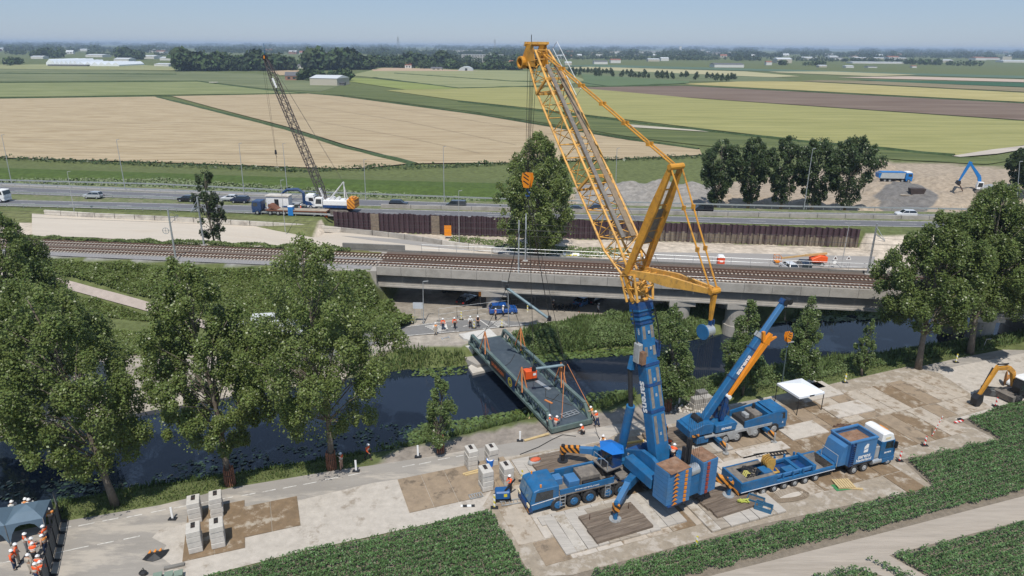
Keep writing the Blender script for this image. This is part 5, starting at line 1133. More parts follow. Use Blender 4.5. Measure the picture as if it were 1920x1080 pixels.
for x in (4.9,6.1,7.3,8.5):
    for y in (-1.3,1.3): b=MB(); b.M=Ft; b.box((x,y,1.55),(.16,.16,.6)); b.build('stanchion',m_blue,tr)
b=MB(); b.M=Ft; b.xprof([(10.0,1.3),(11.2,1.3),(12.6,1.75),(14.4,1.75),(14.4,1.5),(12.4,1.45),(11.2,.8),(10.0,.8)],-1.2,1.2); b.build('gooseneck',m_blue,tr)
b=MB(); b.M=Ft; b.b2(0,11.2,-1.475,-1.455,.96,1.02); b.build('white_stripe',m_white,tr)
b=MB(); b.M=Ft; b.box((-.1,0,.8),(.06,2.6,.28)); b.build('rear_bumper',m_haz,tr)
for x in (1.42,2.72,3.98,5.2,6.45,7.72,9.0):
    for sy in (-1,1): wheel(tr,Ft,x,sy*1.17,.42,.42,.4,m_gp,side=sy)
for i,(x,y,c) in enumerate(((.5+.9,-.3,'y'),(1.9,-.2,'k'),(2.3,.1,'k'),(1.8,.4,'k'),(2.6,-.4,'k'))):
    b=MB(); b.M=Ft; 
    for j in range(3): b.tube([(x-.3,y-.25+.2*j,1.9),(x-.1,y-.15+.2*j,2.2),(x+.2,y-.2+.2*j,2.15),(x+.35,y+.1*j,1.9)],.06,5)
    o=b.build('shackle',mat('pale_yellow_paint',(.5,.45,.12),.6) if c=='y' else m_black); tag(o,['yellow chain shackles lying in the low loader box','dark shackle beside the yellow ones in the low loader box','dark shackle in the middle of the low loader box','dark shackle against the far wall of the low loader box','dark shackle near the blue crate in the low loader box'][i],'shackle','shackles in the low loader')
g=Ft@Vector((4.3,.2,1.5)); hbk=thing('hook_block','tan yellow hook block standing upright on the low loader','hook block',g,ROADA,'hook blocks')
b=MB(); 
for y in (-.35,-.12,.12,.35): b.cyl((0,y-.05,.9),(0,y+.05,.9),.55,n=16)
b.build('sheaves',mat('ochre_sheave',(.38,.22,.05),.7,var=.3,scale=3),hbk); b=MB(); b.xprof([(-.3,0),(.3,0),(.5,.8),(.4,1.4),(-.4,1.4),(-.5,.8)],-.46,-.41); b.xprof([(-.3,0),(.3,0),(.5,.8),(.4,1.4),(-.4,1.4),(-.5,.8)],.41,.46); b.build('block_plates',mat('ochre_plate',(.45,.27,.06),.6,var=.2,scale=3),hbk); b=MB(); b.tube([(0,-.3,.1),(.1,-.8,.1),(.6,-.9,.15),(.7,-.3,.2)],[.14,.14,.12,.06]); b.build('hook',mat('ochre_plate',(.4,.4,.4)),hbk)
# ---------------- TRUCK with ballast box
tk=thing('ballast_truck','blue three-axle truck with white cab roof and a big open blue ballast box','truck',uvp(54,43.4,0),world=True)
Fk=frame(uvp(50.0,43.4,0),U,V_)
b=MB(); b.M=Fk; b.b2(.8,7.1,-.5,.5,.75,1.1); b.build('chassis',m_black,tk)
bx0,bx1=1.3,4.75
b=MB(); b.M=Fk
for (x0,x1,y0,y1) in ((bx0,bx1,-1.28,-1.2),(bx0,bx1,1.2,1.28),(bx0,bx0+.08,-1.2,1.2),(bx1-.08,bx1,-1.2,1.2)): b.b2(x0,x1,y0,y1,1.2,3.75)
for y in(-1.2,1.2): b.b2(bx0-.05,bx1+.05,y-.14,y+.14,3.7,3.85)
for x in(bx0,bx1): b.b2(x-.1,x+.1,-1.1,1.1,3.7,3.84)
bb=b.build('ballast_box',m_blue2,tk)
b=MB(); b.M=Fk; b.b2(bx0+.1,bx1-.1,-1.18,1.18,1.1,3.3); b.build('ballast_load',m_rustp,bb)
text('sarens',.62,frame(Fk@Vector((3.35,-1.295,1.95)),U,(0,0,1)),m_white,bb,bold=.03,xs=1.0); text('Nederland',.46,frame(Fk@Vector((3.35,-1.295,1.52)),U,(0,0,1)),m_white,bb,bold=.03)
b=MB(); b.M=Fk; 
for poly in ([(3.15,2.35),(3.7,2.35),(3.7,2.75),(3.15,2.6)],[(3.15,2.68),(3.7,2.85),(3.7,3.25),(3.45,3.32),(3.15,3.0)]): b.add([(p[0],-1.296,p[1]) for p in poly],[tuple(range(len(poly)))])
b.build('emblem',m_white,bb)
b=MB(); b.M=Fk; 
for i in range(10): b.b2(1.45+i*.06,1.75+i*.06,-1.5,-1.28,3.3-i*.22,3.36-i*.22) if False else b.b2(1.38,1.78,-1.52,-1.28,1.3+i*.24,1.35+i*.24)
b.b2(1.34,1.39,-1.5,-1.28,1.2,3.8); b.b2(1.77,1.82,-1.5,-1.28,1.2,3.8); b.build('ladder',m_blued,bb)
b=MB(); b.M=Fk; b.xprof([(.4,1.2),(1.3,1.2),(1.3,3.5),(.9,3.2)],-1.0,1.2); b.build('gas_bottle_box',m_blue2,bb); b=MB(); b.M=Fk; b.tube([(.2,-1.0,1.2),(.2,-1.0,2.5),(.2,1.0,2.5),(.2,1.0,1.2)],.035); b.build('handrail',m_gp,tk)
b=MB(); b.M=Fk; b.b2(4.95,5.5,-1.15,1.15,1.2,2.5); b.build('hydraulic_tank',m_gp,tk,bevel=.04); b=MB(); b.M=Fk; b.b2(5.0,5.4,-1.0,.9,2.5,2.62); b.build('tank_lid',m_dirtb,tk)
cabp=[(5.55,1.0),(7.35,1.0),(7.6,1.1),(7.6,2.0),(7.3,3.05),(5.55,3.05)]
b=MB(); b.M=Fk; b.xprof(cabp,-1.25,1.25); b.b2(6.0,7.65,-1.25,1.25,.45,1.05); ck=b.build('cab',m_blue,tk,bevel=.07)
b=MB(); b.M=Fk; b.xprof([(5.55,2.75),(7.4,2.75),(7.0,3.65),(6.3,3.98),(5.6,3.9)],-1.24,1.24); b.build('cab_roof',m_white,ck,bevel=.12)
b=MB(); b.M=Fk; q3(b,[(6.1,-1.262,2.15),(7.2,-1.262,2.05),(7.05,-1.262,2.9),(6.1,-1.262,2.9)]); b.build('side_window',m_gl,ck)
b=MB(); b.M=Fk; q3(b,[(7.61,-1.15,2.05),(7.61,1.15,2.05),(7.33,1.12,3.0),(7.33,-1.12,3.0)]); b.build('windscreen',m_gl,ck)
b=MB(); b.M=Fk; b.b2(7.2,7.4,-1.55,-1.3,2.1,2.8); b.build('wing_mirror',m_black,ck)
b=MB(); b.M=Fk; b.beam((6.9,-.5,3.72),(6.9,.5,3.72),.12,.08); b.build('beacon_bar',m_or,ck)
b=MB(); b.M=Fk; b.b2(5.9,6.6,-1.26,-1.245,3.2,3.45); b.build('roof_sign',m_led,ck)
text('sarens',.36,frame(Fk@Vector((6.5,-1.275,1.72)),U,(0,0,1)),m_white,ck,bold=.03)
b=MB(); b.M=Fk; b.cyl((4.7,-1.0,.8),(5.9,-1.0,.8),.33,n=12); b.build('fuel_tank',m_steelg,tk)
b=MB(); b.M=Fk; b.xprof([(1.4,.95),(4.4,.95),(4.5,1.2),(1.3,1.2)],-1.25,-.7); b.xprof([(1.4,.95),(4.4,.95),(4.5,1.2),(1.3,1.2)],.7,1.25); b.build('mudguard',m_black,tk)
for x in (2.34,3.66,6.87):
    for sy in (-1,1): wheel(tk,Fk,x,sy*1.05,.51,.51,.5 if x<5 else .34,m_gp,side=sy)
# ---------------- CARS
def carmat(n,c): return mat(n,c,.25,var=.03,coat=.6)
CW={'black':carmat('black_car_paint',(.012,.013,.016)),'silver':carmat('silver_car_paint',(.42,.44,.46)),'white':carmat('white_car_paint',(.7,.71,.72)),'darkblue':carmat('dark_blue_car_paint',(.012,.02,.05)),'blue':carmat('blue_car_paint',(.01,.08,.32)),'lightblue':carmat('light_blue_car_paint',(.10,.22,.42)),'grey':carmat('grey_car_paint',(.05,.055,.06))}
PR={'car':([(-2.1,.35),(2.1,.35),(2.15,.75),(1.9,.95),(1.0,1.05),(-1.9,1.05),(-2.15,.8)],[(1.05,1.0),(.4,1.48),(-1.2,1.5),(-1.95,1.02)],.66),
 'suv':([(-2.2,.4),(2.2,.4),(2.25,.85),(2.0,1.05),(1.15,1.12),(-2.15,1.12),(-2.25,.85)],[(1.15,1.1),(.45,1.65),(-1.75,1.68),(-2.15,1.12)],.7),
 'van':([(-2.4,.4),(2.3,.4),(2.4,.85),(2.2,1.1),(1.7,1.2),(-2.4,1.2)],[(1.75,1.15),(1.0,1.88),(-2.3,1.9),(-2.4,1.15)],.75)}
def vehicle(kind,colr,loc,rz,lab,grp=None,cat='car'):
    low,top,ty=PR[kind]; t=thing('parked_car' if grp is None else 'car',lab,cat,loc,rz,grp); m=CW[colr]
    b=MB(); b.xprof(low,-.88,.88); body=b.build('body',m,t,bevel=.08)
    n=len(top); w0,w1=.84,ty; b=MB()
    vs=[(p[0],-(w1 if p[1]>1.3 else w0),p[1]) for p in top]+[(p[0],(w1 if p[1]>1.3 else w0),p[1]) for p in top]
    b.add(vs,[tuple(range(n)),tuple(range(n,2*n))[::-1]]+[(i,n+i,n+(i+1)%n,(i+1)%n) for i in range(n)]); gh=b.build('window_band',m_gl,t,bevel=.03)
    b=MB(); tp=[p for p in top if p[1]>1.3]; xa,xb=max(p[0] for p in tp)-.02,min(p[0] for p in tp)+.02; zt=tp[0][1]
    b.b2(xb,xa,-w1+.0,w1-.0,zt-.05,zt+.035)
    for s in (-1,1):
        for (bx_,bz_,tx_,tz_) in ((top[0][0],top[0][1],xa,zt),(top[-1][0],top[-1][1],xb,zt)): b.beam((bx_,s*(w0+.005),bz_),(tx_,s*(w1+.005),tz_),.07,.07)
        b.beam((-.35,s*(w0+.005),1.02),(-.35,s*(w1+.005),zt),.06,.08)
        if kind=='van': b.b2(-2.3,-.9,s*.84-.01,s*.84+.01,1.15,1.8) if False else None
    b.build('roof',m,t)
    if kind=='van' :
        b=MB()
        for s in(-1,1): b.add([(-2.32,s*.852,1.15),(-.4,s*.852,1.15),(-.4,s*(ty+.02),1.86),(-2.28,s*(ty+.02),1.86)],[(0,1,2,3)])
        b.build('side_panel',m,t)
    for x in (-1.35,1.35):
        for s in (-1,1): wheel(t,None,x,s*.78,.33,.33,.22,m_steelg,side=s)
    fx=max(p[0] for p in low)
    for s in(-.62,.62):
        b=MB(); b.box((fx-.06,s,.74),(.12,.36,.15)); b.build('headlight',m_led,t)
        b=MB(); b.box((-fx+.06,s,.85),(.12,.3,.18)); b.build('tail_light',mat('tail_light_red',(.35,.01,.01),.3),t)
    return t
ha=math.atan2(-6,69)
def hwcar(px,py,kind,colr,back,lab,z=HZ+.03):
    g=G(px,py,z); vehicle(kind,colr,g,ha+(math.pi if back else 0),lab,'cars driving on the motorway')
hwcar(176,372,'suv','silver',True,'silver car with dark roof bars driving on the far carriageway at the left')
hwcar(351,377.5,'car','black',True,'black car on the far carriageway just left of the thin dark tree')
hwcar(433,376.5,'car','white',True,'white car following close behind another, left of the flatbed truck')
hwcar(451,380,'suv','darkblue',True,'dark blue car nearest to the white car left of the flatbed truck')
hwcar(748,387.5,'suv','black',False,'black car on the far carriageway right of the crawler crane')
hwcar(855,390.5,'van','grey',True,'dark grey van on the far carriageway left of the big poplar')
hwcar(1075,397,'car','black',True,'black car half hidden behind the right edge of the big poplar')
hwcar(1116,396,'suv','darkblue',True,'dark car seen through the lattice jib on the motorway')
hwcar(1316,400,'van','black',True,'black van on the motorway right of the yellow masts')
hwcar(1697,407,'suv','white',True,'white car half hidden by the crown of the right-hand poplars')
def pc(px,py,z,rz,kind,colr,lab,cat='car'): g=G(px,py,z); return vehicle(kind,colr,g,rz,lab,None,cat)
pc(1478,507,.48,R_(95),'suv','white','white car parked beside the boom lift behind the viaduct')
pc(1506,507,.48,R_(80),'van','darkblue','dark blue van parked next to the white car behind the viaduct','van')
pc(1096,571,.08,R_(48),'car','lightblue','light blue car parked in the shade under the viaduct')
pc(1116,568,.08,R_(50),'car','black','black car parked tight beside the light blue one under the viaduct')
pc(943,588,.08,R_(8),'suv','blue','blue car parked at the pier at the edge of the viaduct\'s shade')
pc(876,569,.08,R_(60),'car','black','black car in the dark shade left of the viaduct pier')
pc(852,549,.08,R_(10),'car','grey','dark grey car parked deepest under the left end of the viaduct')
pc(505,612,.08,R_(10),'van','white','white van half hidden behind the third large tree from the left','van')
pc(545,625,.08,R_(-15),'van','white','white van seen through the right side of the large middle tree crown','van')
pc(460,628,.08,R_(25),'van','white','white van farthest left behind the tree crowns','van')
for o,(px,py) in (()): pass
# ---------------- TRUCKS on motorway
def cabtruck(t,x,m,mroof=None,h=3.0):
    b=MB(); b.xprof([(x,1.0),(x+2.1,1.0),(x+2.25,1.3),(x+2.2,2.1),(x+2.0,h),(x,h)],-1.2,1.2); b.b2(x+.3,x+2.2,-1.2,1.2,.45,1.0); c=b.build('cab',m,t,bevel=.07)
    
    for s in(-1.215,1.215): b=MB(); q3(b,[(x+.8,s,1.95),(x+1.9,s,1.9),(x+1.8,s,2.7),(x+.8,s,2.7)]); b.build('side_window',m_gl,c)
    b=MB(); q3(b,[(x+2.26,-1.1,1.9),(x+2.26,1.1,1.9),(x+2.08,1.1,h-.2),(x+2.08,-1.1,h-.2)]); b.build('windscreen',m_gl,c)
    if mroof: b=MB(); b.b2(x+.1,x+1.9,-1.1,1.1,h-.05,h+.35); b.build('roof_fairing',mroof,c,bevel=.1)
    return c
HWZ=HZ+.03
g=G(545,402,HWZ); t=thing('flatbed_truck','dark blue truck with a long rusty brown flatbed standing on the near carriageway','truck',(g.x,g.y,HWZ),ha+math.pi)
cabtruck(t,6.2,mat('navy_truck_paint',(.014,.045,.13),.4,coat=.3),None,3.1)
m_bed=mat('rusty_bed',(.17,.07,.04),.8,var=.25,scale=1.5); m_bedf=mat('bed_floor',(.33,.28,.22),.9,var=.2,scale=1)
b=MB(); b.b2(-8.8,5.2,-1.25,1.25,.95,1.2); b.xprof([(3.0,1.2),(4.6,1.9),(4.6,2.3),(4.2,2.3),(2.6,1.2)],-1.2,1.2); b.build('flatbed',m_bed,t); b=MB(); b.b2(-8.7,2.6,-1.2,1.2,1.2,1.24); b.build('bed_floor',m_bedf,t)
b=MB(); b.b2(-8,8,-.4,.4,.6,.95); b.build('chassis',m_black,t)
for x in (7.2,4.2,2.4,1.0,-6.0,-7.5):
    for s in(-1,1): wheel(t,None,x,s*1.05,.48,.48,.4,m_steelg,side=s)
g=G(523,396,HWZ); t=thing('site_cabin','small white and blue site cabin with open door by the flatbed truck','cabin',(g.x,g.y+1.0,HWZ+.1),ha)
b=MB(); b.b2(-2.6,2.6,-1.1,1.1,.2,3.3); b.build('cabin_body',m_white,t); b=MB(); b.b2(-2.3,-.9,-1.13,-1.1,.25,1.6); b.b2(1.0,2.6,-1.13,-1.1,.25,1.2); b.build('blue_panel',m_blued,t); b=MB(); b.b2(-.7,.3,-1.14,-1.1,.3,2.7); b.build('doorway',m_black,t); b=MB(); b.b2(-2.8,2.8,-1.3,1.3,3.3,3.5); b.build('roof',m_cb,t)
g=G(574,390,HWZ); t=thing('crane_truck','white and dark blue truck with a folded blue loader crane behind its cab','truck',(g.x,g.y,HWZ),ha+.05)
cabtruck(t,0.4,mat('white_cab_paint',(.72,.73,.74),.35,coat=.3),m_white,3.0); b=MB(); b.xprof([(.35,1.0),(2.2,1.0),(1.6,1.7),(.35,2.0)],-1.225,1.225); b.build('blue_skirt',m_blued,t)
b=MB(); b.b2(-7.5,.3,-.4,.4,.6,1.0); b.b2(-7.5,-1.2,-1.2,1.2,1.0,1.2); b.build('chassis',m_gp,t); 
b=MB(); b.tube([(-.3,0,1.0),(-.3,0,3.6),(-1.5,0,4.4),(-4.0,0,4.3),(-6.0,0,3.0)],[.4,.35,.38,.35,.25],6); b.build('loader_crane',mat('navy_truck_paint',(0,0,0)),t)
for x in (1.5,-1.2,-5.0,-6.4):
    for s in(-1,1): wheel(t,None,x,s*1.05,.48,.48,.4,m_steelg,side=s)
g=G(547,402,HWZ+.2)
t=thing('portable_toilet','bright blue portable toilet with white roof at the near guard rail of the motorway','toilet',G(547,404,HZ),ha); b=MB(); b.b2(-.55,.55,-.55,.55,.1,2.0); b.build('cabin_body',mat('sky_blue_plastic',(.02,.22,.60),.5),t); b=MB(); b.b2(-.6,.6,-.6,.6,2.0,2.25); b.build('roof',m_white,t,bevel=.08); b=MB(); b.b2(-.4,.4,-.57,-.55,.2,1.9); b.build('door',mat('blue_door_plastic',(.015,.17,.5),.5),t)
t=thing('portable_toilet','orange-red portable toilet with white domed roof behind the viaduct','toilet',G(1350,502,.48),R_(-5)); b=MB(); b.b2(-.65,.65,-.6,.6,.05,2.1); b.build('cabin_body',mat('red_plastic',(.62,.07,.02),.5),t,bevel=.05); b=MB(); b.xprof([(-.7,2.1),(.7,2.1),(.45,2.5),(-.45,2.5)],-.65,.65); b.build('roof',m_white,t,bevel=.08); b=MB(); b.b2(-.3,.3,-.62,-.6,1.3,1.6); b.build('notice',m_white,t)
g=G(-3,378,HWZ); t=thing('box_truck','white truck with black windscreen entering at the left edge on the near carriageway','truck',(g.x,g.y,HWZ),ha)
cabtruck(t,.5,m_white,None,3.0); b=MB(); b.b2(-8,.3,-1.2,1.2,.9,1.3); b.build('chassis',m_black,t); b=MB(); b.b2(-8,.2,-1.25,1.25,1.3,3.6); b.build('load_box',m_white,t)
for x in (1.6,-4,-5.4):
    for s in(-1,1): wheel(t,None,x,s*1.05,.48,.48,.4,m_steelg,side=s)
# ---------------- CRAWLER CRANE
gc=G(632,398,HWZ); cr=thing('crawler_crane','white and blue crawler crane with orange striped counterweight and long dark lattice boom','crane',gc,world=True)
tipc=onV(497,108,gc+Vector((0,6,0))); 
cx_=Vector((-1,.0,0)); Fx=frame(gc,(-math.cos(-ha),math.sin(ha)*-1,0),(0,-1,0)); Fx=frame(gc,Vector((-math.cos(ha),-math.sin(ha),0)),Vector((math.sin(ha),-math.cos(ha),0)))
for y in (-1.9,1.9):
    b=MB(); b.M=Fx; b.xprof([(-3.4,.45),(-2.9,0),(2.9,0),(3.4,.45),(2.9,.95),(-2.9,.95)],y-.4,y+.4); b.build('track',m_dirtb,cr)
b=MB(); b.M=Fx; b.b2(-1.5,1.5,-1.6,1.6,.4,1.2); b.cyl((0,0,1.1),(0,0,1.4),1.2,n=14); b.build('undercarriage',m_black,cr)
b=MB(); b.M=Fx; b.b2(-3.2,2.6,-1.5,1.5,1.9,3.0); b.build('upper_body',m_white,cr,bevel=.06); b=MB(); b.M=Fx; b.b2(-3.25,2.65,-1.55,1.55,1.35,1.9); b.build('lower_band',m_blued,cr)
b=MB(); b.M=Fx; b.b2(-4.8,-3.0,-1.7,1.7,1.3,3.3); b.b2(-4.6,-3.3,-1.0,1.0,3.3,3.7); b.build('counterweight',stripes('orange_stripes',(.72,.30,.03),(.35,.12,.02),1.6),cr)
b=MB(); b.M=Fx; b.xprof([(2.7,1.6),(4.4,1.6),(4.7,2.4),(4.3,3.6),(2.7,3.6)],.5,1.6); cc=b.build('operator_cab',m_white,cr,bevel=.05); b=MB(); b.M=Fx; q3(b,[(2.9,1.62,2.2),(4.3,1.62,2.2),(4.1,1.62,3.3),(2.9,1.62,3.3)]); q3(b,[(4.42,.6,1.9),(4.42,1.5,1.9),(4.7,1.5,2.5),(4.7,.6,2.5)]); q3(b,[(4.71,.6,2.5),(4.71,1.5,2.5),(4.36,1.5,3.4),(4.36,.6,3.4)]); b.build('cab_window',m_gl,cc)
bb0=Fx@Vector((2.2,0,1.8)); bd=(tipc-bb0); Lq=bd.length; bd.normalize(); sw=Vector((0,1,0)); sw=(sw-bd*sw.dot(bd)).normalized(); su=bd.cross(sw); su=su if su.z>0 else -su
m_lat=mat('dark_lattice_paint',(.055,.045,.045),.6,var=.3,scale=1,dirt=(.10,.06,.045),dscale=.4); m_wl=mat('white_lattice_paint',(.6,.6,.6),.5)
b=MB(); b.cyl(bb0-sw*.7,bb0+sw*.7,.15,n=6); lb=b.build('lattice_boom',m_lat,cr)
lattice(lb,'lacing',None,[(bb0,1.2,.3),(bb0+bd*4,1.6,1.5),(bb0+bd*(Lq-5),1.5,1.4),(bb0+bd*(Lq-.5),.8,.6)],sw,su,.10,.055,m_lat,1.4)
b=MB(); b.beam(bb0,bb0+bd*4.0,.14,.14); b.cyl(bb0-sw*.6,bb0+bd*4-sw*.8,.12,n=6); b.cyl(bb0+sw*.6,bb0+bd*4+sw*.8,.12,n=6); b.build('foot_section',m_wl,lb)
b=MB(); b.box(tipc,(.9,.9,1.0)); b.cyl(tipc+Vector((0,-.4,.1)),tipc+Vector((0,.4,.1)),.6,n=12); b.build('boom_head',m_black,lb); b=MB(); b.box(tipc+Vector((.0,-.6,.1)),(.25,.1,.6)); b.build('head_light',m_or,lb); b=MB(); b.cyl(tipc+Vector((0,0,.5)),tipc+Vector((0,0,3.0)),.05,n=5); b.build('aerial',m_blue,lb)
b=MB(); p=bb0+bd*(Lq-7)-sw*.8; b.beam(p,p+bd*2.2,.3,.3); b.build('white_panel',m_white,lb)
gt=Fx@Vector((-2.0,0,7.0)); 
for s in(-1,1):
    b=MB(); b.cyl(Fx@Vector((1.4,s*.9,3.0)),gt+Vector((0,s*.3,0)),.12,n=6); b.cyl(Fx@Vector((-2.4,s*.9,3.0)),gt+Vector((0,s*.3,0)),.12,n=6); b.build('gantry',m_wl,cr)
    b=MB(); b.cyl(gt+Vector((0,s*.3,0)),bb0+bd*(Lq-2)+su*.9,.03,n=4); b.build('pendant_rope',m_rope,cr)
b=MB(); b.M=Fx; b.cyl((.6,-.7,3.2),(.6,.7,3.2),.4,n=10); b.cyl((-.6,-.7,3.2),(-.6,.7,3.2),.4,n=10); b.build('winch',m_wl,cr)
hkz=onV(515,285,tipc); b=MB(); 
for s in(-.25,.25): b.cyl(tipc+Vector((s-.6,0,0)),Vector((tipc.x+s*.3+.1,tipc.y,hkz.z)),.025,n=4,caps=False)
b.build('hoist_rope',m_rope,cr)
t=thing('hook_block','small dark hook block hanging from the crawler crane in front of the wheat','hook block',(tipc.x+.1,tipc.y,hkz.z),group='hook blocks'); b=MB(); b.box((0,0,0),(.5,.35,1.0),taper=(.7,.7)); b.build('block_housing',m_black,t,bevel=.06); b=MB(); b.tube([(0,0,-.5),(0,0,-.9),(.2,0,-1.1),(0,0,-1.3)],.07); b.cyl((0,0,-1.3),(0,0,-3.4),.03,n=4); b.build('hook',m_black,t)
# ---------------- BOOM LIFT
g=G(1527,497,.48); t=thing('boom_lift','orange boom lift with its arm laid out and the basket resting beside the parked cars','boom lift',g,R_(176))
b=MB(); b.b2(-1.3,1.3,-1.0,1.0,.25,.7); b.build('chassis',m_black,t)
for x in(-1,1):
    for s in(-1,1): wheel(t,None,x,s*1.0,.42,.42,.3,m_gp,side=s)
b=MB(); b.xprof([(-2.0,.8),(.9,.8),(1.0,1.4),(-.6,2.1),(-2.0,1.9)],-.9,.9); b.build('turret',mat('signal_orange',(0,0,0)),t,bevel=.08)
b=MB(); b.beam((-2.0,0,2.4),(2.0,0,1.9),.35,.4); b.beam((2.0,0,1.9),(6.4,0,1.2),.28,.32); b.build('arm',mat('cream_arm',(.55,.36,.16),.5),t)
b=MB()
for x0,x1,y0,y1 in ((6.6,6.6,-.9,.9),(7.6,7.6,-.9,.9),(6.6,7.6,-.9,-.9),(6.6,7.6,.9,.9)):
    for z in (.6,1.1,1.7): b.beam((x0,y0,z),(x1,y1,z),.06)
for x in(6.6,7.6):
    for y in(-.9,.9): b.beam((x,y,.5),(x,y,1.7),.06)
b.b2(6.6,7.6,-.9,.9,.5,.56); b.build('basket',m_or,t)
# ---------------- EXCAVATORS
def boomseg(b,P,w,h): 
    for i in range(len(P)-1): b.beam(P[i],P[i+1],w,h[i],w2=w,h2=h[i+1])
g=G(1905,745,0); ex=thing('wheeled_excavator','orange and white wheeled excavator digging at the right edge of the platform','excavator',(g.x,g.y,0),math.atan2(U.y,U.x)+math.pi)
b=MB(); b.b2(-2.2,2.2,-.6,.6,.6,1.1); b.xprof([(2.1,.2),(2.4,.2),(2.6,1.0),(2.1,1.1)],-1.2,1.2); b.build('undercarriage',m_dirtb,ex)
for x in(-1.4,1.4):
    for s in(-1,1): wheel(ex,None,x,s*1.05,.55,.55,.45,m_black,side=s)
b=MB(); b.xprof([(-3.0,1.3),(.6,1.3),(.6,1.7),(-.4,2.4),(-3.0,2.3)],-1.25,1.25); b.build('engine_housing',m_white,ex,bevel=.1)
b=MB(); b.xprof([(-3.2,1.25),(-2.6,1.25),(-2.6,2.2),(-3.1,2.0)],-1.3,1.3); b.build('counterweight',m_or,ex,bevel=.06)
b=MB(); b.xprof([(.1,1.3),(1.6,1.3),(1.8,2.1),(1.5,3.1),(.1,3.1)],.25,1.2); ec=b.build('operator_cab',m_black,ex); b=MB(); b.b2(.05,1.6,.2,1.25,3.1,3.2); b.build('cab_roof',m_white,ec); b=MB(); q3(b,[(.3,1.215,1.7),(1.55,1.215,1.7),(1.4,1.215,2.9),(.3,1.215,2.9)]); b.build('cab_window',m_gl,ec)
b=MB(); boomseg(b,[Vector((.8,-.2,1.6)),Vector((1.6,-.2,3.6)),Vector((2.6,-.2,4.35)),Vector((4.7,-.2,4.6))],.4,[.5,.6,.55,.4]); ar=b.build('boom',m_yeld,ex,bevel=.03)
b=MB(); boomseg(b,[Vector((4.5,-.2,4.9)),Vector((5.5,-.2,3.2)),Vector((6.6,-.2,1.4))],.32,[.5,.45,.3]); b.build('stick',m_yeld,ar)
b=MB(); b.cyl((2.8,-.2,4.9),(4.6,-.2,5.1),.09,n=8); b.cyl((4.9,-.5,4.6),(6.0,-.5,2.0),.1,n=8); b.tube([(2.5,-.45,4.6),(4.2,-.5,4.9),(5.2,-.5,3.4),(6.4,-.5,1.6)],.06,5); b.build('cylinder',m_black,ar)
b=MB(); b.xprof([(6.3,1.5),(6.9,1.6),(7.3,1.1),(7.2,.3),(6.6,.1),(6.2,.6)],-.6,.2); b.build('bucket',m_black,ar)
bu=thing('digging_bucket','big grey digging bucket lying beside the excavator wheels','bucket',G(1868,742,0),R_(-20)); b=MB(); b.xprof([(-1.6,.1),(1.2,.0),(1.8,.35),(.6,.95),(-.8,.9),(-1.5,.6)],-.6,.6); b.build('shell',mat('grey_bucket_steel',(.09,.095,.095),.6,.3,var=.3,scale=3),bu,bevel=.08); b=MB(); b.cyl((-1.2,-.62,.6),(-1.2,.62,.6),.45,n=12); b.build('drum',m_dark,bu)
t=thing('cable_reel','orange cable reel standing behind the wheeled excavator','reel',G(1888,722,0),R_(60)); b=MB(); b.cyl((0,-.35,.9),(0,-.28,.9),.9,n=18); b.cyl((0,.28,.9),(0,.35,.9),.9,n=18); b.cyl((0,-.3,.9),(0,.3,.9),.5,n=14); b.build('drum',mat('orange_brown',(.35,.15,.03),.7,var=.3,scale=2),t); b=MB(); b.cyl((0,-.4,.9),(0,.4,.9),.2,n=8); b.build('hub',m_or,t)
g=G(1840,361,0.2); ex=thing('crawler_excavator','blue and white crawler excavator with raised blue arm on the far sand site','excavator',(g.x,g.y,.1),R_(165))
for y in (-1.2,1.2): b=MB(); b.xprof([(-2.2,.5),(-1.8,0),(1.8,0),(2.2,.5),(1.8,1),(-1.8,1)],y-.3,y+.3); b.build('track',m_dirtb,ex)
b=MB(); b.xprof([(-2.6,1.1),(1.0,1.1),(1.0,1.8),(-2.6,2.6)],-1.4,1.4); b.build('engine_housing',m_gp,ex,bevel=.08)
b=MB(); b.xprof([(.3,1.2),(1.9,1.2),(2.0,2.2),(1.7,3.3),(.3,3.3)],.1,1.3); ec=b.build('operator_cab',m_white,ex,bevel=.05); b=MB(); q3(b,[(.5,1.32,1.9),(1.8,1.32,1.9),(1.6,1.32,3.1),(.5,1.32,3.1)]); b.build('cab_window',m_gl,ec)
m_bx=mat('bright_blue_arm',(.012,.17,.48),.4)
b=MB(); boomseg(b,[Vector((.6,-.3,1.8)),Vector((1.4,-.3,4.6)),Vector((4.6,-.3,8.6))],.5,[.7,1.0,.5]); ar=b.build('boom',m_bx,ex,bevel=.04); b=MB(); boomseg(b,[Vector((4.4,-.3,8.9)),Vector((5.4,-.3,6.0)),Vector((6.4,-.3,3.0))],.4,[.9,.7,.4]); b.build('stick',m_bx,ar)
b=MB(); b.xprof([(6.0,3.2),(6.8,3.3),(7.2,2.4),(6.4,1.8),(5.9,2.4)],-.9,.3); b.build('bucket',m_black,ar); b=MB(); b.tube([(6.2,-.3,2.2),(5.4,-.3,1.2),(4.8,-.3,.2)],.16); b.build('grab_pole',m_rust,ar)
g=G(1678,340,.8); t=thing('dump_truck','blue dump truck with white cab roof and grey tipper body on the sand site','truck',(g.x,g.y,.6),R_(-3))
b=MB(); b.b2(-4.6,4,-.4,.4,.7,1.1); b.build('chassis',m_black,t); cabtruck(t,2.4,m_bx,m_white,3.0)
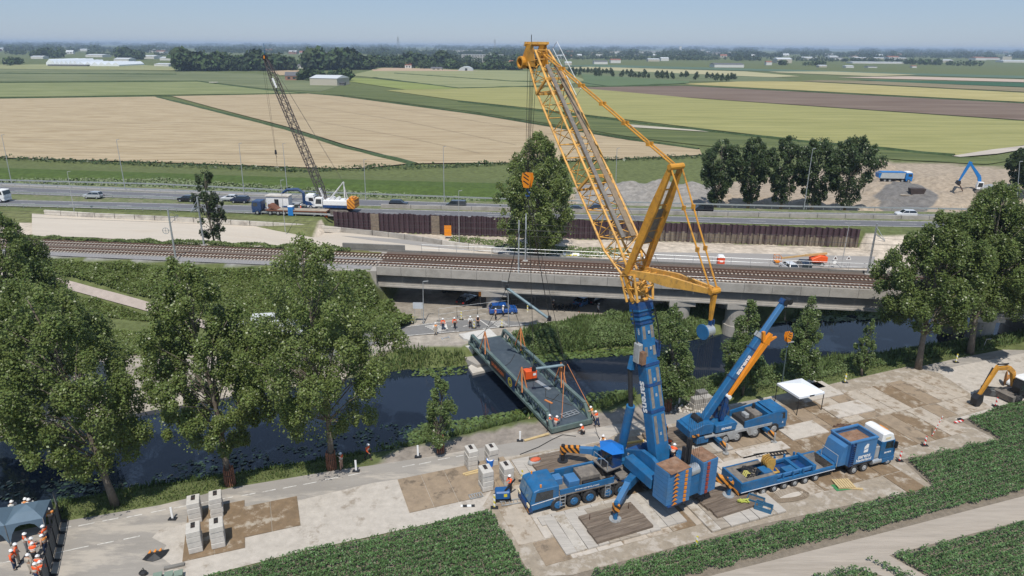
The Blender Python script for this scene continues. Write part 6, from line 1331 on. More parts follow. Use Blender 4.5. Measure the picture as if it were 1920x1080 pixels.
b=MB(); b.xprof([(-5.2,1.3),(2.1,1.3),(2.2,3.1),(-5.0,3.1),(-5.9,2.8)],-1.25,1.25); tb=b.build('tipper_body',mat('pale_grey_tipper',(.42,.45,.46),.5,var=.1),t); b=MB(); b.xprof([(-5.0,3.1),(2.2,3.1),(2.2,3.25),(-5.0,3.25)],-1.3,1.3); b.xprof([(-5.9,2.8),(-5.0,3.1),(-5.3,1.3),(-5.7,1.5)],-1.28,1.28); b.build('rim_rail',m_bx,tb)
for x in (3.5,1.6,-2.2,-3.7):
    for s in(-1,1): wheel(t,None,x,s*1.05,.55,.55,.4,m_gp,side=s)
t=thing('steel_skip','dark rusty steel skip standing on pale planks on the sand site','skip',G(1717,366,.3),R_(-8)); b=MB(); b.xprof([(-1.6,.2),(1.6,.2),(2.1,2.0),(-2.1,2.0)],-1,1); b.build('skip_body',mat('dark_skip_steel',(.05,.035,.03),.8,var=.3),t); b=MB(); b.b2(-4.5,4.0,-1.3,1.3,0,.2); b.build('plank_base',m_bedf,t)
# ---------------- TENTS
P=[G(1463,752,0),G(1487,776,0),G(1528,770,0),G(1504,748,0)]; ct=sum(P,Vector())/4
t=thing('canopy_tent','white square pop-up canopy on thin legs standing on the platform','canopy',ct,ROADA); b=MB(); h=1.85
b.add([(-h,-h,2.2),(h,-h,2.2),(h,h,2.2),(-h,h,2.2),(-h,-h,2.45),(h,-h,2.45),(h,h,2.45),(-h,h,2.45),(0,0,3.0)],[(0,1,5,4),(1,2,6,5),(2,3,7,6),(3,0,4,7),(4,5,8),(5,6,8),(6,7,8),(7,4,8)]); b.build('canopy_roof',mat('white_canvas',(.75,.78,.82),.8,var=.03),t)
for sx in(-1,1):
    for sy in(-1,1): b=MB(); b.box((sx*(h-.05),sy*(h-.05),1.15),(.07,.07,2.3)); b.build('leg',m_black,t)
b=MB(); b.b2(-.35,.35,-h-.02,-h-.01,2.25,2.42); b.build('small_badge',m_black,t)
def ppl_tent():
    t=thing('party_tent','blue-grey arched party tent at the lower left corner sheltering people','tent',G(40,985,0),world=True); m=mat('blue_grey_canvas',(.10,.155,.21),.7,var=.08,scale=1); 
    c=[G(25,1032,0),G(95,1007,0),G(99,968,0),G(-60,1000,0)]; q0=G(20,1025,0); q1=G(92,1002,0); dv=V_*2.7; un=U
    Lx=(q1-q0).length
    for k in (-1,0,):
        o=q0+U*(Lx*k); A=[o,o+U*Lx,o+U*Lx+dv,o+dv]; zc=2.15; b=MB(); top=o+U*Lx/2+dv/2+Vector((0,0,2.95)); rings=[]
        n=8; edge=[]
        for i in range(4):
            a=A[i]; c_=A[(i+1)%4]
            for j in range(n):
                s=j/n; edge.append((a.lerp(c_,s)+Vector((0,0,zc)), a.lerp(c_,s)+Vector((0,0,.15+ (zc-.25)*min(1,(1-abs(2*s-1)**2.6)*1.0+0)))))
        N=len(edge); vs=[]
        for e,l in edge: vs+=[l+Vector((0,0,0)) if l.z<e.z-.25 else e-Vector((0,0,.25)),e,e.lerp(top,.5)+Vector((0,0,.12))]
        vs.append(top); fs=[]
        for i in range(N):
            j=(i+1)%N; fs+=[(i*3,j*3,j*3+1,i*3+1),(i*3+1,j*3+1,j*3+2,i*3+2),(i*3+2,j*3+2,N*3)]
        b.add(vs,fs); b.build('tent_roof',m,t,smooth=False)
        for a in A: 
            if a is A[1] or k==0: b=MB(); b.cyl(a,a+Vector((0,0,2.15)),.04,n=6); b.build('tent_leg',m_gp,t)
ppl_tent()
# ================= TREES
def leafmat(n,c,c2,isl=.3,tr=.42): return mat(n,c,.36,var=.3,scale=.35,col2=c2,island=isl,trans=tr,spec=.42)
LM={'a':leafmat('poplar_leaves',(.165,.225,.055),(.225,.275,.085)),'b':leafmat('dark_poplar_leaves',(.15,.21,.052),(.20,.25,.075)),'c':leafmat('far_poplar_leaves',(.075,.115,.04),(.105,.145,.055)),'y':leafmat('young_tree_leaves',(.14,.205,.06),(.19,.25,.085)),'d':leafmat('thin_tree_leaves',(.045,.075,.025),(.07,.10,.035))}
m_bark=mat('grey_brown_bark',(.16,.13,.10),.9,var=.3,scale=3,bump=.02,bscale=12,dirt=(.24,.22,.18),dscale=1.2)
def leafquads(cen,nor,size,rng,jit=1.0,asp=.7):
    n=len(cen); d=rng.normal(size=(n,3))*jit+nor; d/=np.linalg.norm(d,axis=1)[:,None]+1e-9
    a=np.cross(d,rng.normal(size=(n,3))); a/=np.linalg.norm(a,axis=1)[:,None]+1e-9; b=np.cross(d,a); s=size[:,None]
    return np.stack([cen-a*s,cen-b*s*asp,cen+a*s,cen+b*s*asp],1)
def make_tree(name,label,cat,loc,H,crown,seed,leaf=.16,nleaf=24000,lm='a',trunk_r=.3,clear=.25,group=None,lean=(0,0),nclump=70,fill=.35,csize=.2,twigs=26,loose=.13):
    """crown: list of (height fraction, radius)"""
    rng=np.random.default_rng(seed); rd=random.Random(seed); t=thing(name,label,cat,loc,0,group)
    hs_=[c[0] for c in crown]; rs_=[c[1] for c in crown]
    def rad(h): return np.interp(h,hs_,rs_)
    def axis_(h): f=h; return Vector((lean[0]*f*H+math.sin(f*5+seed)*.25,lean[1]*f*H+math.cos(f*4+seed)*.25,f*H))
    b=MB(); k=9; pts=[axis_(i/k*.93) for i in range(k+1)]; b.tube(pts,[trunk_r*(1.25 if i==0 else 1)*(1-.9*i/k)+.02 for i in range(k+1)],9); b.build('trunk',m_bark,t,smooth=True)
    # clumps
    cl=[]
    hmin=hs_[0]; tries=0
    while len(cl)<nclump and tries<nclump*30:
        tries+=1
        h=rd.uniform(hmin,hs_[-1]); R=float(rad(h))
        if rd.random()>R/max(rs_)*.9+.1: continue
        a=rd.uniform(0,6.283); q=rd.uniform(.35,1.0)**.6; rr=R*q*(1+.18*math.sin(a*2+seed)+.12*math.sin(a*5+h*9+seed)); c=axis_(h)+Vector((math.cos(a)*rr,math.sin(a)*rr,0))
        s=max(rs_)*csize*rd.uniform(.65,1.35)*(.55+.45*R/max(rs_)); cl.append((c,s,h))
    b=MB(); 
    for (c,s,h) in cl[:int(twigs*2.2)]:
        h0=max(clear*.9,h-.16-rd.random()*.1); p0=axis_(h0); mid=p0.lerp(c,.5)+Vector((0,0,.35*s)); b.tube([p0,mid,c],[.022*trunk_r*10*(1-h0)+.02,.05,.02],5)
    b.build('limbs',m_bark,t,smooth=True)
    w=np.array([s**2 for _,s,_ in cl]); w/=w.sum(); idx=rng.choice(len(cl),nleaf,p=w)
    C_=np.array([c for c,_,_ in cl])[idx]; S_=np.array([s for _,s,_ in cl])[idx]
    d=rng.normal(size=(nleaf,3)); d/=np.linalg.norm(d,axis=1)[:,None]; 
    r=np.where(rng.random(nleaf)<.8,rng.uniform(.72,1.08,nleaf),rng.uniform(.2,1.0,nleaf))
    nz_=.75+.5*vnoise(d[:,0]*2+C_[:,0],d[:,2]*2+d[:,1]*2+C_[:,2],.45,seed%97)
    P=C_+d*(S_*r*nz_)[:,None]*np.array([.9,.9,1.2])
    nu=int(nleaf*loose); hh_=rng.uniform(hmin,hs_[-1],nu); Rr=np.interp(hh_,hs_,rs_); aa=rng.uniform(0,6.283,nu); qq=rng.uniform(.15,1.0,nu)**.5*(1+.18*np.sin(aa*2+seed)+.12*np.sin(aa*5+hh_*9+seed)); cxx=np.array([axis_(v)[:] for v in np.linspace(0,1,60)]); ii=np.clip((hh_*59).astype(int),0,59)
    keep=vnoise(aa*3+hh_*9,hh_*22,1.0,seed+3)>.33
    Pu=cxx[ii]+np.stack([np.cos(aa)*Rr*qq,np.sin(aa)*Rr*qq,rng.normal(size=nu)*.2],-1); P[:nu][keep]=Pu[keep]
    sz=leaf*rng.uniform(.6,1.35,nleaf); q=leafquads(P,d*.6+np.array([0,-.25,.75]),sz,rng,.62)
    o=quads('crown',q,LM[lm],t); return t
POP=[(.20,2.4),(.30,5.0),(.45,6.3),(.6,6.2),(.75,5.0),(.88,3.2),(.96,1.9),(1.0,.6)]
def scl(c,k): return [(h,r*k) for h,r in c]
def topH(px,py,Y,z0=0): return onY(px,py,Y).z-z0
gr='tall poplars along the canal bank'
TT=[((222,948),(120,525),1.05,'tall leafy poplar, second from the left, with bare lower trunk','a',(-.18,.0)),
    ((432,905),(385,492),.85,'tall leafy poplar between two larger ones, its trunk foot wrapped in red-brown stakes','a',(-.07,0)),
    ((622,878),(590,450),1.1,'broad leafy poplar with wrapped trunk foot beside a worker in orange','a',(-.03,0))]
for i,(bp_,tp,k,lab,lm,lean) in enumerate(TT):
    g=G(*bp_,0); H_=topH(tp[0],tp[1],g.y); make_tree('poplar_tree',lab,'tree',g,H_,scl(POP,.86*k*(H_/21)),11+i*7,leaf=.105,nleaf=76000,lm=lm,trunk_r=.30,group=gr,lean=lean,nclump=120,csize=.145)
g=G(30,1000,0)+Vector((-11,2,0)); 
make_tree('poplar_tree','poplar mostly outside the left edge, its crown behind the party tent side','tree',G(-120,985,0),19,scl(POP,.95),77,leaf=.125,nleaf=42000,lm='a',trunk_r=.35,group=gr,nclump=170,csize=.15)
make_tree('poplar_tree','dark tree at the far left edge rising above the railway','tree',Vector((-62,79,0)),20.5,scl(POP,1.0),78,leaf=.13,nleaf=72000,lm='b',trunk_r=.4,group=gr,nclump=170,csize=.15)
make_tree('poplar_tree','low dark tree in the shade at the left edge beside the cycle path','tree',Vector((-55,72,0)),12,scl(POP,1.05),79,leaf=.18,nleaf=20000,lm='b',trunk_r=.3,group=gr,nclump=50)
RT=[((1720,690),(1700,398),1.0,'poplar with leaning pale trunk, leftmost of the large trees on the right bank','b',(.0,0)),
    ((1820,662),(1785,350),1.1,'large poplar right of the leaning trunk, tallest of the group at the right edge','b',(-.05,0)),
    ((1935,640),(1900,355),1.05,'large poplar cut off by the right edge of the photo','b',(-.02,0)),
    ((1790,640),(1845,345),.9,'poplar in the middle of the right-hand group, its foot hidden in bushes','b',(.05,0))]
for i,(bp_,tp,k,lab,lm,lean) in enumerate(RT):
    g=G(*bp_,0); H_=topH(tp[0],tp[1],g.y); make_tree('poplar_tree',lab,'tree',g,H_,[(.30,1.5)]+scl(POP[1:],k*(H_/21)*.88),41+i*7,leaf=.13,nleaf=72000,lm=lm,trunk_r=.38,group=gr,lean=lean,nclump=115,csize=.155)
YG=[(.14,1.2),(.22,2.3),(.4,2.4),(.6,1.9),(.82,1.15),(.95,.5),(1.0,.2)]
yg='young trees on the near canal bank'
for i,(bp_,tp,k,nl,lab) in enumerate((((1250,772),(1265,568),1.2,15000,'dense young tree just right of the blue telescopic boom'),((1388,742),(1400,565),1.15,12000,'dense young tree behind the boom of the smaller crane'),((1497,722),(1515,558),1.05,14000,'dense conical young tree beside the white canopy'),((1615,703),(1622,600),.62,4500,'slender young tree standing alone before the blue water'),((826,846),(828,705),.95,4200,'slender young tree with staked foot left of the steel bridge'))):
    g=G(*bp_,0); H_=topH(tp[0],tp[1],g.y); make_tree('young_tree',lab,'tree',g,H_,scl(YG,k*.74),101+i,leaf=.11,nleaf=int(nl*1.5),lm='y',trunk_r=.13,group=yg,nclump=60 if nl>5000 else 38,csize=.30 if nl>5000 else .26,twigs=18)
OV=[(.10,2.5),(.22,4.6),(.4,5.2),(.6,4.6),(.8,3.2),(.93,1.6),(1.0,.4)]
g=G(1005,482,.4); make_tree('poplar_tree','big round bright green poplar standing alone behind the viaduct beyond the spreader beams','tree',g,topH(1010,258,g.y,-.5),scl(OV,1.5),201,leaf=.19,nleaf=50000,lm='a',trunk_r=.5,nclump=230,csize=.12,group='trees between railway and motorway')
g=G(393,463,RZ-1); make_tree('thin_tree','thin dark tree with open crown standing behind the tracks at the left','tree',Vector((g.x+.4,g.y+1,RZ-1)),topH(388,318,g.y,RZ-1),[(.12,1.2),(.3,2.0),(.5,2.3),(.8,1.9),(1,.5)],203,leaf=.17,nleaf=5200,lm='d',trunk_r=.16,nclump=42,csize=.24,group='trees between railway and motorway')
g=G(412,463,RZ-1); make_tree('thin_tree','small bare-stemmed thin tree close beside the taller thin one behind the tracks','tree',Vector((g.x,g.y+1,RZ-1)),9,[(.3,1.0),(.6,1.3),(1,.4)],204,leaf=.16,nleaf=1600,lm='d',trunk_r=.12,nclump=16,csize=.3,group='trees between railway and motorway')
FR=[(.12,1.6),(.2,1.9),(.33,2.6),(.5,4.0),(.7,4.6),(.88,3.4),(1.0,1.0)]
rowg='row of dark poplars beyond the motorway'
for i,(bx_,by_,tx_,ty_,k,lab) in enumerate(((1342,388,1345,262,1.15,'leftmost tree of the dark row beyond the motorway'),(1402,388,1400,258,1.0,'second tree from the left of the dark row beyond the motorway'),(1462,390,1478,256,1.0,'third tree from the left of the dark row beyond the motorway'),(1520,392,1540,258,1.05,'tree right behind the motorway lamp post in the dark row'),(1583,394,1588,258,1.25,'rightmost and widest tree of the dark row beyond the motorway'),(1905,350,1895,278,.8,'dark tree at the right edge behind the blue excavator'),(1925,360,1930,275,.9,'dark tree cut off by the right edge beyond the sand site'))):
    g=G(bx_,by_,1); make_tree('poplar_tree',lab,'tree',Vector((g.x,g.y,.4)),topH(tx_,ty_,g.y,.4),scl(FR,k),301+i,leaf=.22,nleaf=20000,lm='c',trunk_r=.35,nclump=110,csize=.17,group=rowg,lean=((tx_-bx_)*.0015,0))
# tree guards
for i,(px,py,lab) in enumerate(((432,908,'ring of red-brown stakes around the trunk of the second poplar from the tent'),(622,878,'ring of red-brown stakes around the thick trunk beside the worker in orange'),(826,848,'ring of red-brown stakes around the slender young tree'),(1252,770,'ring of stakes around the young tree right of the blue boom'))):
    g=G(px,py,0); t=thing('tree_guard',lab,'tree guard',g,group='stake rings protecting tree trunks'); r=.46 if i<2 else .36; hh=1.9
    for j in range(16 if i<2 else 11):
        a=j*6.283/(16 if i<2 else 11); b=MB(); b.cyl((r*math.cos(a)*1.05,r*math.sin(a)*1.05,-.2),(r*math.cos(a)*.92,r*math.sin(a)*.92,hh*random.uniform(.92,1.06)),.055,n=6); b.build('stake',mat('red_brown_stake',(.24,.105,.06),.85,var=.3,scale=3),t)
    b=MB(); b.tube([(r*1.03*math.cos(a),r*1.03*math.sin(a),1.2) for a in [k*6.283/18 for k in range(19)]],.03,4); b.build('binding',m_black,t)
# ================= BANK VEGETATION
def blades(area,dens,hrange,wd,name,lab,cat,m,seed,cond=None,zf=None,bend=.35,noise=None):
    rng=np.random.default_rng(seed); P=[(p.x,p.y) for p in area]; x0,x1=min(p[0] for p in P),max(p[0] for p in P); y0,y1=min(p[1] for p in P),max(p[1] for p in P)
    n=int((x1-x0)*(y1-y0)*dens); X=rng.uniform(x0,x1,n); Y=rng.uniform(y0,y1,n); k=inpoly(X,Y,P)
    if cond is not None: k&=cond(X,Y)
    X,Y=X[k],Y[k]; n=len(X); Z=hgt(X,Y); f=vnoise(X,Y,noise or 1.5,seed)
    h=rng.uniform(*hrange,n)*(.45+.9*f); th=rng.uniform(0,6.283,n); w=wd*rng.uniform(.6,1.4,n); c=np.stack([X,Y,Z-.05],-1); a=np.stack([np.cos(th),np.sin(th),0*th],-1)*w[:,None]; dr=rng.normal(size=(n,3))*bend; dr[:,2]=1; dr/=np.linalg.norm(dr,axis=1)[:,None]
    top=c+dr*h[:,None]; md=c+dr*h[:,None]*.55
    q=np.stack([c-a*.4,md-a,top,md+a],1); o=quads(name,q,m); tag(o,lab,cat,kind='stuff'); return n
m_reed=mat('reed_leaves',(.11,.165,.045),.6,var=.25,scale=.6,world=True,island=.3,trans=.25,col2=(.16,.215,.07))
m_gras=mat('grass_blades',(.10,.155,.035),.7,var=.25,scale=.5,world=True,island=.3,trans=.2,col2=(.16,.20,.06))
m_weed=mat('weed_leaves',(.055,.10,.025),.6,var=.25,scale=.5,world=True,island=.35,trans=.2,col2=(.09,.14,.04))
def near_canal(lo,hi): return lambda X,Y:(lambda d,i:(~i)&(d>lo)&(d<hi))(sdist(X,Y,CANAL),inpoly(X,Y,CANAL))
nb=[G(x,y,0) for x,y in((-60,1010),(115,976),(300,945),(430,913),(640,878),(690,868),(690,820),(300,880),(0,930),(-60,950))]
tot=blades(nb,34,(.25,.6),.05,'bank_grass','rough green grass between the left road edge and the canal','grass',m_gras,1,lambda X,Y:~inpoly(X,Y,CANAL))
tot+=blades(nb,30,(.4,.95),.07,'bank_weeds','taller weeds at the waterline of the near bank','weeds',m_weed,2,near_canal(-1,1.8))
nb2=[G(x,y,0) for x,y in((690,872),(800,845),(1010,792),(1010,760),(800,815),(690,845))]
tot+=blades(nb2,36,(.5,1.1),.07,'bank_weeds','green weeds along the water left of the steel bridge','weeds',m_reed,3,near_canal(-1,2.2))
nb3=[G(x,y,0) for x,y in((1115,770),(1190,758),(1190,725),(1115,745))]
tot+=blades(nb3,45,(.6,1.2),.08,'bank_weeds','lush weeds right of the near bridge end','weeds',m_reed,4,near_canal(-1,3.5))
nb4=[G(x,y,0) for x,y in((1240,770),(1300,765),(1410,746),(1550,718),(1680,692),(1800,668),(1950,640),(1950,610),(1600,660),(1400,690),(1240,725))]
tot+=blades(nb4,30,(.5,1.2),.08,'bank_reeds','tall green reeds on the near bank behind the small crane','reeds',m_reed,5,near_canal(-1.5,5.0),noise=2.2)
tot+=blades(nb4,20,(.2,.45),.06,'bank_grass','short green grass at the right road edge','grass',m_gras,6,lambda X,Y:~inpoly(X,Y,CANAL))
fb1=[G(x,y,0) for x,y in((650,700),(760,655),(870,655),(882,690),(800,700),(650,730))]
tot+=blades(fb1,34,(.4,.9),.08,'far_bank_weeds','overgrown far bank left of the concrete landing','weeds',m_gras,7,lambda X,Y:near_canal(-.5,5.5)(X,Y),noise=2)
fb2=[G(x,y,0) for x,y in((935,650),(1000,617),(1100,600),(1190,592),(1330,570),(1330,640),(1180,655),(1060,665),(950,672))]
tot+=blades(fb2,40,(.7,1.5),.11,'far_bank_reeds','dense green reed bed on the far bank right of the steel bridge','reeds',m_reed,8,lambda X,Y:~inpoly(X,Y,CANAL),noise=2.5)
fb4=[G(x,y,0) for x,y in((1420,600),(1540,560),(1800,560),(1800,600),(1540,600),(1420,620))]
tot+=blades(fb4,12,(.7,1.4),.12,'far_bank_reeds','green bank beyond the viaduct at the blue water','reeds',m_reed,9,lambda X,Y:~inpoly(X,Y,CANAL),noise=2.5)
# leafy tops of the banks below
def shrubs(area,n,hmax,name,lab,seed,m,leaf=.2,zo=0):
    rng=np.random.default_rng(seed); P=[(p.x,p.y) for p in area]; x0,x1=min(p[0] for p in P),max(p[0] for p in P); y0,y1=min(p[1] for p in P),max(p[1] for p in P)
    X=rng.uniform(x0,x1,n); Y=rng.uniform(y0,y1,n); k=inpoly(X,Y,P)&~inpoly(X,Y,CANAL)&~inpoly(X,Y,PATHP)&(sdist(X,Y,PATHP)>.5); X,Y=X[k],Y[k]; n=len(X); 
    f=vnoise(X,Y,2.6,seed); f2=vnoise(X,Y,1.1,seed+5); Z=hgt(X,Y)+hmax*(f**1.3*.8+f2*.3)*rng.uniform(.55,1.0,n)
    q=leafquads(np.stack([X,Y,Z],-1),np.tile(np.array([0,-.3,1.0]),(n,1)),leaf*rng.uniform(.6,1.3,n),rng,.6); o=quads(name,q,m); tag(o,lab,'shrubs',kind='stuff')
def L3(l,z): return [G(x,y,z) for x,y in l]
emb=[Vector((-120,rly(-120,-.6),0)),Vector((-85,rly(-85,-.8),0)),Vector((-52,rly(-52,-1.2),0)),Vector((-23.5,rly(-23.5,-1.2),0)),Vector((-23,91,0)),Vector((-38,92,0)),Vector((-55,96,0)),Vector((-85,102,0)),Vector((-120,104,0))]
shrubs(emb,210000,1.3,'embankment_shrubs','dense green shrubs covering the railway embankment',21,LM['a'],.20)
shrubs([Vector((-33,101,0)),Vector((-20.5,100,0)),Vector((-15,96,0)),Vector((-17,92,0)),Vector((-33,92,0))],26000,3.6,'embankment_shrubs','tall dark bushes beside the viaduct abutment',22,LM['b'],.22)
shrubs([Vector((-90,96,0)),Vector((-50,91,0)),Vector((-30,88,0)),Vector((-30,84,0)),Vector((-60,84,0)),Vector((-90,88,0))],60000,.7,'verge_shrubs','low green growth beside the cycle path',23,LM['a'],.18)
shrubs([Vector((-96,rly(-96,RW-1.5),0)),Vector((-28,rly(-28,RW-1.5),0)),Vector((-28,rly(-28,RW+1.2),0)),Vector((-96,rly(-96,RW+1.8),0))],40000,1.0,'trackside_weeds','green and reddish weeds between the tracks and the sandy carriageway',24,m_gras,.16)
shrubs([G(x,y,-.5) for x,y in((840,462),(920,470),(985,488),(1060,492),(1200,492),(1170,478),(1030,470),(930,460),(850,452))],9000,.6,'verge_weeds','strip of green weeds in front of the sheet piling',25,m_gras,.2)
shrubs(fb2,90000,1.5,'far_bank_reeds','rounded leafy tops of the reed bed right of the steel bridge',31,m_reed,.16)
shrubs([G(x,y,0) for x,y in((1240,770),(1300,757),(1410,738),(1550,710),(1680,684),(1800,660),(1950,634),(1950,612),(1600,664),(1400,694),(1240,728))],60000,1.3,'bank_shrubs','leafy green bank growth along the water behind the small crane',32,m_reed,.13)
shrubs([G(x,y,0) for x,y in((1250,640),(1420,600),(1560,575),(1760,572),(1560,592),(1420,612),(1260,655))],26000,1.2,'far_bank_shrubs','leafy growth on the far bank beyond the viaduct piers',33,m_reed,.2)
shrubs([G(x,y,-1) for x,y in((-20,294),(120,300),(200,303),(420,310),(560,318),(680,312),(780,312),(930,306),(1080,300),(1240,296),(1330,292),(1330,297),(1080,306),(780,318),(560,324),(200,309),(-20,300))],16000,1.6,'dyke_shrubs','row of low bushes along the near edge of the wheat',26,LM['c'],.5)
fbk=[p+Vector((0,0,0)) for p in (Vector((-90,66,0)),Vector((-60,70,0)),Vector((-30,78,0)),Vector((-12,84,0)),Vector((-12,90,0)),Vector((-40,84,0)),Vector((-90,76,0)))]
tot+=blades(fbk,14,(.5,1.1),.10,'far_bank_weeds','weeds on the far bank behind the tall poplars','weeds',m_reed,12,near_canal(-.5,3.0))
wl_=[G(x,y,1) for x,y in((-100,345),(300,349),(600,362),(900,372),(900,365),(600,350),(300,335),(-100,330))]
shrubs(wl_,26000,.9,'motorway_weeds','pale green tall weeds behind the far guard rail',27,mat('pale_weeds',(.16,.21,.09),.7,var=.25,scale=.2,world=True,island=.25,col2=(.20,.23,.12)),.35)
# ---- lily pads
def lilies(area,dens,r,name,lab,seed,m,clump=.5,zv=.02):
    rng=np.random.default_rng(seed); P=[(p.x,p.y) for p in area]; x0,x1=min(p[0] for p in P),max(p[0] for p in P); y0,y1=min(p[1] for p in P),max(p[1] for p in P)
    n=int((x1-x0)*(y1-y0)*dens); X=rng.uniform(x0,x1,n); Y=rng.uniform(y0,y1,n); k=inpoly(X,Y,P)&inpoly(X,Y,CANAL); f=vnoise(X,Y,1.4,seed)*.6+vnoise(X,Y,4,seed+1)*.4; k&=f>clump*rng.uniform(.75,1.25,n); X,Y=X[k],Y[k]; n=len(X)
    R=r*rng.uniform(.6,1.3,n); a0=rng.uniform(0,6.28,n); vs=[]
    tx,ty=rng.normal(size=n)*.22,rng.normal(size=n)*.22
    for i in range(6):
        a=a0+i*math.pi/3; dx,dy=R*np.cos(a),R*np.sin(a); vs.append(np.stack([X+dx,Y+dy,WZ+zv+rng.uniform(0,zv,n)*0+.02+np.abs(tx)*.2+dx*tx+dy*ty],-1))
    o=quads(name,np.stack(vs,1),m,n=6); tag(o,lab,'water lilies',kind='stuff'); return n
m_lil=mat('lily_leaves',(.075,.115,.03),.35,var=.25,scale=1,world=True,island=.35,col2=(.12,.16,.045)); m_lild=mat('dark_lily_leaves',(.030,.062,.035),.3,var=.3,scale=1,world=True,island=.4,col2=(.05,.085,.045))
W=lambda l:[G(x,y,WZ) for x,y in l]
n_=lilies(W([(-60,965),(110,955),(270,925),(423,900),(613,870),(771,842),(770,790),(600,815),(423,850),(270,885),(180,900),(0,895),(-60,900)]),7,.17,'water_lilies','scattered dark water lily pads along the near bank under the poplars',1,m_lild,.42)
n_+=lilies(W([(770,845),(860,822),(960,797),(1015,783),(1000,762),(960,772),(850,790),(790,795),(765,815)]),26,.19,'water_lilies','dense bright water lilies along the near bank left of the bridge',2,m_lil,.22)
n_+=lilies(W([(1100,775),(1185,757),(1185,732),(1100,738)]),24,.2,'water_lilies','bright water lilies at the right side of the near bridge end',3,m_lil,.2)
n_+=lilies(W([(1000,668),(1063,656),(1180,648),(1230,640),(1230,655),(1180,666),(1063,674),(1000,682)]),22,.22,'water_lilies','band of pale lily pads in front of the far reed bed',4,m_lil,.3)
n_+=lilies(W([(830,683),(880,690),(890,700),(800,708),(740,700),(763,690)]),12,.2,'water_lilies','few lily pads before the far concrete landing',5,m_lil,.45)
n_+=lilies(W([(1440,588),(1700,583),(1720,592),(1600,602),(1440,606)]),16,.3,'water_lilies','lily pads beyond the viaduct in the blue water',6,m_lil,.35)
n_+=lilies(W([(1280,730),(1420,708),(1420,694),(1280,715)]),18,.2,'water_lilies','lily pads near the reeds behind the smaller crane',7,m_lil,.35)
print('blades',tot,'lilies',n_)
# ================= PEOPLE
m_skin=mat('skin',(.42,.25,.17),.6,var=.05); m_vest=mat('orange_vest',(.80,.10,.015),.6,var=.06,scale=6); m_vesty=mat('pale_orange_vest',(.80,.30,.06),.6,var=.06,scale=6); m_hel=mat('white_helmet',(.8,.8,.8),.35,var=.02); m_strip=mat('reflective_band',(.72,.70,.62),.4,var=.03)
CL={'navy':mat('navy_trousers',(.012,.03,.08),.85),'beige':mat('beige_trousers',(.42,.37,.30),.85),'black':mat('black_trousers',(.015,.015,.018),.85),'grey':mat('grey_trousers',(.16,.16,.17),.85),'white':mat('white_shirt',(.7,.7,.68),.8),'skin':m_skin}
def skin(pts,edges,rad,name):
    me=bpy.data.meshes.new(name); me.from_pydata(pts,edges,[]); o=bpy.data.objects.new(name,me); C.objects.link(o); md=o.modifiers.new('s','SKIN'); md.use_smooth_shade=True; o.modifiers.new('u','SUBSURF').levels=1
    sv=me.skin_vertices[0].data
    for i,r in enumerate(rad): sv[i].radius=(r,r) if not isinstance(r,tuple) else r
    sv[0].use_root=True
    dg=bpy.context.evaluated_depsgraph_get(); m2=bpy.data.meshes.new_from_object(o.evaluated_get(dg)); bpy.data.objects.remove(o); bpy.data.meshes.remove(me); return m2
POSE={'stand':dict(hip=(0,0,.93),ch=(0,0,1.38),kn=((.03,.11,.50),(.0,-.11,.50)),an=((.0,.13,.08),(-.02,-.13,.08)),el=((-.02,.27,1.10),(-.02,-.27,1.10)),ha=((.08,.27,.86),(.08,-.27,.86))),
 'arms':dict(hip=(0,0,.93),ch=(.03,0,1.38),kn=((.05,.12,.50),(.0,-.12,.50)),an=((.03,.15,.08),(-.04,-.15,.08)),el=((.14,.25,1.14),(.14,-.25,1.14)),ha=((.36,.14,1.12),(.36,-.12,1.14))),
 'reach':dict(hip=(-.05,0,.90),ch=(.12,0,1.32),kn=((.12,.12,.50),(-.08,-.12,.50)),an=((.1,.15,.08),(-.25,-.15,.08)),el=((.30,.24,1.20),(.28,-.24,1.18)),ha=((.55,.14,1.30),(.52,-.12,1.22))),
 'walk':dict(hip=(0,0,.91),ch=(.05,0,1.37),kn=((.18,.10,.52),(-.05,-.10,.50)),an=((.25,.11,.08),(-.35,-.11,.14)),el=((-.15,.26,1.12),(.12,-.26,1.12)),ha=((-.12,.25,.88),(.30,-.22,.96))),
 'hips':dict(hip=(0,0,.93),ch=(-.02,0,1.38),kn=((.02,.14,.50),(.02,-.14,.50)),an=((.0,.18,.08),(.0,-.18,.08)),el=((-.08,.42,1.14),(.15,-.26,1.14)),ha=((.02,.2,1.0),(.32,-.1,1.26))),
 'squat':dict(hip=(-.15,0,.30),ch=(.10,0,.72),kn=((.25,.18,.48),(.22,-.18,.46)),an=((.02,.16,.08),(.0,-.16,.08)),el=((.30,.26,.55),(.30,-.26,.55)),ha=((.48,.12,.30),(.45,-.1,.28))),
 'sit':dict(hip=(-.1,0,.16),ch=(-.02,0,.62),kn=((.32,.14,.42),(.30,-.14,.40)),an=((.55,.16,.08),(.5,-.16,.08)),el=((.12,.27,.40),(.12,-.27,.40)),ha=((.30,.16,.40),(.30,-.14,.38)))}
PB={}
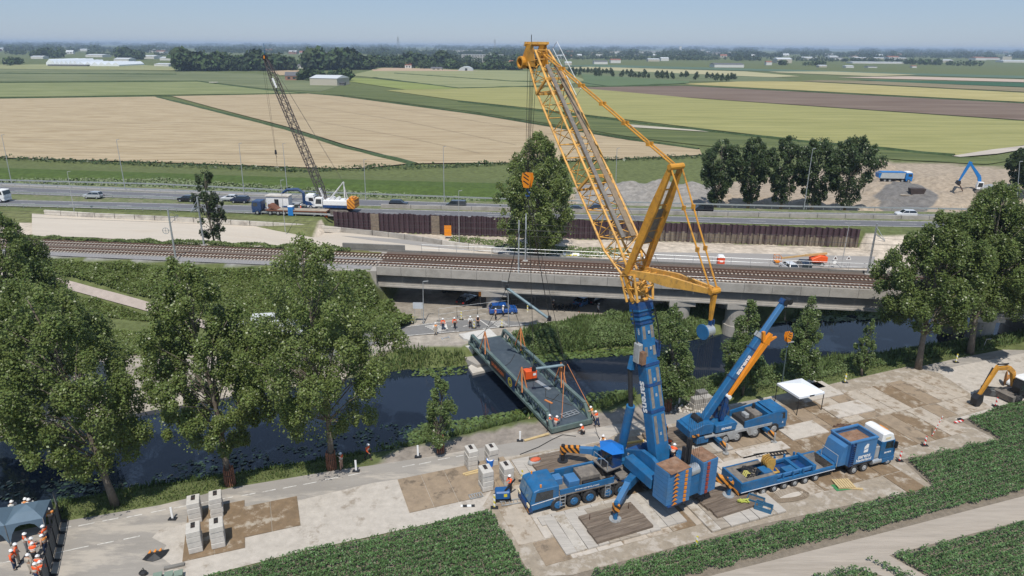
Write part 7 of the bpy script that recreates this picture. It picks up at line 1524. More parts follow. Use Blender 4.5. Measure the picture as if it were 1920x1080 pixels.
def pbody(pose):
    if pose in PB: return PB[pose]
    d=POSE[pose]; V=Vector; hip=V(d['hip']); ch=V(d['ch']); sp=(ch-hip).normalized(); neck=ch+sp*.13+V((.01,0,.02)); head=neck+V((.04,0,.13)); top=head+V((.01,0,.10)); waist=hip.lerp(ch,.45)
    pts=[hip,waist,ch,neck,head,top]; ed=[(0,1),(1,2),(2,3),(3,4),(4,5)]; rad=[(.16,.13),(.15,.12),(.19,.13),.06,(.085,.10),.07]
    for s in(0,1):
        y=.1 if s==0 else -.1; i=len(pts); pts+=[hip+V((0,y,-.06)),V(d['kn'][s]),V(d['an'][s]),V(d['an'][s])+V((.17,0,-.03))]; ed+=[(0,i),(i,i+1),(i+1,i+2),(i+2,i+3)]; rad+=[.10,.068,.045,.045]
        sh=ch+V((0,.20 if s==0 else -.20,.05)); i=len(pts); el=V(d['el'][s]); ha=V(d['ha'][s]); fd=(ha-el).normalized(); pts+=[sh,el,ha,ha+fd*.08]; ed+=[(2,i),(i,i+1),(i+1,i+2),(i+2,i+3)]; rad+=[.07,.048,.032,(.045,.02)]
        pa=i+3; sd_=V((0,1,0)).cross(fd).normalized() if abs(fd.y)<.9 else V((1,0,0)); lat=fd.cross(sd_).normalized()
    body=skin(pts,ed,rad,'body')
    # fingers, thumb and nose joined in the same mesh
    b=MB()
    for s in(0,1):
        el=V(d['el'][s]); ha=V(d['ha'][s]); fd=(ha-el).normalized(); lat=V((0,1,0)) if abs(fd.y)<.8 else V((1,0,0)); lat=(lat-fd*lat.dot(fd)).normalized(); dn=fd.cross(lat)
        for k,(o,L) in enumerate(((-.03,.055),(-.01,.07),(.012,.075),(.032,.065))): p=ha+fd*.08+lat*o; b.tube([p,p+fd*L*.6+dn*.01,p+fd*L+dn*.035],.009,5)
        p=ha+fd*.03+lat*(-.045); b.tube([p,p-lat*.03+fd*.03,p-lat*.035+fd*.06],.010,5)
    hd=head+V((.09,0,0)); b.add([hd+V((.0,-.015,-.02)),hd+V((.0,.015,-.02)),hd+V((.03,0,-.02)),hd+V((0,0,.03))],[(0,1,2),(0,2,3),(1,3,2)])
    for y in(-.085,.085): b.ell(head+V((0,y,0)),(.02,.012,.03),6,4)
    bm=bmesh.new(); bm.from_mesh(body); t=bpy.data.meshes.new('t'); t.from_pydata(b.v,[],b.f); bm.from_mesh(t); bm.to_mesh(body); bm.free()
    fm=MB(); 
    for y in(-.033,.033): fm.ell(head+V((.088,y,.015)),(.01,.014,.008),6,4)
    fm.ell(head+V((.085,0,-.05)),(.01,.025,.006),6,4)
    face=fm
    # clothes
    tp=[hip,waist]; te=[(0,1)]; tr=[(.175,.145),(.165,.135)]
    for s in(0,1): i=len(tp); y=.1 if s==0 else -.1; kn=V(d['kn'][s]); an=V(d['an'][s]); tp+=[hip+V((0,y,-.06)),kn,an+V((0,0,.04))]; te+=[(0,i),(i,i+1),(i+1,i+2)]; tr+=[.115,.085,.07]
    trou=skin(tp,te,tr,'trousers')
    vp=[waist-sp*.08,ch.lerp(waist,.4),ch,neck-V((0,0,.05))]; ve=[(0,1),(1,2),(2,3)]; vr=[(.185,.15),(.185,.15),(.215,.155),(.12,.09)]
    for s in(0,1): i=len(vp); sh=ch+V((0,.20 if s==0 else -.20,.05)); vp+=[sh,sh.lerp(V(d['el'][s]),.25)]; ve+=[(2,i),(i,i+1)]; vr+=[.09,.08]
    vest=skin(vp,ve,vr,'vest')
    slp=[];sle=[];slr=[]
    b2=MB(); hb=head+V((0,0,.035)); 
    vs=[];n=12
    for i in range(5):
        t_=i/4*math.pi/2
        for j in range(n): a=2*math.pi*j/n; vs.append(hb+V((.145*math.cos(a)*math.cos(t_),.12*math.sin(a)*math.cos(t_),.13*math.sin(t_))))
    b2.add(vs,[(i*n+j,i*n+(j+1)%n,(i+1)*n+(j+1)%n,(i+1)*n+j) for i in range(4) for j in range(n)]); b2.cyl(hb+V((.02,0,-.01)),hb+V((.02,0,.012)),.155,n=12)
    b3=[MB(),MB()]
    for s in(0,1): an=V(d['an'][s]); b3[s].ell(an+V((.07,0,-.03)),(.15,.06,.055),8,6)
    b4=MB(); c=waist.lerp(ch,.35)
    for (cc,rx,ry) in ((waist.lerp(ch,.2),.150,.185),(waist.lerp(ch,.6),.155,.195)):
        ring=[cc+V((rx*1.09*math.cos(a),ry*1.12*math.sin(a),0)) for a in [k*6.283/14 for k in range(15)]]
        vs=[]; 
        for p in ring: vs+=[p,p+sp*.055]
        b4.add(vs,[(2*i,2*i+2,2*i+3,2*i+1) for i in range(14)])
    b5=[MB(),MB()]
    for s in(0,1):
        sh=ch+V((0,.20 if s==0 else -.20,.05)); el=V(d['el'][s]); ha=V(d['ha'][s]); b5[s].tube([sh,el,el.lerp(ha,.8)],[.085,.062,.048],8)
    PB[pose]=(body,face,trou,vest,b2,b3,b4,b5); return PB[pose]
PM={}
def person(px,py,rz,lab,pose='stand',vest='o',tr='navy',sleeve='white',helmet=True,z=None,s=1.08,grp='workers and visitors on the site',at=None):
    key=(pose,vest,tr,sleeve,helmet); g=at or (G(px,py,0.03) if z is None else G(px,py,z)); 
    if key in PM:
        t=dup(PM[key],g,rz,lab,grp); t.scale=(s,s,s); return t
    body,face,trou,vt,b2,b3,b4,b5=pbody(pose); t=thing('person',lab,'person',g,rz,grp); t.scale=(s,s,s)
    def mk(me,nm,m,par): me=me.copy(); me.materials.clear(); me.materials.append(m); o=bpy.data.objects.new(nm,me); C.objects.link(o); o.parent=par; return o
    bo=mk(body,'body',m_skin,t); face.build('face_features',m_black,bo); mk(trou,'trousers',CL[tr],t)
    vm={'o':m_vest,'y':m_vesty,'w':CL['white'],'k':CL['black'],'b':CL['beige']}[vest]
    v_=mk(vt,'vest' if vest in 'oy' else 'shirt',vm,t)
    if vest in 'oy': b4.build('reflective_bands',m_strip,v_)
    [q_.build('sleeve',CL[sleeve] if sleeve in CL else vm,t,smooth=True) for q_ in b5]; [q_.build('boot',m_black,t,smooth=True) for q_ in b3]
    if helmet: b2.build('helmet',m_hel,t,smooth=True)
    else: b2.build('hair',mat('brown_hair',(.06,.035,.02),.8),t,smooth=True)
    PM[key]=t; return t
PPL=[(29,1067,.3,'person in orange vest and dark blue trousers, nearest the left edge of the group','stand','o','navy','vest'),
(36,1055,.4,'person in orange vest and beige trousers just behind the one in dark blue trousers','stand','o','beige','vest'),
(52,1036,.8,'person with arms folded, orange vest and grey trousers, alone in front of the tent','arms','o','grey','white'),
(65,1045,1.2,'person in orange vest at the back of the huddle below the tent','arms','o','black','vest'),
(68,1055,2.0,'person in orange vest leaning over in the middle of the huddle','reach','o','black','white'),
(88,1038,3.0,'person in yellowish vest with a dark bag standing against the mesh fence','stand','y','navy','skin'),
(91,1020,3.2,'person in orange vest and jeans at the right corner of the tent','arms','o','navy','vest'),
(60,1076,1.3,'person in beige clothes at the bottom of the huddle','stand','b','beige','beige'),
(78,1079,1.6,'person in orange vest nearest the bottom of the fence','arms','o','beige','white'),
(72,1094,1.2,'person in orange vest cut off by the bottom edge','arms','o','navy','vest'),
(84,1090,2.2,'person in orange jacket beside the fence foot at the bottom edge','walk','o','black','vest'),
(100,988,2.5,'person in pale vest behind the tent\'s right corner by the fence','arms','y','grey','vest'),
(30,972,-.6,'helmeted person in white shirt behind the left part of the tent roof','stand','w','beige','white'),
(55,967,-.6,'helmeted person behind the middle of the tent roof','stand','y','beige','white'),
(62,968,-.9,'second helmeted person behind the middle of the tent roof, a step further right','stand','w','grey','white'),
(641,880,2.9,'bare-legged worker in orange vest leaning a hand on the staked poplar trunk','hips','o','skin','white'),
(690,862,-.4,'worker in orange vest and black trousers striding along the canal bank','walk','o','black','vest'),
(881,868,.5,'white-helmeted worker half hidden behind the concrete block stacks','stand','w','beige','white'),
(957,922,-2.6,'worker in orange vest standing before a block stack holding the blue compressor hose','arms','o','black','vest'),
(1027,806,.7,'worker in orange vest bending to the left corner of the steel bridge','reach','o','black','skin'),
(1041,809,.9,'worker in paler orange vest with one knee forward at the left bridge corner','reach','o','grey','skin'),
(1119,799,2.4,'worker in orange vest and dark trousers at the right bridge corner','reach','o','navy','skin'),
(1110,790,2.6,'worker half hidden behind another at the right bridge corner','reach','y','navy','skin'),
(1093,814,2.8,'squatting worker in orange vest before the middle of the bridge end','squat','o','black','skin'),
(1131,832,-2.4,'worker in pale vest sitting low beside the yellow pipe','sit','y','beige','white'),
(817,628,2.0,'worker in pale vest standing on the near kerb of the far road','stand','y','beige','white'),
(831,619,-1.6,'worker in orange vest and dark trousers on the striped island of the far road','stand','o','navy','vest'),
(853,617,-1.8,'worker in orange vest with black legs, second from left on the far road','walk','o','black','vest'),
(882,615,-1.5,'person in white shirt and helmet standing on the far road','stand','w','black','white'),
(896,614,-1.4,'person in black clothes and white helmet on the far road','arms','k','black','skin'),
(929,600,.2,'worker in orange vest at the far edge of the road under the slings','stand','o','black','skin'),
(943,594,.1,'person in white shirt standing beside the blue car at the pier','stand','w','navy','white'),
(1121,590,.1,'person in white shirt in the shade under the viaduct','stand','w','black','white'),
(1037,583,.4,'dark dressed person in the shade beside parked motorcycles under the viaduct','stand','k','black','black'),
(183,672,.4,'worker in orange vest glimpsed through the leaves of the left poplars','stand','o','navy','vest'),
(565,399,.2,'small worker in orange standing at the site cabin on the motorway','stand','o','grey','vest')]
for (px,py,rz,lab,pose,vest,tr_,sl) in PPL:
    person(px,py,rz,lab,pose,vest,tr_,'vest' if sl=='vest' else sl,z=(HZ+.05 if py<450 else None))
person(0,0,1.0,'worker in orange with white helmet crouching on the large crane beside the counterweight top','squat','o','black','vest',at=FB@Vector((-3.2,-.6,4.4)))
# ================= CONCRETE BLOCK STACKS
m_blk=mat('concrete_block',(.52,.49,.445),.9,var=.10,scale=2.5,dirt=(.40,.37,.33),dscale=1.5,dlo=.55,dhi=.75)
m_slot=mat('black_slot',(.02,.018,.018),.8)
lvn={4:['bottom','second','third','topmost'],3:['bottom','middle','topmost'],2:['lower','upper']}
def stack(px,py,n,w,d,h,where,rz=ROADA+.03):
    g=G(px,py,.08); c=g+Vector((-math.sin(rz),math.cos(rz),0))*d/2
    for i in range(n):
        t=thing('concrete_block','%s concrete block of the stack %s'%(lvn[n][i],where),'block',(c.x+random.uniform(-.03,.03),c.y+random.uniform(-.03,.03),.09+i*(h+.012)),rz+random.uniform(-.02,.02),'stacked pale concrete blocks')
        b=MB(); b.b2(-w/2,w/2,-d/2,d/2,0,h); b.build('block_body',m_blk,t,bevel=.035)
        if i==n-1: b=MB(); b.b2(-.17,.17,-.15,d/2-.12,h,h+.012); b.build('lifting_slot',m_slot,t); b=MB(); b.tube([(-.08,-.05,h),(-.06,0,h+.12),(.06,0,h+.12),(.08,-.05,h)],.02,4); b.build('lifting_loop',m_rust,t)
        else:
            b=MB(); b.tube([(-w/2-.004,-.08,h*.5),(-w/2-.02,0,h*.6),(-w/2-.004,.08,h*.5)],.015,4); b.build('lifting_loop',m_rust,t)
stack(368,981,4,1.05,1.4,.50,'at the back left of the left group'); stack(408,972,4,1.05,1.4,.50,'at the back right of the left group'); stack(368,1037,4,1.08,1.45,.52,'at the front left of the left group'); stack(411,1028,4,1.08,1.45,.52,'at the front right of the left group')
stack(888,882,4,1.0,1.4,.52,'at the back left near the large crane'); stack(926,874,3,1.0,1.3,.62,'at the back right near the large crane'); stack(916,921,4,1.1,1.4,.52,'at the front left near the large crane'); stack(955,910,3,1.0,1.4,.62,'behind the orange worker near the large crane')
# ================= POSTS, BEACONS, SIGNS
def post(px,py,lab,kind='yw',h=1.2,z=0,lean=0,w=.18):
    t=thing('marker_post' if kind!='rw' else 'warning_beacon',lab,'post' if kind!='rw' else 'beacon',G(px,py,z),group=None)
    b=MB(); b.b2(-w/2,w/2,-.03,.03,.15,h); b.build('board',{'yw':m_yw,'rw':m_rw,'w':m_white}[kind],t)
    b=MB(); b.b2(-.35,.35,-.2,.2,0,.12); b.build('foot',m_black,t)
    t.rotation_euler=(0,lean,0); return t
for a in ((784,857,'white post stuck in the bare bank left of the staked young tree','w',1.4),(668,884,'white post beside the bank walker','w',1.3),(979,903,'yellow and white post at the corner of the matting by the block stacks','yw',1.3),(927,953,'yellow and white post at the left corner of the crane platform','yw',1.5),(324,974,'white post with black foot left of the left block stacks','w',1.3),
 (1792,680,'yellow and white post under the large right-hand trees','yw',1.3),(1584,718,'yellow and white post at the road edge near the slender tree','yw',1.3),(772,607,'yellow post at the left end of the far road','yw',1.2,0,.2),(865,600,'yellow post on the sandy side of the far road','yw',1.4),(941,614,'yellow post at the near kerb of the far road','yw',1.3),(989,588,'yellow post at the shade line of the far road','yw',1.4),(889,616,'yellow post among the people on the far road','yw',1.2),
 (1085,598,'white and black slanting beacon at the right end of the far road','rw',1.2),(975,827,'white looped post at the canal edge before the bridge','w',1.2),(1686,865,'red and white beacon at the step in the platform edge beside the white-roofed truck','rw',1.2),(1733,836,'red and white beacon standing alone on the plates near the crops','rw',1.2),(1866,762,'white and black beacon at the excavator','rw',1.2),(1273,760,'short white post at the road edge behind the large crane','w',1.0),(1305,1027,'small yellow topped tripod marker in the crops below the large crane','yw',1.2)): post(*a)
t=thing('lying_beacon','red and white beacon lying on a pale kerb at the crop corner','beacon',G(1797,792,.05),R_(20)); b=MB(); b.box((0,0,.12),(1.3,.25,.08)); b.build('board',m_rw,t); b=MB(); b.box((.7,.3,.08),(.5,.5,.12)); b.build('foot',m_black,t)
t=thing('striped_board','black and white striped board lying on sandy ground above the crops','board',G(877,949,.04),ROADA-.3); b=MB(); b.box((0,0,.04),(1.3,.3,.05)); b.build('board',stripes('black_white_stripes',(.75,.75,.73),(.03,.03,.03),1.8),t)
t=thing('range_pole','thin red and white pole leaning on the far right of the platform','pole',G(1747,818,.05)); b=MB(); b.cyl((0,0,0),(.9,.3,2.4),.04,n=6); b.build('pole',m_rw,t)
def lamp(px,py,tx,ty,lab,z=0,arm=0,m=None,r=.09,grp='lamp posts'):
    g=G(px,py,z); tp=onY(tx,ty,g.y); t=thing('street_lamp',lab,'lamp post',g,group=grp,world=True); b=MB(); b.cyl(g,tp,r,r*.5,n=7); b.build('pole',m or m_steelg,t)
    b=MB(); b.beam(tp,tp+Vector((arm if arm else .7,0,.1)),.16,.1); b.build('lamp_head',m_gp,t); return t
hz_=HZ
for i,(a) in enumerate(((22,345,3,253),(235,356,218,262),(458,366,448,269),(540,368,530,269),(686,375,682,299),(833,379,831,275),(1153,385,1157,278),(1507,393,1524,279),(1905,400,1912,303))):
    lamp(*a,'tall thin motorway lamp post, '+('leftmost, at the far guard rail','above the silver car','left of the crawler crane, farther from it','closest to the crawler crane boom','right of the crawler crane','left of the big poplar','seen between lattice jib and yellow mast','in front of the dark row of trees','near the blue excavator at the right edge')[i],z=hz_,r=.11)
lamp(141,408,126,322,'lower lamp post on the verge before the sandy carriageway at the left',z=2.9); lamp(535,434,526,338,'lower lamp post in front of the flatbed truck',z=2.2); lamp(861,457,860,358,'lower lamp post in front of the sheet piling left of the big poplar',z=.5); lamp(1577,503,1592,423,'grey lamp post beside the warning triangles behind the viaduct',z=.46)
lamp(1465,726,1477,642,'dark lamp post on the near bank below the small orange hook block',m=mat('dark_green_steel',(.07,.10,.10),.5),r=.1); lamp(794,607,793,528,'grey lamp post by the bushes at the left end of the far road',arm=.8); lamp(954,614,952,528,'grey lamp post with curved white arm in front of the pier',arm=-.9); lamp(1842,655,1850,636,'short grey tube post on the right bank',r=.07)
def sign(px,py,h,w,hh,m,lab,z=0,kind='box',rz=0,posts=2):
    t=thing('road_sign',lab,'sign',G(px,py,z),rz); b=MB()
    if posts==2: b.cyl((-w*.35,0,0),(-w*.35,0,h),.03,n=5); b.cyl((w*.35,0,0),(w*.35,0,h),.03,n=5)
    else: b.cyl((0,0,0),(0,0,h),.035,n=5)
    b.build('post',m_steelg,t); b=MB()
    if kind=='tri': b.add([(-w/2,-.05,h-hh),(w/2,-.05,h-hh),(0,-.05,h),(-w/2,-.02,h-hh),(w/2,-.02,h-hh),(0,-.02,h)],[(0,1,2),(5,4,3),(0,3,4,1),(1,4,5,2),(2,5,3,0)])
    else: b.b2(-w/2,w/2,-.06,-.03,h-hh,h)
    p=b.build('sign_face',m,t); return t,p
m_sor=mat('orange_sign_face',(.85,.28,.01),.5,var=.03)
t,p=sign(609,422,3.2,1.5,3.0,m_sor,'yellow-orange sign with red no-entry disc on the grass verge',z=1.6)
b=MB(); b.cyl((0,-.075,2.2),(0,-.062,2.2),.6,n=20); d=b.build('red_disc',mat('sign_red',(.6,.01,.01),.4),p); b=MB(); b.b2(-.42,.42,-.09,-.077,2.1,2.32); b.build('white_bar',m_white,d); b=MB(); b.b2(-.6,.6,-.075,-.062,.4,1.2); b.build('white_panel',m_white,p)
t,p=sign(840,448,3.0,1.5,2.3,m_sor,'blank orange sign board behind the tracks in front of the sheet piling',z=.5)
text('P',.9,frame(Vector((0,-.07,1.8)),(1,0,0),(0,0,1)),m_black,p) if False else None
t,p=sign(907,576,2.9,1.6,1.0,m_sor,'orange sign board in front of the dark pier under the viaduct')
t,p=sign(785,606,3.4,1.5,1.0,mat('grey_sign_face',(.5,.53,.56),.5),'pale grey double sign board at the bushes by the far road',posts=2); t,p=sign(1102,497,1.2,1.4,.6,m_sor,'low orange sign board on the weeds behind the viaduct',z=.45)
t=thing('flat_sign','white and yellow arrow sign lying flat on the weeds behind the viaduct','sign',G(1071,480,.5),R_(-6)); b=MB(); b.box((0,0,.2),(3.2,1.5,.06),rx=.3); s_=b.build('sign_face',m_white,t); b=MB(); b.box((-.5,0,.25),(1.2,.9,.03),rx=.3); b.box((.8,0,.25),(.8,.5,.03),rx=.3); b.build('yellow_mark',mat('banner_yellow',(.6,.5,.02),.6),s_)
for px,lab in ((1563,'warning triangle with round sign below it behind the viaduct'),(1588,'single warning triangle beside the grey lamp post behind the viaduct')):
    t,p=sign(px,503,2.6,1.0,.9,m_white,lab,z=.46,kind='tri',posts=1); b=MB(); b.add([(-.28,-.056,1.82),(.28,-.056,1.82),(0,-.056,2.36)],[(0,1,2)]); b.build('triangle_symbol',mat('dark_symbol',(.08,.05,.05),.6),p)
    if px==1563: b=MB(); b.cyl((0,-.06,1.2),(0,-.03,1.2),.35,n=14); b.build('round_face',m_white,t)
# ================= SMALL SITE ITEMS
def place(name,lab,cat,px,py,rz=0,z=.07,grp=None): return thing(name,lab,cat,G(px,py,z),rz,grp)
t=place('air_compressor','small blue compressor in a tube frame left of the large crane cab','compressor',942,934,.1); b=MB(); b.b2(-.7,.7,-.5,.5,.15,1.0); b.build('housing',mat('deep_blue_paint',(.01,.09,.26),.45),t,bevel=.12); b=MB(); b.beam((.2,-.3,1.0),(1.2,.2,1.9),.12); b.build('lifting_arm',m_black,t); b=MB(); b.b2(-.8,.8,-.6,.6,.0,.14); b.build('skid',m_black,t); b=MB(); b.b2(.1,.4,-.53,-.5,.5,.8); b.build('yellow_badge',mat('banner_yellow',(0,0,0)),t)
t=place('bucket','small blue bucket standing in front of the back right block stack','bucket',919,873,0); b=MB(); b.cyl((0,0,0),(0,0,.75),.32,.4,n=14,caps=True); b.build('bucket_body',mat('bright_blue_plastic',(.01,.17,.62),.4),t); b=MB(); b.cyl((0,0,.75),(0,0,.76),.34,n=14); b.build('rim',m_white,t)
t=place('tool_bag','red and grey tool bag on the pale timber mats','bag',1002,872,.4); b=MB(); b.ell((0,0,.35),(.75,.45,.4),10,6,-.8); b.build('bag_body',m_gp,t,smooth=True); b=MB(); b.ell((.1,0,.62),(.6,.35,.22),10,6); b.build('red_flap',mat('red_flap_cloth',(.6,.12,.05),.7),t,smooth=True)
t=place('ladder','flat grey ladder lying in front of the large crane cab','ladder',970,941,ROADA-.1); b=MB()
for y in(-.3,.3): b.beam((-1.6,y,.1),(1.6,y,.1),.08)
for i in range(9): b.beam((-1.5+i*.38,-.3,.1),(-1.5+i*.38,.3,.1),.05)
b.build('rungs',m_gp,t)
t=place('ladder','black ladder lying on a plate behind the low loader','ladder',1446,853,ROADA-.15); b=MB()
for y in(-.28,.28): b.beam((-1.9,y,.12),(1.9,y,.12),.1)
for i in range(11): b.beam((-1.8+i*.36,-.28,.12),(-1.8+i*.36,.28,.12),.07)
b.build('rungs',m_black,t)
t=place('grate','small dark steel grate on the sandy ground left of the platform corner','grate',892,930,ROADA); b=MB()
for i in range(6): b.beam((-.6+i*.24,-.3,.05),(-.6+i*.24,.3,.05),.08)
b.beam((-.65,-.3,.05),(.65,-.3,.05),.08); b.beam((-.65,.3,.05),(.65,.3,.05),.08); b.build('bars',m_gp,t)
m_pine=mat('pine_timber',(.52,.39,.20),.8,var=.12,scale=3)
for (x0,y0,x1,y1,w,lab) in ((868,889,900,880,.22,'upper pine plank of the pair lying between the block stacks'),(872,891,905,883,.2,'lower pine plank of the pair lying between the block stacks'),(983,826,1029,813,.3,'long pine beam lying at the canal edge beside the bridge'),(1583,914,1618,917,.22,'pine plank lying in front of the pallet'),(1330,754,1350,749,.3,'plank lying beside the pale block pile')):
    a=G(x0,y0,.12); c=G(x1,y1,.12); b=MB(); b.beam(a,c,w,.1); tag(b.build('plank',m_pine),lab,'plank')
a=G(1105,843,.5); c=G(1207,826,.5); b=MB(); b.cyl(a,c,.14,n=8); tag(b.build('yellow_pipe',mat('yellow_pipe_paint',(.62,.42,.12),.5),None),'long pale yellow pipe lying behind the crane operator cab','pipe')
b=MB(); b.tube([G(975,852,.08),G(1010,838,.08),G(1035,824,.08),G(1055,815,.08),G(1080,818,.08)],.04,5); tag(b.build('hose',m_black),'thin black hose running across the road to the bridge end','hose')
b=MB(); b.tube([G(1116,800,.9),G(1120,815,.1),G(1128,828,.1)],.03,5); tag(b.build('hose',m_black),'thin black cable hanging from the right bridge corner','hose')
m_bx2=mat('open_box_blue',(.03,.12,.22),.6,var=.2,scale=2)
for px,py,lab in ((1416,944,'open blue steel box, rear one of the pair by the trailer wheels'),(1431,957,'open blue steel box with rusty inside, front one of the pair by the trailer')):
    t=place('steel_box',lab,'box',px,py,-.55); b=MB()
    for a in ((-.75,.75,-.5,-.44),(-.75,.75,.44,.5),(-.75,-.69,-.44,.44),(.69,.75,-.44,.44)): b.b2(*a,0,.6)
    b.build('box_walls',m_bx2,t); b=MB(); b.b2(-.69,.69,-.44,.44,.02,.15); b.build('box_floor',m_rustp,t)
t=place('pallet','light yellow wooden pallet on a green sheet near the truck wheels','pallet',1581,909,.1); b=MB()
for i in range(7): b.b2(-.85+i*.25,-.65+i*.25,-.7,.7,.14,.2)
for y in(-.6,0,.6): b.b2(-.85,.85,y-.06,y+.06,.02,.14)
b.build('slats',m_pine,t)
b=MB(); g=G(1578,913,.078); b.box(g,(1.7,1.0,.012),rz=.2); tag(b.build('green_sheet',mat('green_plastic',(.05,.22,.08),.6)),'green plastic sheet under the yellow pallet','sheet')
b=MB()
for k in range(6):
    o=k*.11; pts=[]
    for i in range(26): a=i/25*6.283; pts.append((2.1*math.cos(a)*(1-o*.15)+random.uniform(-.04,.04),(.55+.25*math.cos(a))*math.sin(a)*(1+o*.4)+.12*k,.1))
    b.tube([G(1482,934,.02)+Vector((p[0]*U.x-p[1]*U.y,p[0]*U.y+p[1]*U.x,p[2])) for p in pts],.035,4)
tag(b.build('rope_coil',mat('brown_rope',(.22,.17,.12),.9)),'loose coils of thick brown rope lying in front of the low loader','rope')
t=place('chain_sling','small heap of yellow and green slings beside the striped outrigger','sling',1393,942,0,.5); b=MB(); 
for k in range(5): b.tube([(random.uniform(-.6,.6),random.uniform(-.3,.3),.1+.05*j) for j in range(5)],.07,5)
b.build('webbing',mat('yellow_green_sling',(.42,.45,.08),.7),t)
t=place('debris_heap','dark tangle of chain on the plates left of the pale slab behind the ballast truck','chain',1578,799,0,.08); b=MB()
for k in range(9): b.tube([(random.uniform(-1.2,1.2),random.uniform(-.4,.4),.08) for j in range(4)],.05,5)
b.build('chain_links',m_rust,t)
t=place('orange_cloth','crumpled orange cloth on the dark mat right of the boom foot','cloth',1248,829,0,.55); b=MB(); b.ell((0,0,.12),(.5,.3,.15),8,5); b.ell((.4,.1,.1),(.3,.25,.1),8,5); b.build('folds',m_vest,t)
for i,(px,py,lab) in enumerate(((1305,765,'left block of the pale weathered block pile at the road edge'),(1323,762,'right block of the pale weathered block pile at the road edge'),(1314,752,'rear block of the pale weathered block pile at the road edge'))):
    t=place('concrete_block',lab,'block',px,py,ROADA,.0,'weathered blocks behind the large crane'); b=MB(); b.b2(-.7,.7,-.5,.5,0,.75); b.b2(-.6,.6,-.45,.45,.76,1.4); b.build('block_body',m_concd if i==2 else m_conc,t,bevel=.04)
b=MB(); rg=G(1285,770,0)
for i in range(40): b.ell((rg.x+random.gauss(0,1.4),rg.y+random.gauss(0,.7),.08),(random.uniform(.12,.3),random.uniform(.1,.25),random.uniform(.08,.2)),6,4)
tag(b.build('rubble',m_cb),'low heap of pale rubble at the road edge behind the large crane','rubble',kind='stuff')
t=place('tarpaulin','crumpled black sheet with orange cones on the sandy ground at the lower left','sheet',291,1044,.3,.03); b=MB()
vs=[(-.95,-.1,.04),(-.6,.5,.1),(.1,.65,.05),(1.0,.55,.12),(.8,-.05,.05),(.5,-.45,.1),(-.1,-.6,.03),(-.6,-.4,.1),(0,0,.35)]; b.add(vs,[(i,(i+1)%8,8) for i in range(8)]); b.build('black_sheet',m_black,t)
for x in(-.5,-.1,.3): b=MB(); b.cyl((x,.5,.05),(x+.1,.6,.3),.13,.04,n=8); b.build('cone',m_or,t)
t=place('grey_plank','short weathered plank on the sandy ground at the bottom','plank',327,1063,ROADA,.05); b=MB(); b.box((0,0,.08),(1.5,.3,.16)); b.build('board',m_concd,t)
for px,py,lab in ((297,1088,'leftmost of three green boxes cut off by the bottom edge'),(318,1086,'middle of three green boxes cut off by the bottom edge'),(336,1084,'rightmost of three green boxes cut off by the bottom edge')):
    t=place('green_box',lab,'box',px,py,ROADA,.03,'green boxes at the bottom edge'); b=MB(); b.b2(-.3,.3,-.3,.3,0,.5); b.build('box_body',mat('dull_green_metal',(.11,.17,.12),.6),t,bevel=.03); b=MB(); b.b2(-.32,.32,-.32,.32,.5,.54); b.build('box_lid',mat('grey_green_lid',(.20,.26,.21),.6),t)
t=place('equipment_pile','small dark equipment on the ground at the bottom edge left of the green boxes','equipment',269,1078,0,.03); b=MB(); b.ell((0,0,.2),(.35,.25,.25),7,5); b.tube([(-.3,0,.1),(0,.1,.6),(.3,0,.1)],.04); b.build('machine_body',m_black,t)
# mesh fence beside the tent
P=[G(108,958,0),G(116,978,0),G(112,1000,0),G(107,1025,0),G(101,1052,0),G(95,1080,0),G(88,1110,0)]
m_mesh=mat('fence_cloth',(.20,.21,.22),.8,var=.2,scale=2)
for i in range(len(P)-1):
    t=thing('fence_panel','site fence panel with grey mesh by the party tent, '+('farthest back','second from the back','third from the back','fourth from the back','near the bottom edge','cut off by the bottom edge')[i],'fence',P[i],group='fence panels beside the tent',world=True)
    a,c=P[i],P[i+1]; b=MB(); b.cyl(a,a+Vector((0,0,2)),.03,n=6); b.cyl(c,c+Vector((0,0,2)),.03,n=6); b.cyl(a+Vector((0,0,2)),c+Vector((0,0,2)),.03,n=6); b.cyl(a+Vector((0,0,.15)),c+Vector((0,0,.15)),.03,n=6)
    L=(c-a).length
    for j in range(int(L/.22)): p=a.lerp(c,(j+.5)/int(L/.22)); b.cyl(p+Vector((0,0,.15)),p+Vector((0,0,2)),.012,n=4,caps=False)
    b.build('panel_frame',m_black,t); b=MB(); nn=(c-a).normalized().cross(Vector((0,0,1)))*.05; b.add([a+nn+Vector((0,0,.2)),c+nn+Vector((0,0,.2)),c+nn+Vector((0,0,1.9)),a+nn+Vector((0,0,1.9))],[(0,1,2,3)]); b.build('mesh_cloth',m_mesh,t)
    b=MB(); b.box(a+Vector((.1,0,.07)),(.8,.25,.14)); b.build('foot',m_black,t)
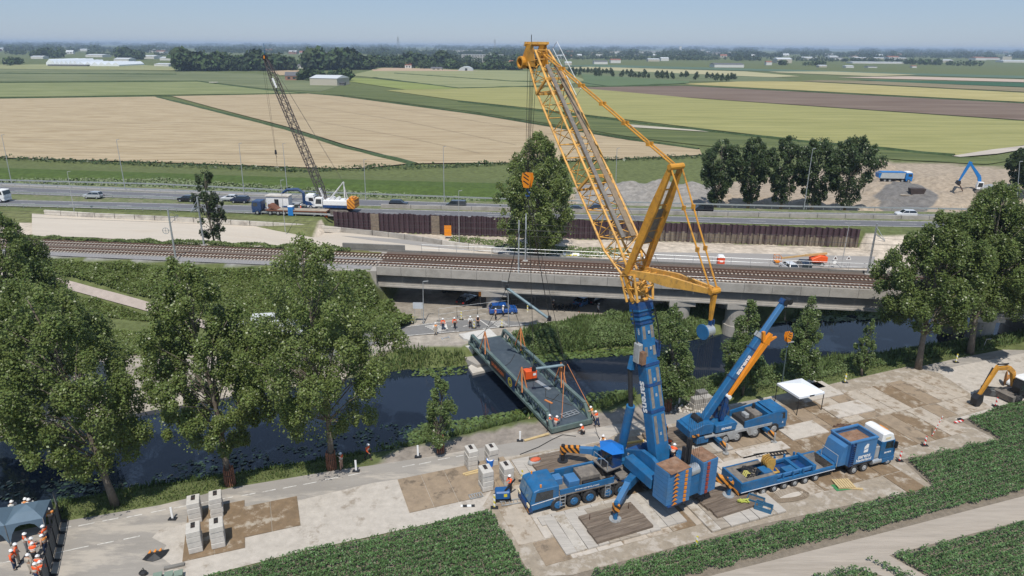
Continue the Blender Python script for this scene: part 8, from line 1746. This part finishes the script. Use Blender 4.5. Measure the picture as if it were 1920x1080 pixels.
# fence on the far bank
P=[G(x,y,0) for x,y in((823,602),(857,597),(895,592),(930,588),(968,583),(1003,578))]
for i in range(5):
    a,c=P[i],P[i+1]; t=thing('fence_panel','thin wire fence panel at the sandy corner under the viaduct, '+('leftmost','second from the left','middle one','second from the right','rightmost, in the shade')[i],'fence',a,group='wire fence panels on the far bank',world=True); b=MB()
    for q in(a,c): b.cyl(q,q+Vector((0,0,2)),.03,n=5)
    for z in (.2,1.1,2.0): b.cyl(a+Vector((0,0,z)),c+Vector((0,0,z)),.018,n=4,caps=False)
    b.build('panel_frame',m_steelg,t); b=MB(); b.box(a+Vector((0,0,.08)),(.7,.25,.16)); b.build('foot',m_concd,t)
for k in range(7):
    g=G(1040+k*7,583+ (k%2)*1.5,0); t=thing('motorcycle','dark motorcycle in the shaded row under the viaduct, %s from the left'%('first','second','third','fourth','fifth','sixth','seventh')[k],'motorcycle',g,R_(70),'motorcycles parked under the viaduct'); b=MB(); b.beam((-.5,0,.7),(.5,0,.8),.3,.35); b.beam((.5,0,.4),(.35,0,1.1),.08); b.beam((.35,-.35,1.1),(.35,.35,1.1),.05); b.build('frame_and_tank',m_black,t)
    for x in(-.65,.7): wheel(t,None,x,0,.32,.32,.12,m_gp)
# ================= LANDINGS
def slab(name,pts,z0,z1,m,lab,cat):
    P=[G(x,y,z1) for x,y in pts]; b=MB(); n=len(P); b.add([(p.x,p.y,z0) for p in P]+[tuple(p) for p in P],[tuple(range(n)),tuple(range(n,2*n))]+[(i,(i+1)%n,n+(i+1)%n,n+i) for i in range(n)]); o=b.build(name,m)
    bm=bmesh.new(); bm.from_mesh(o.data); bmesh.ops.recalc_face_normals(bm,faces=bm.faces); bm.to_mesh(o.data); bm.free(); tag(o,lab,cat); return o
m_cw=mat('new_concrete',(.56,.54,.50),.85,var=.07,scale=1,world=True,dirt=(.45,.41,.36),dscale=.8)
slab('landing_slab',[(860,626),(869,634),(899,643),(937,634),(918,616)],-1.0,.35,m_cw,'white concrete abutment slab at the far end of the bridge','abutment')
slab('landing_block',[(866,636),(871,648),(886,655),(902,648),(899,643)],-1.2,-.05,m_cw,'lower white concrete block in front of the far abutment slab','abutment')
slab('quay_slab',[(852,634),(862,634),(880,655),(915,664),(930,676),(895,684),(872,672)],-2.5,-1.0,m_conc,'grey concrete foundation slab at the far waterline','foundation')
slab('quay_slab',[(878,688),(884,683),(932,677),(944,686),(886,700)],-2.6,-1.45,m_cb,'pale concrete strip in the water below the far foundation','foundation')
slab('near_landing',[(986,783),(1003,776),(1025,790),(1008,801)],-1.6,-.35,m_pine,'tan timber landing edge under the near left bridge corner','landing')
t=thing('steel_stair','grey steel ladder stair lying on the far bank slope','stair',G(845,646,-.4),world=True); a,c=G(834,632,.05),G(856,664,-1.1); d=(c-a).normalized(); n_=Vector((d.y,-d.x,0)).normalized(); b=MB()
for s in(-.55,.55): b.beam(a+n_*s,c+n_*s,.1,.16)
for i in range(12): p=a.lerp(c,(i+.5)/12); b.beam(p-n_*.55,p+n_*.55,.22,.06)
b.build('steps',m_steelg,t)
# ================= BACKGROUND
def ctr_y(x,dy): return 85.5+(x-960)*.0075+dy
FL=mat('distant_foliage',(.032,.058,.022),.9,var=.35,scale=.02,world=True,island=.35,col2=(.055,.085,.03))
FLn=mat('nearer_foliage',(.035,.065,.02),.9,var=.35,scale=.05,world=True,island=.35,col2=(.06,.095,.028))
def belt(name,lab,items,seed,m,nq=60,size=(9,16)):
    """items: (x0,x1,dy base,dens per 100px at that depth, hmin,hmax)"""
    rng=np.random.default_rng(seed); Q=[]
    for (x0,x1,y0,y1,n,h0,h1,q_) in items:
        for i in range(n):
            x=rng.uniform(x0,x1); f=(x-x0)/(x1-x0); y=y0+(y1-y0)*f+rng.normal()*.5; 
            if vnoise(np.array([x]),np.array([y*7.]),40,seed)[0]<.22: continue
            g=G(x,max(y,ctr_y(x,2.2)),-1); h=rng.uniform(h0,h1)*(.7+.6*vnoise(np.array([x]),np.array([3.]),18,seed+1)[0]); w=h*rng.uniform(.35,.6)
            c=rng.normal(size=(q_,3)); c/=np.linalg.norm(c,axis=1)[:,None]; c*=rng.uniform(.55,1.0,(q_,1)); c=c*np.array([w,w,h*.5])+np.array([g.x,g.y,-1+h*.52])
            nn=(c-np.array([g.x,g.y,h*.4]))/h; Q.append(leafquads(c,nn*1.2+np.array([0,-.1,.3]),np.full(q_,w*.30)*rng.uniform(.6,1.3,q_),rng,.6,.8))
    o=quads(name,np.concatenate(Q),m); tag(o,lab,'trees',kind='stuff'); return o
D=lambda x0,x1,dy0,n,h0,h1,q:(x0,x1,ctr_y(x0,dy0),ctr_y(x1,dy0),n,h0,h1,q)
belt('far_woods','hazy belt of woods along the whole horizon',[D(-250,2200,2.4,1500,44,70,12),D(-250,2200,4.2,2600,34,56,12),D(-250,2200,6.5,3200,24,40,14),D(-250,2200,9.5,2800,18,31,16)],501,FL)
belt('town_trees','dark trees among the distant villages',[D(-250,1000,13,1900,16,27,20),D(1000,2200,13,1700,14,25,20),D(-250,700,18,900,13,24,26),D(700,1500,18,1100,13,24,26),D(1500,2200,17,700,11,19,26),D(600,1500,24,420,10,18,30),D(-250,330,24,240,9,16,30),D(1020,1700,25,420,7,13,30)],502,FL)
belt('far_woods','raised blue-green wooded ridge at the upper left',[(-250,700,84,87,500,26,44,16),(-250,420,82,84,260,36,56,16)],507,FL)
belt('tree_belt','dense dark tree belt beyond the green fields at the left',[(338,700,133,130,420,18,30,55),(600,840,127,123,260,17,27,55),(335,520,128,126,130,14,22,50)],503,FLn)
belt('tree_belt','dark trees in front of the flats near the centre',[(690,985,126,131,170,9,15,60),(840,1000,118,118,80,12,18,50),(1460,1545,122,124,40,8,12,50),(1690,1840,120,124,70,8,14,40)],504,FLn)
belt('tree_belt','big dark tree clumps behind the white greenhouses',[(60,118,108,108,60,18,30,50),(200,275,109,112,70,16,26,50),(0,20,122,122,14,10,15,50),(20,40,121,121,14,9,14,50),(560,655,150,152,26,9,15,70),(450,470,133,133,6,8,10,60)],505,FLn)
# roadside row of small trees
g0=None; rgp='small trees in rows along the distant lanes'
tpl=None; k=0
words=['first','second','third','fourth','fifth','sixth','seventh','eighth','ninth','tenth','eleventh','twelfth','thirteenth','fourteenth','fifteenth','sixteenth','seventeenth','eighteenth','nineteenth','twentieth','twenty-first','twenty-second','twenty-third','twenty-fourth','twenty-fifth','twenty-sixth','twenty-seventh','twenty-eighth','twenty-ninth','thirtieth']
for row,(xs_l,f) in enumerate((([1067,1074,1081,1088,1095,1102,1109,1116,1123,1130,1137,1145,1168,1175,1183,1208,1232,1241,1250,1259,1277,1286,1306,1325,1335,1344,1354,1364,1371,1377],lambda x:134+(x-1067)*.046),([1078,1086,1117,1124,1149,1165,1182,1190,1198,1207,1216,1233,1242,1252,1262,1303,1342,1353,1363],lambda x:140+(x-1078)*.039))):
    for i,x in enumerate(xs_l):
        g=G(x,f(x)+1,-1); lab='small round roadside tree, %s from the left in the %s lane row'%(words[i],'farther' if row==0 else 'nearer')
        if tpl is None:
            tpl=make_tree('roadside_tree',lab,'tree',g,7.5,[(.15,1.8),(.3,2.8),(.6,3.0),(.85,2.0),(1,.5)],777,leaf=.75,nleaf=420,lm='c',trunk_r=.2,nclump=14,csize=.4,twigs=3,group=rgp)
        else: r=dup(tpl,g,random.uniform(0,6),lab,rgp,scale=(.9 if row else 1.05)*random.uniform(.8,1.1))
# buildings
m_wallw=mat('white_render',(.62,.61,.58),.9,var=.05); m_wallb=mat('brick_wall',(.30,.16,.11),.9,var=.15); m_rofr=mat('red_tiles',(.26,.11,.07),.9,var=.15); m_rofg=mat('grey_tiles',(.12,.12,.13),.9,var=.15); m_rofw=mat('pale_sheet_roof',(.55,.57,.58),.6,var=.05); m_glh=mat('greenhouse_glass',(.75,.78,.80),.3,var=.03); m_wall2=mat('cream_wall',(.48,.44,.36),.9,var=.08); m_win=mat('window_dark',(.03,.035,.04),.2)
def house(px,py,wpx,hpx,lab,wall,roof,kind='gable',rz=None,cat='house',name='house',dep=None):
    py=max(py,ctr_y(px,3)); g=G(px,py,-1); s=g.y/FOC*1.0; w=wpx*s; h=hpx*s; d=dep or min(w,14 if kind!='hall' else 40); rz=random.uniform(-.15,.15) if rz is None else rz
    t=thing(name,lab,cat,g,rz); hw=h*(.55 if kind=='gable' else .72 if kind=='hall' else 1); b=MB(); b.b2(-w/2,w/2,-d/2,d/2,0,hw); b.build('wall',wall,t)
    b=MB()
    if kind=='flat': b.b2(-w/2-.3,w/2+.3,-d/2-.3,d/2+.3,hw,hw+.6); b.build('roof',roof,t)
    else: b.add([(-w/2-.4,-d/2-.4,hw),(w/2+.4,-d/2-.4,hw),(w/2+.4,d/2+.4,hw),(-w/2-.4,d/2+.4,hw),(-w/2,0,h),(w/2,0,h)],[(0,1,5,4),(2,3,4,5),(0,4,3),(1,2,5),(0,3,2,1)]); b.build('roof',roof,t)
    if kind=='flat' and wpx>30:
        nf=max(2,int(hw/3)); nc=max(4,int(w/7))
        b=MB()
        for i in range(nf): b.b2(-w/2+1,w/2-1,-d/2-.06,-d/2-.02,i*hw/nf+hw/nf*.25,i*hw/nf+hw/nf*.75)
        b.build('window_band',m_win,t); b=MB()
        for j in range(nc): x=-w/2+(j+.5)*w/nc; b.b2(x-.5,x+.5,-d/2-.3,-d/2-.07,0,hw)
        b.build('pillar',wall,t)
    elif kind=='gable':
        b=MB(); b.b2(-w*.3,-w*.1,-d/2-.05,-d/2-.01,hw*.3,hw*.75); b.build('window',m_win,t); b=MB(); b.b2(w*.1,w*.3,-d/2-.05,-d/2-.01,hw*.3,hw*.75); b.build('window',m_win,t)
    return t
# greenhouses
g=G(146,124,-1); sc_=g.y/FOC; t=thing('greenhouse','long row of white sawtooth greenhouses at the far left','greenhouse',g,R_(0))
for (x0,x1,n,h0,h1,y) in ((-72,-30,3,5,14,25),(-48,0,6,4,12,0),(0,74,6,3,9,0)):
    for i in range(n):
        a=(x0+(x1-x0)*i/n)*sc_; c=(x0+(x1-x0)*(i+1)/n)*sc_; b=MB(); m_=(a+c)/2; hh0=h0*sc_*.9; hh1=h1*sc_*.8
        b.add([(a,y,0),(c,y,0),(c,y,hh0),(m_,y,hh1),(a,y,hh0),(a,y+90,0),(c,y+90,0),(c,y+90,hh0),(m_,y+90,hh1),(a,y+90,hh0)],[(0,1,2,3,4),(2,7,8,3),(3,8,9,4),(0,4,9,5),(1,6,7,2)]); b.build('glass_bay',m_glh,t)
b=MB(); b.b2(-45*sc_,25*sc_,-14,-6,0,3); b.build('dark_lean_to',m_rofg,t)
for a in ((15,94,30,4,'long pale roof at the far left edge'),(235,116,26,7,'white hall right of the sawtooth greenhouses'),(185,107,32,5,'long white roof behind the sawtooth greenhouses'),(160,96,14,4,'small pale hall high behind the greenhouses'),(295,98,30,5,'white industrial roof above the dark clump at the left'),(280,110,34,6,'pale grey shed row left of the dark tree belt'),(320,113,26,6,'low white shed at the left end of the dark tree belt'),(312,124,28,5,'pale flat shed at the field edge before the dark tree belt'),(75,110,20,5,'pale shed left of the sawtooth greenhouses')):
    house(a[0],a[1],a[2],a[3],a[4],m_wallw,m_rofw,'hall',cat='shed',name='shed')
house(619,159,52,17,'big pale barn with white roof beyond the crawler crane boom',m_wall2,m_rofw,'hall',R_(-12),'barn','barn',30); house(548,150,22,14,'dark roofed farmhouse left of the pale barn',m_wallb,m_rofg,'gable',.2); house(640,160,14,4,'dark low trailer shed right of the pale barn',m_rofg,m_rofg,'flat',0,'shed','shed')
house(512,126,16,9,'white house at the end of the dark tree belt',m_wallw,m_rofg); house(565,128,14,9,'white gabled house right of the crawler crane tip',m_wallw,m_rofg); house(472,132,6,8,'tiny pale house under the dark tree belt',m_wall2,m_rofg); house(636,125,16,11,'white house with steep roof at the right of the belt',m_wallw,m_rofg); house(652,128,14,9,'second white house right of the dark tree belt',m_wallw,m_rofr)
for i,(x,y,w,h,lab,wl2,rf) in enumerate(((752,127,11,11,'white gabled house leftmost of the hamlet near the centre',m_wallw,m_rofg),(767,128,12,10,'red roofed house in the hamlet near the centre',m_wallw,m_rofr),(783,122,13,9,'grey roofed large house in the hamlet',m_wall2,m_rofg),(803,119,12,8,'pinkish flat house in the hamlet',mat('pink_wall',(.48,.36,.31),.9),m_rofw),(828,115,10,9,'tall pale house behind the hamlet trees',m_wall2,m_rofr),(819,131,20,5,'low barn at the field edge near the centre',m_wall2,m_rofg),(961,122,12,8,'small brown roofed house left of the jib head',m_wallw,m_rofr),(985,128,18,6,'low red roofed barns left of the jib head',m_wallb,m_rofr))): house(x,y,w,h,lab,wl2,rf)
t=thing('arched_hall','white half-round arched hall at the field edge near the centre','hall',G(873,133,-1)); s=t.location.y/FOC; b=MB(); vs=[]; n=10
for y in(0,30):
    for i in range(n+1): a=math.pi*i/n; vs.append((13*s*math.cos(a),y,7.5*s*math.sin(a)))
b.add(vs,[(i,i+1,n+2+i,n+1+i) for i in range(n)]+[tuple(range(n+1)),tuple(range(n+1,2*n+2))]); b.build('arched_shell',mat('pale_grey_sheet',(.45,.49,.50),.6),t); b=MB(); b.b2(-1*s,3*s,-.2,-.05,0,4.5*s); b.build('door',m_win,t)
house(905,117,74,13,'long white block of flats with many balconies near the centre',m_wallw,m_rofw,'flat',.0,'flats','apartment_block',14); house(875,100,60,5,'second long flat block farther behind',m_wallw,m_rofw,'flat',0,'flats','apartment_block',14)
for i,(x,y,w,h,lab) in enumerate(((1065,122,12,6,'brown barn beside the head of the yellow jib'),(1086,108,8,6,'small white house right of the jib head'),(1125,120,24,6,'white flat hall right of the jib head'),(1153,118,18,7,'pale house group in the trees right of the jib'),(1224,115,20,5,'tan roofed hall in the distant village'),(1245,114,14,6,'white villa in the distant village'),(1362,126,52,7,'grey sheds with white roof at the far field edge'),(1440,122,10,7,'small white farmhouse right of the grey sheds'),(1466,118,26,9,'white hall behind the far trees right of centre'),(1515,112,26,5,'long pale hall at right'),(1568,112,18,4,'blue-grey hall at right'),(1600,108,12,3,'tiny white roof far right'),(1540,126,14,4,'dark barn at the far field edge right'),(1590,127,14,4,'low brown barn at the far field edge right'),(1632,127,16,3,'low grey roof at the far field edge right'),(1712,127,8,4,'tiny white shed at the far right field edge'),(1770,117,20,5,'white house in trees at far right'),(1905,117,60,4,'long white greenhouse at the far right edge'),(1745,117,16,4,'pale roof left of the tall trees at far right'),(1855,112,26,4,'pale grey hall near the far right edge'),(1648,111,90,3,'very long low greenhouse at far right'),(1640,119,90,3,'second very long low greenhouse at far right'))): house(x,y,w,h,lab,m_wallw if i%4 else m_wall2,[m_rofw,m_rofw,m_rofg,m_rofr][i%4],'hall',0,'shed','shed')
_t=['twenty','thirty','forty','fifty','sixty']; _o=NUM[:9]
def ordw(n): return NUM[n] if n<20 else (_t[(n+1)//10-2]+'-'+_o[(n+1)%10-1] if (n+1)%10 else ['thirtieth','fortieth','fiftieth','sixtieth','seventieth'][(n+1)//10-3])
XS_=sorted(random.choice([random.uniform(-60,340),random.uniform(500,720),random.uniform(1040,1500),random.uniform(1000,1300),random.uniform(1500,1900)]) for _ in range(60))
for i,x in enumerate(XS_):
    dy=random.uniform(8,24); y=ctr_y(x,dy)
    wl2=random.choice([m_wallw,m_wallw,m_wall2,m_wallb]); rf=random.choice([m_rofw,m_rofw,m_rofg,m_rofr])
    t=house(x,y,random.uniform(5,16)*dy/16,random.uniform(2.5,4.5)*dy/16+1,'tiny %s building with %s roof, %s from the left among the hazy villages'%('brick' if wl2 is m_wallb else 'cream' if wl2 is m_wall2 else 'white','pale' if rf is m_rofw else 'dark' if rf is m_rofg else 'red',ordw(i)),wl2,rf,random.choice(['hall','gable','flat']),cat='house'); t['group']='small buildings of the distant villages'
for i,(x,y,w) in enumerate(((330,90,40),(520,94,60),(590,94,60),(655,97,60),(700,95,30),(1180,100,40),(1230,99,50),(1300,100,40))):
    t=house(x,y,w,3.2,'long low pale apartment row in the hazy distance, %s from the left'%NUM[i],m_wallw,m_rofw,'flat',0,'flats','apartment_row',14); t['group']='pale apartment rows in the hazy distance'
def mast(px,base,top,lab,w=4):
    g=G(px,max(base,ctr_y(px,3.2)),-1); tp=onY(px,top,g.y); t=thing('lattice_tower',lab,'tower',g); s=g.y/FOC; H_=tp.z+1; b=MB()
    w=w*s/2
    for sx in(-1,1):
        for sy in(-1,1): b.beam((sx*w,sy*w,0),(sx*w*.25,sy*w*.25,H_),s*.35)
    b.build('legs',m_gp,t); b=MB()
    for i in range(9): f=i/9; k=w*(1-.75*f); k2=w*(1-.75*(f+.11)); b.beam((-k,-k,f*H_),(k2,-k2,(f+.11)*H_),s*.2); b.beam((k,-k,f*H_),(-k2,-k2,(f+.11)*H_),s*.2)
    b.build('bracing',m_gp,t); b=MB(); b.b2(-w*.7,w*.7,-w*.7,w*.7,H_*.72,H_*.76); b.cyl((0,0,H_),(0,0,H_*1.12),s*.15,n=4); b.build('platform',m_gp,t)
mast(747,93,69,'lattice telecom tower on the horizon left of centre',5); mast(928,96,74,'thinner lattice tower on the horizon closer to the centre',4)
t=thing('high_rise','white tower block on the horizon right of centre','tower block',G(1275,97,-1)); s=t.location.y/FOC; b=MB(); b.b2(-2*s,2*s,-8,8,0,9*s); b.build('wall',m_wallw,t); b=MB(); b.b2(-2.2*s,2.2*s,-9,9,9*s,9.6*s); b.build('roof',m_rofw,t)
t=thing('high_rise','wide white block on the horizon right of the tower block','tower block',G(1317,99,-1)); s=t.location.y/FOC; b=MB(); b.b2(-3.5*s,3.5*s,-8,8,0,5*s); b.build('wall',m_wallw,t); b=MB(); b.b2(-3.7*s,3.7*s,-9,9,5*s,5.5*s); b.build('roof',m_rofw,t)
for i,x in enumerate((1704,1710,1745,1751,1758,1792,1798,1808,1814,1856,1861,1867,1909,1914)):
    g=G(x,ctr_y(x,6.2),-1); s=g.y/FOC; t=thing('wind_turbine','white wind turbine on the horizon, %s from the left'%words[i],'wind turbine',g,group='wind turbines on the right horizon'); h=7.5*s; b=MB(); b.cyl((0,0,0),(0,0,h),.32*s,.18*s,n=6); b.build('tower',m_white,t); b=MB(); a0=random.uniform(0,2)
    for j in range(3): a=a0+j*2.094; b.beam((0,-1,h),(3.4*s*math.cos(a),-1,h+3.4*s*math.sin(a)),.28*s,.1*s,w2=.1*s)
    b.build('rotor',m_white,t)
g=G(401,157,-.6); b=MB(); b.box(g+Vector((0,0,1.5)),(9,3,.6)); tag(b.build('culvert_bridge',m_cb),'small pale culvert bridge over a ditch in the left fields','bridge')
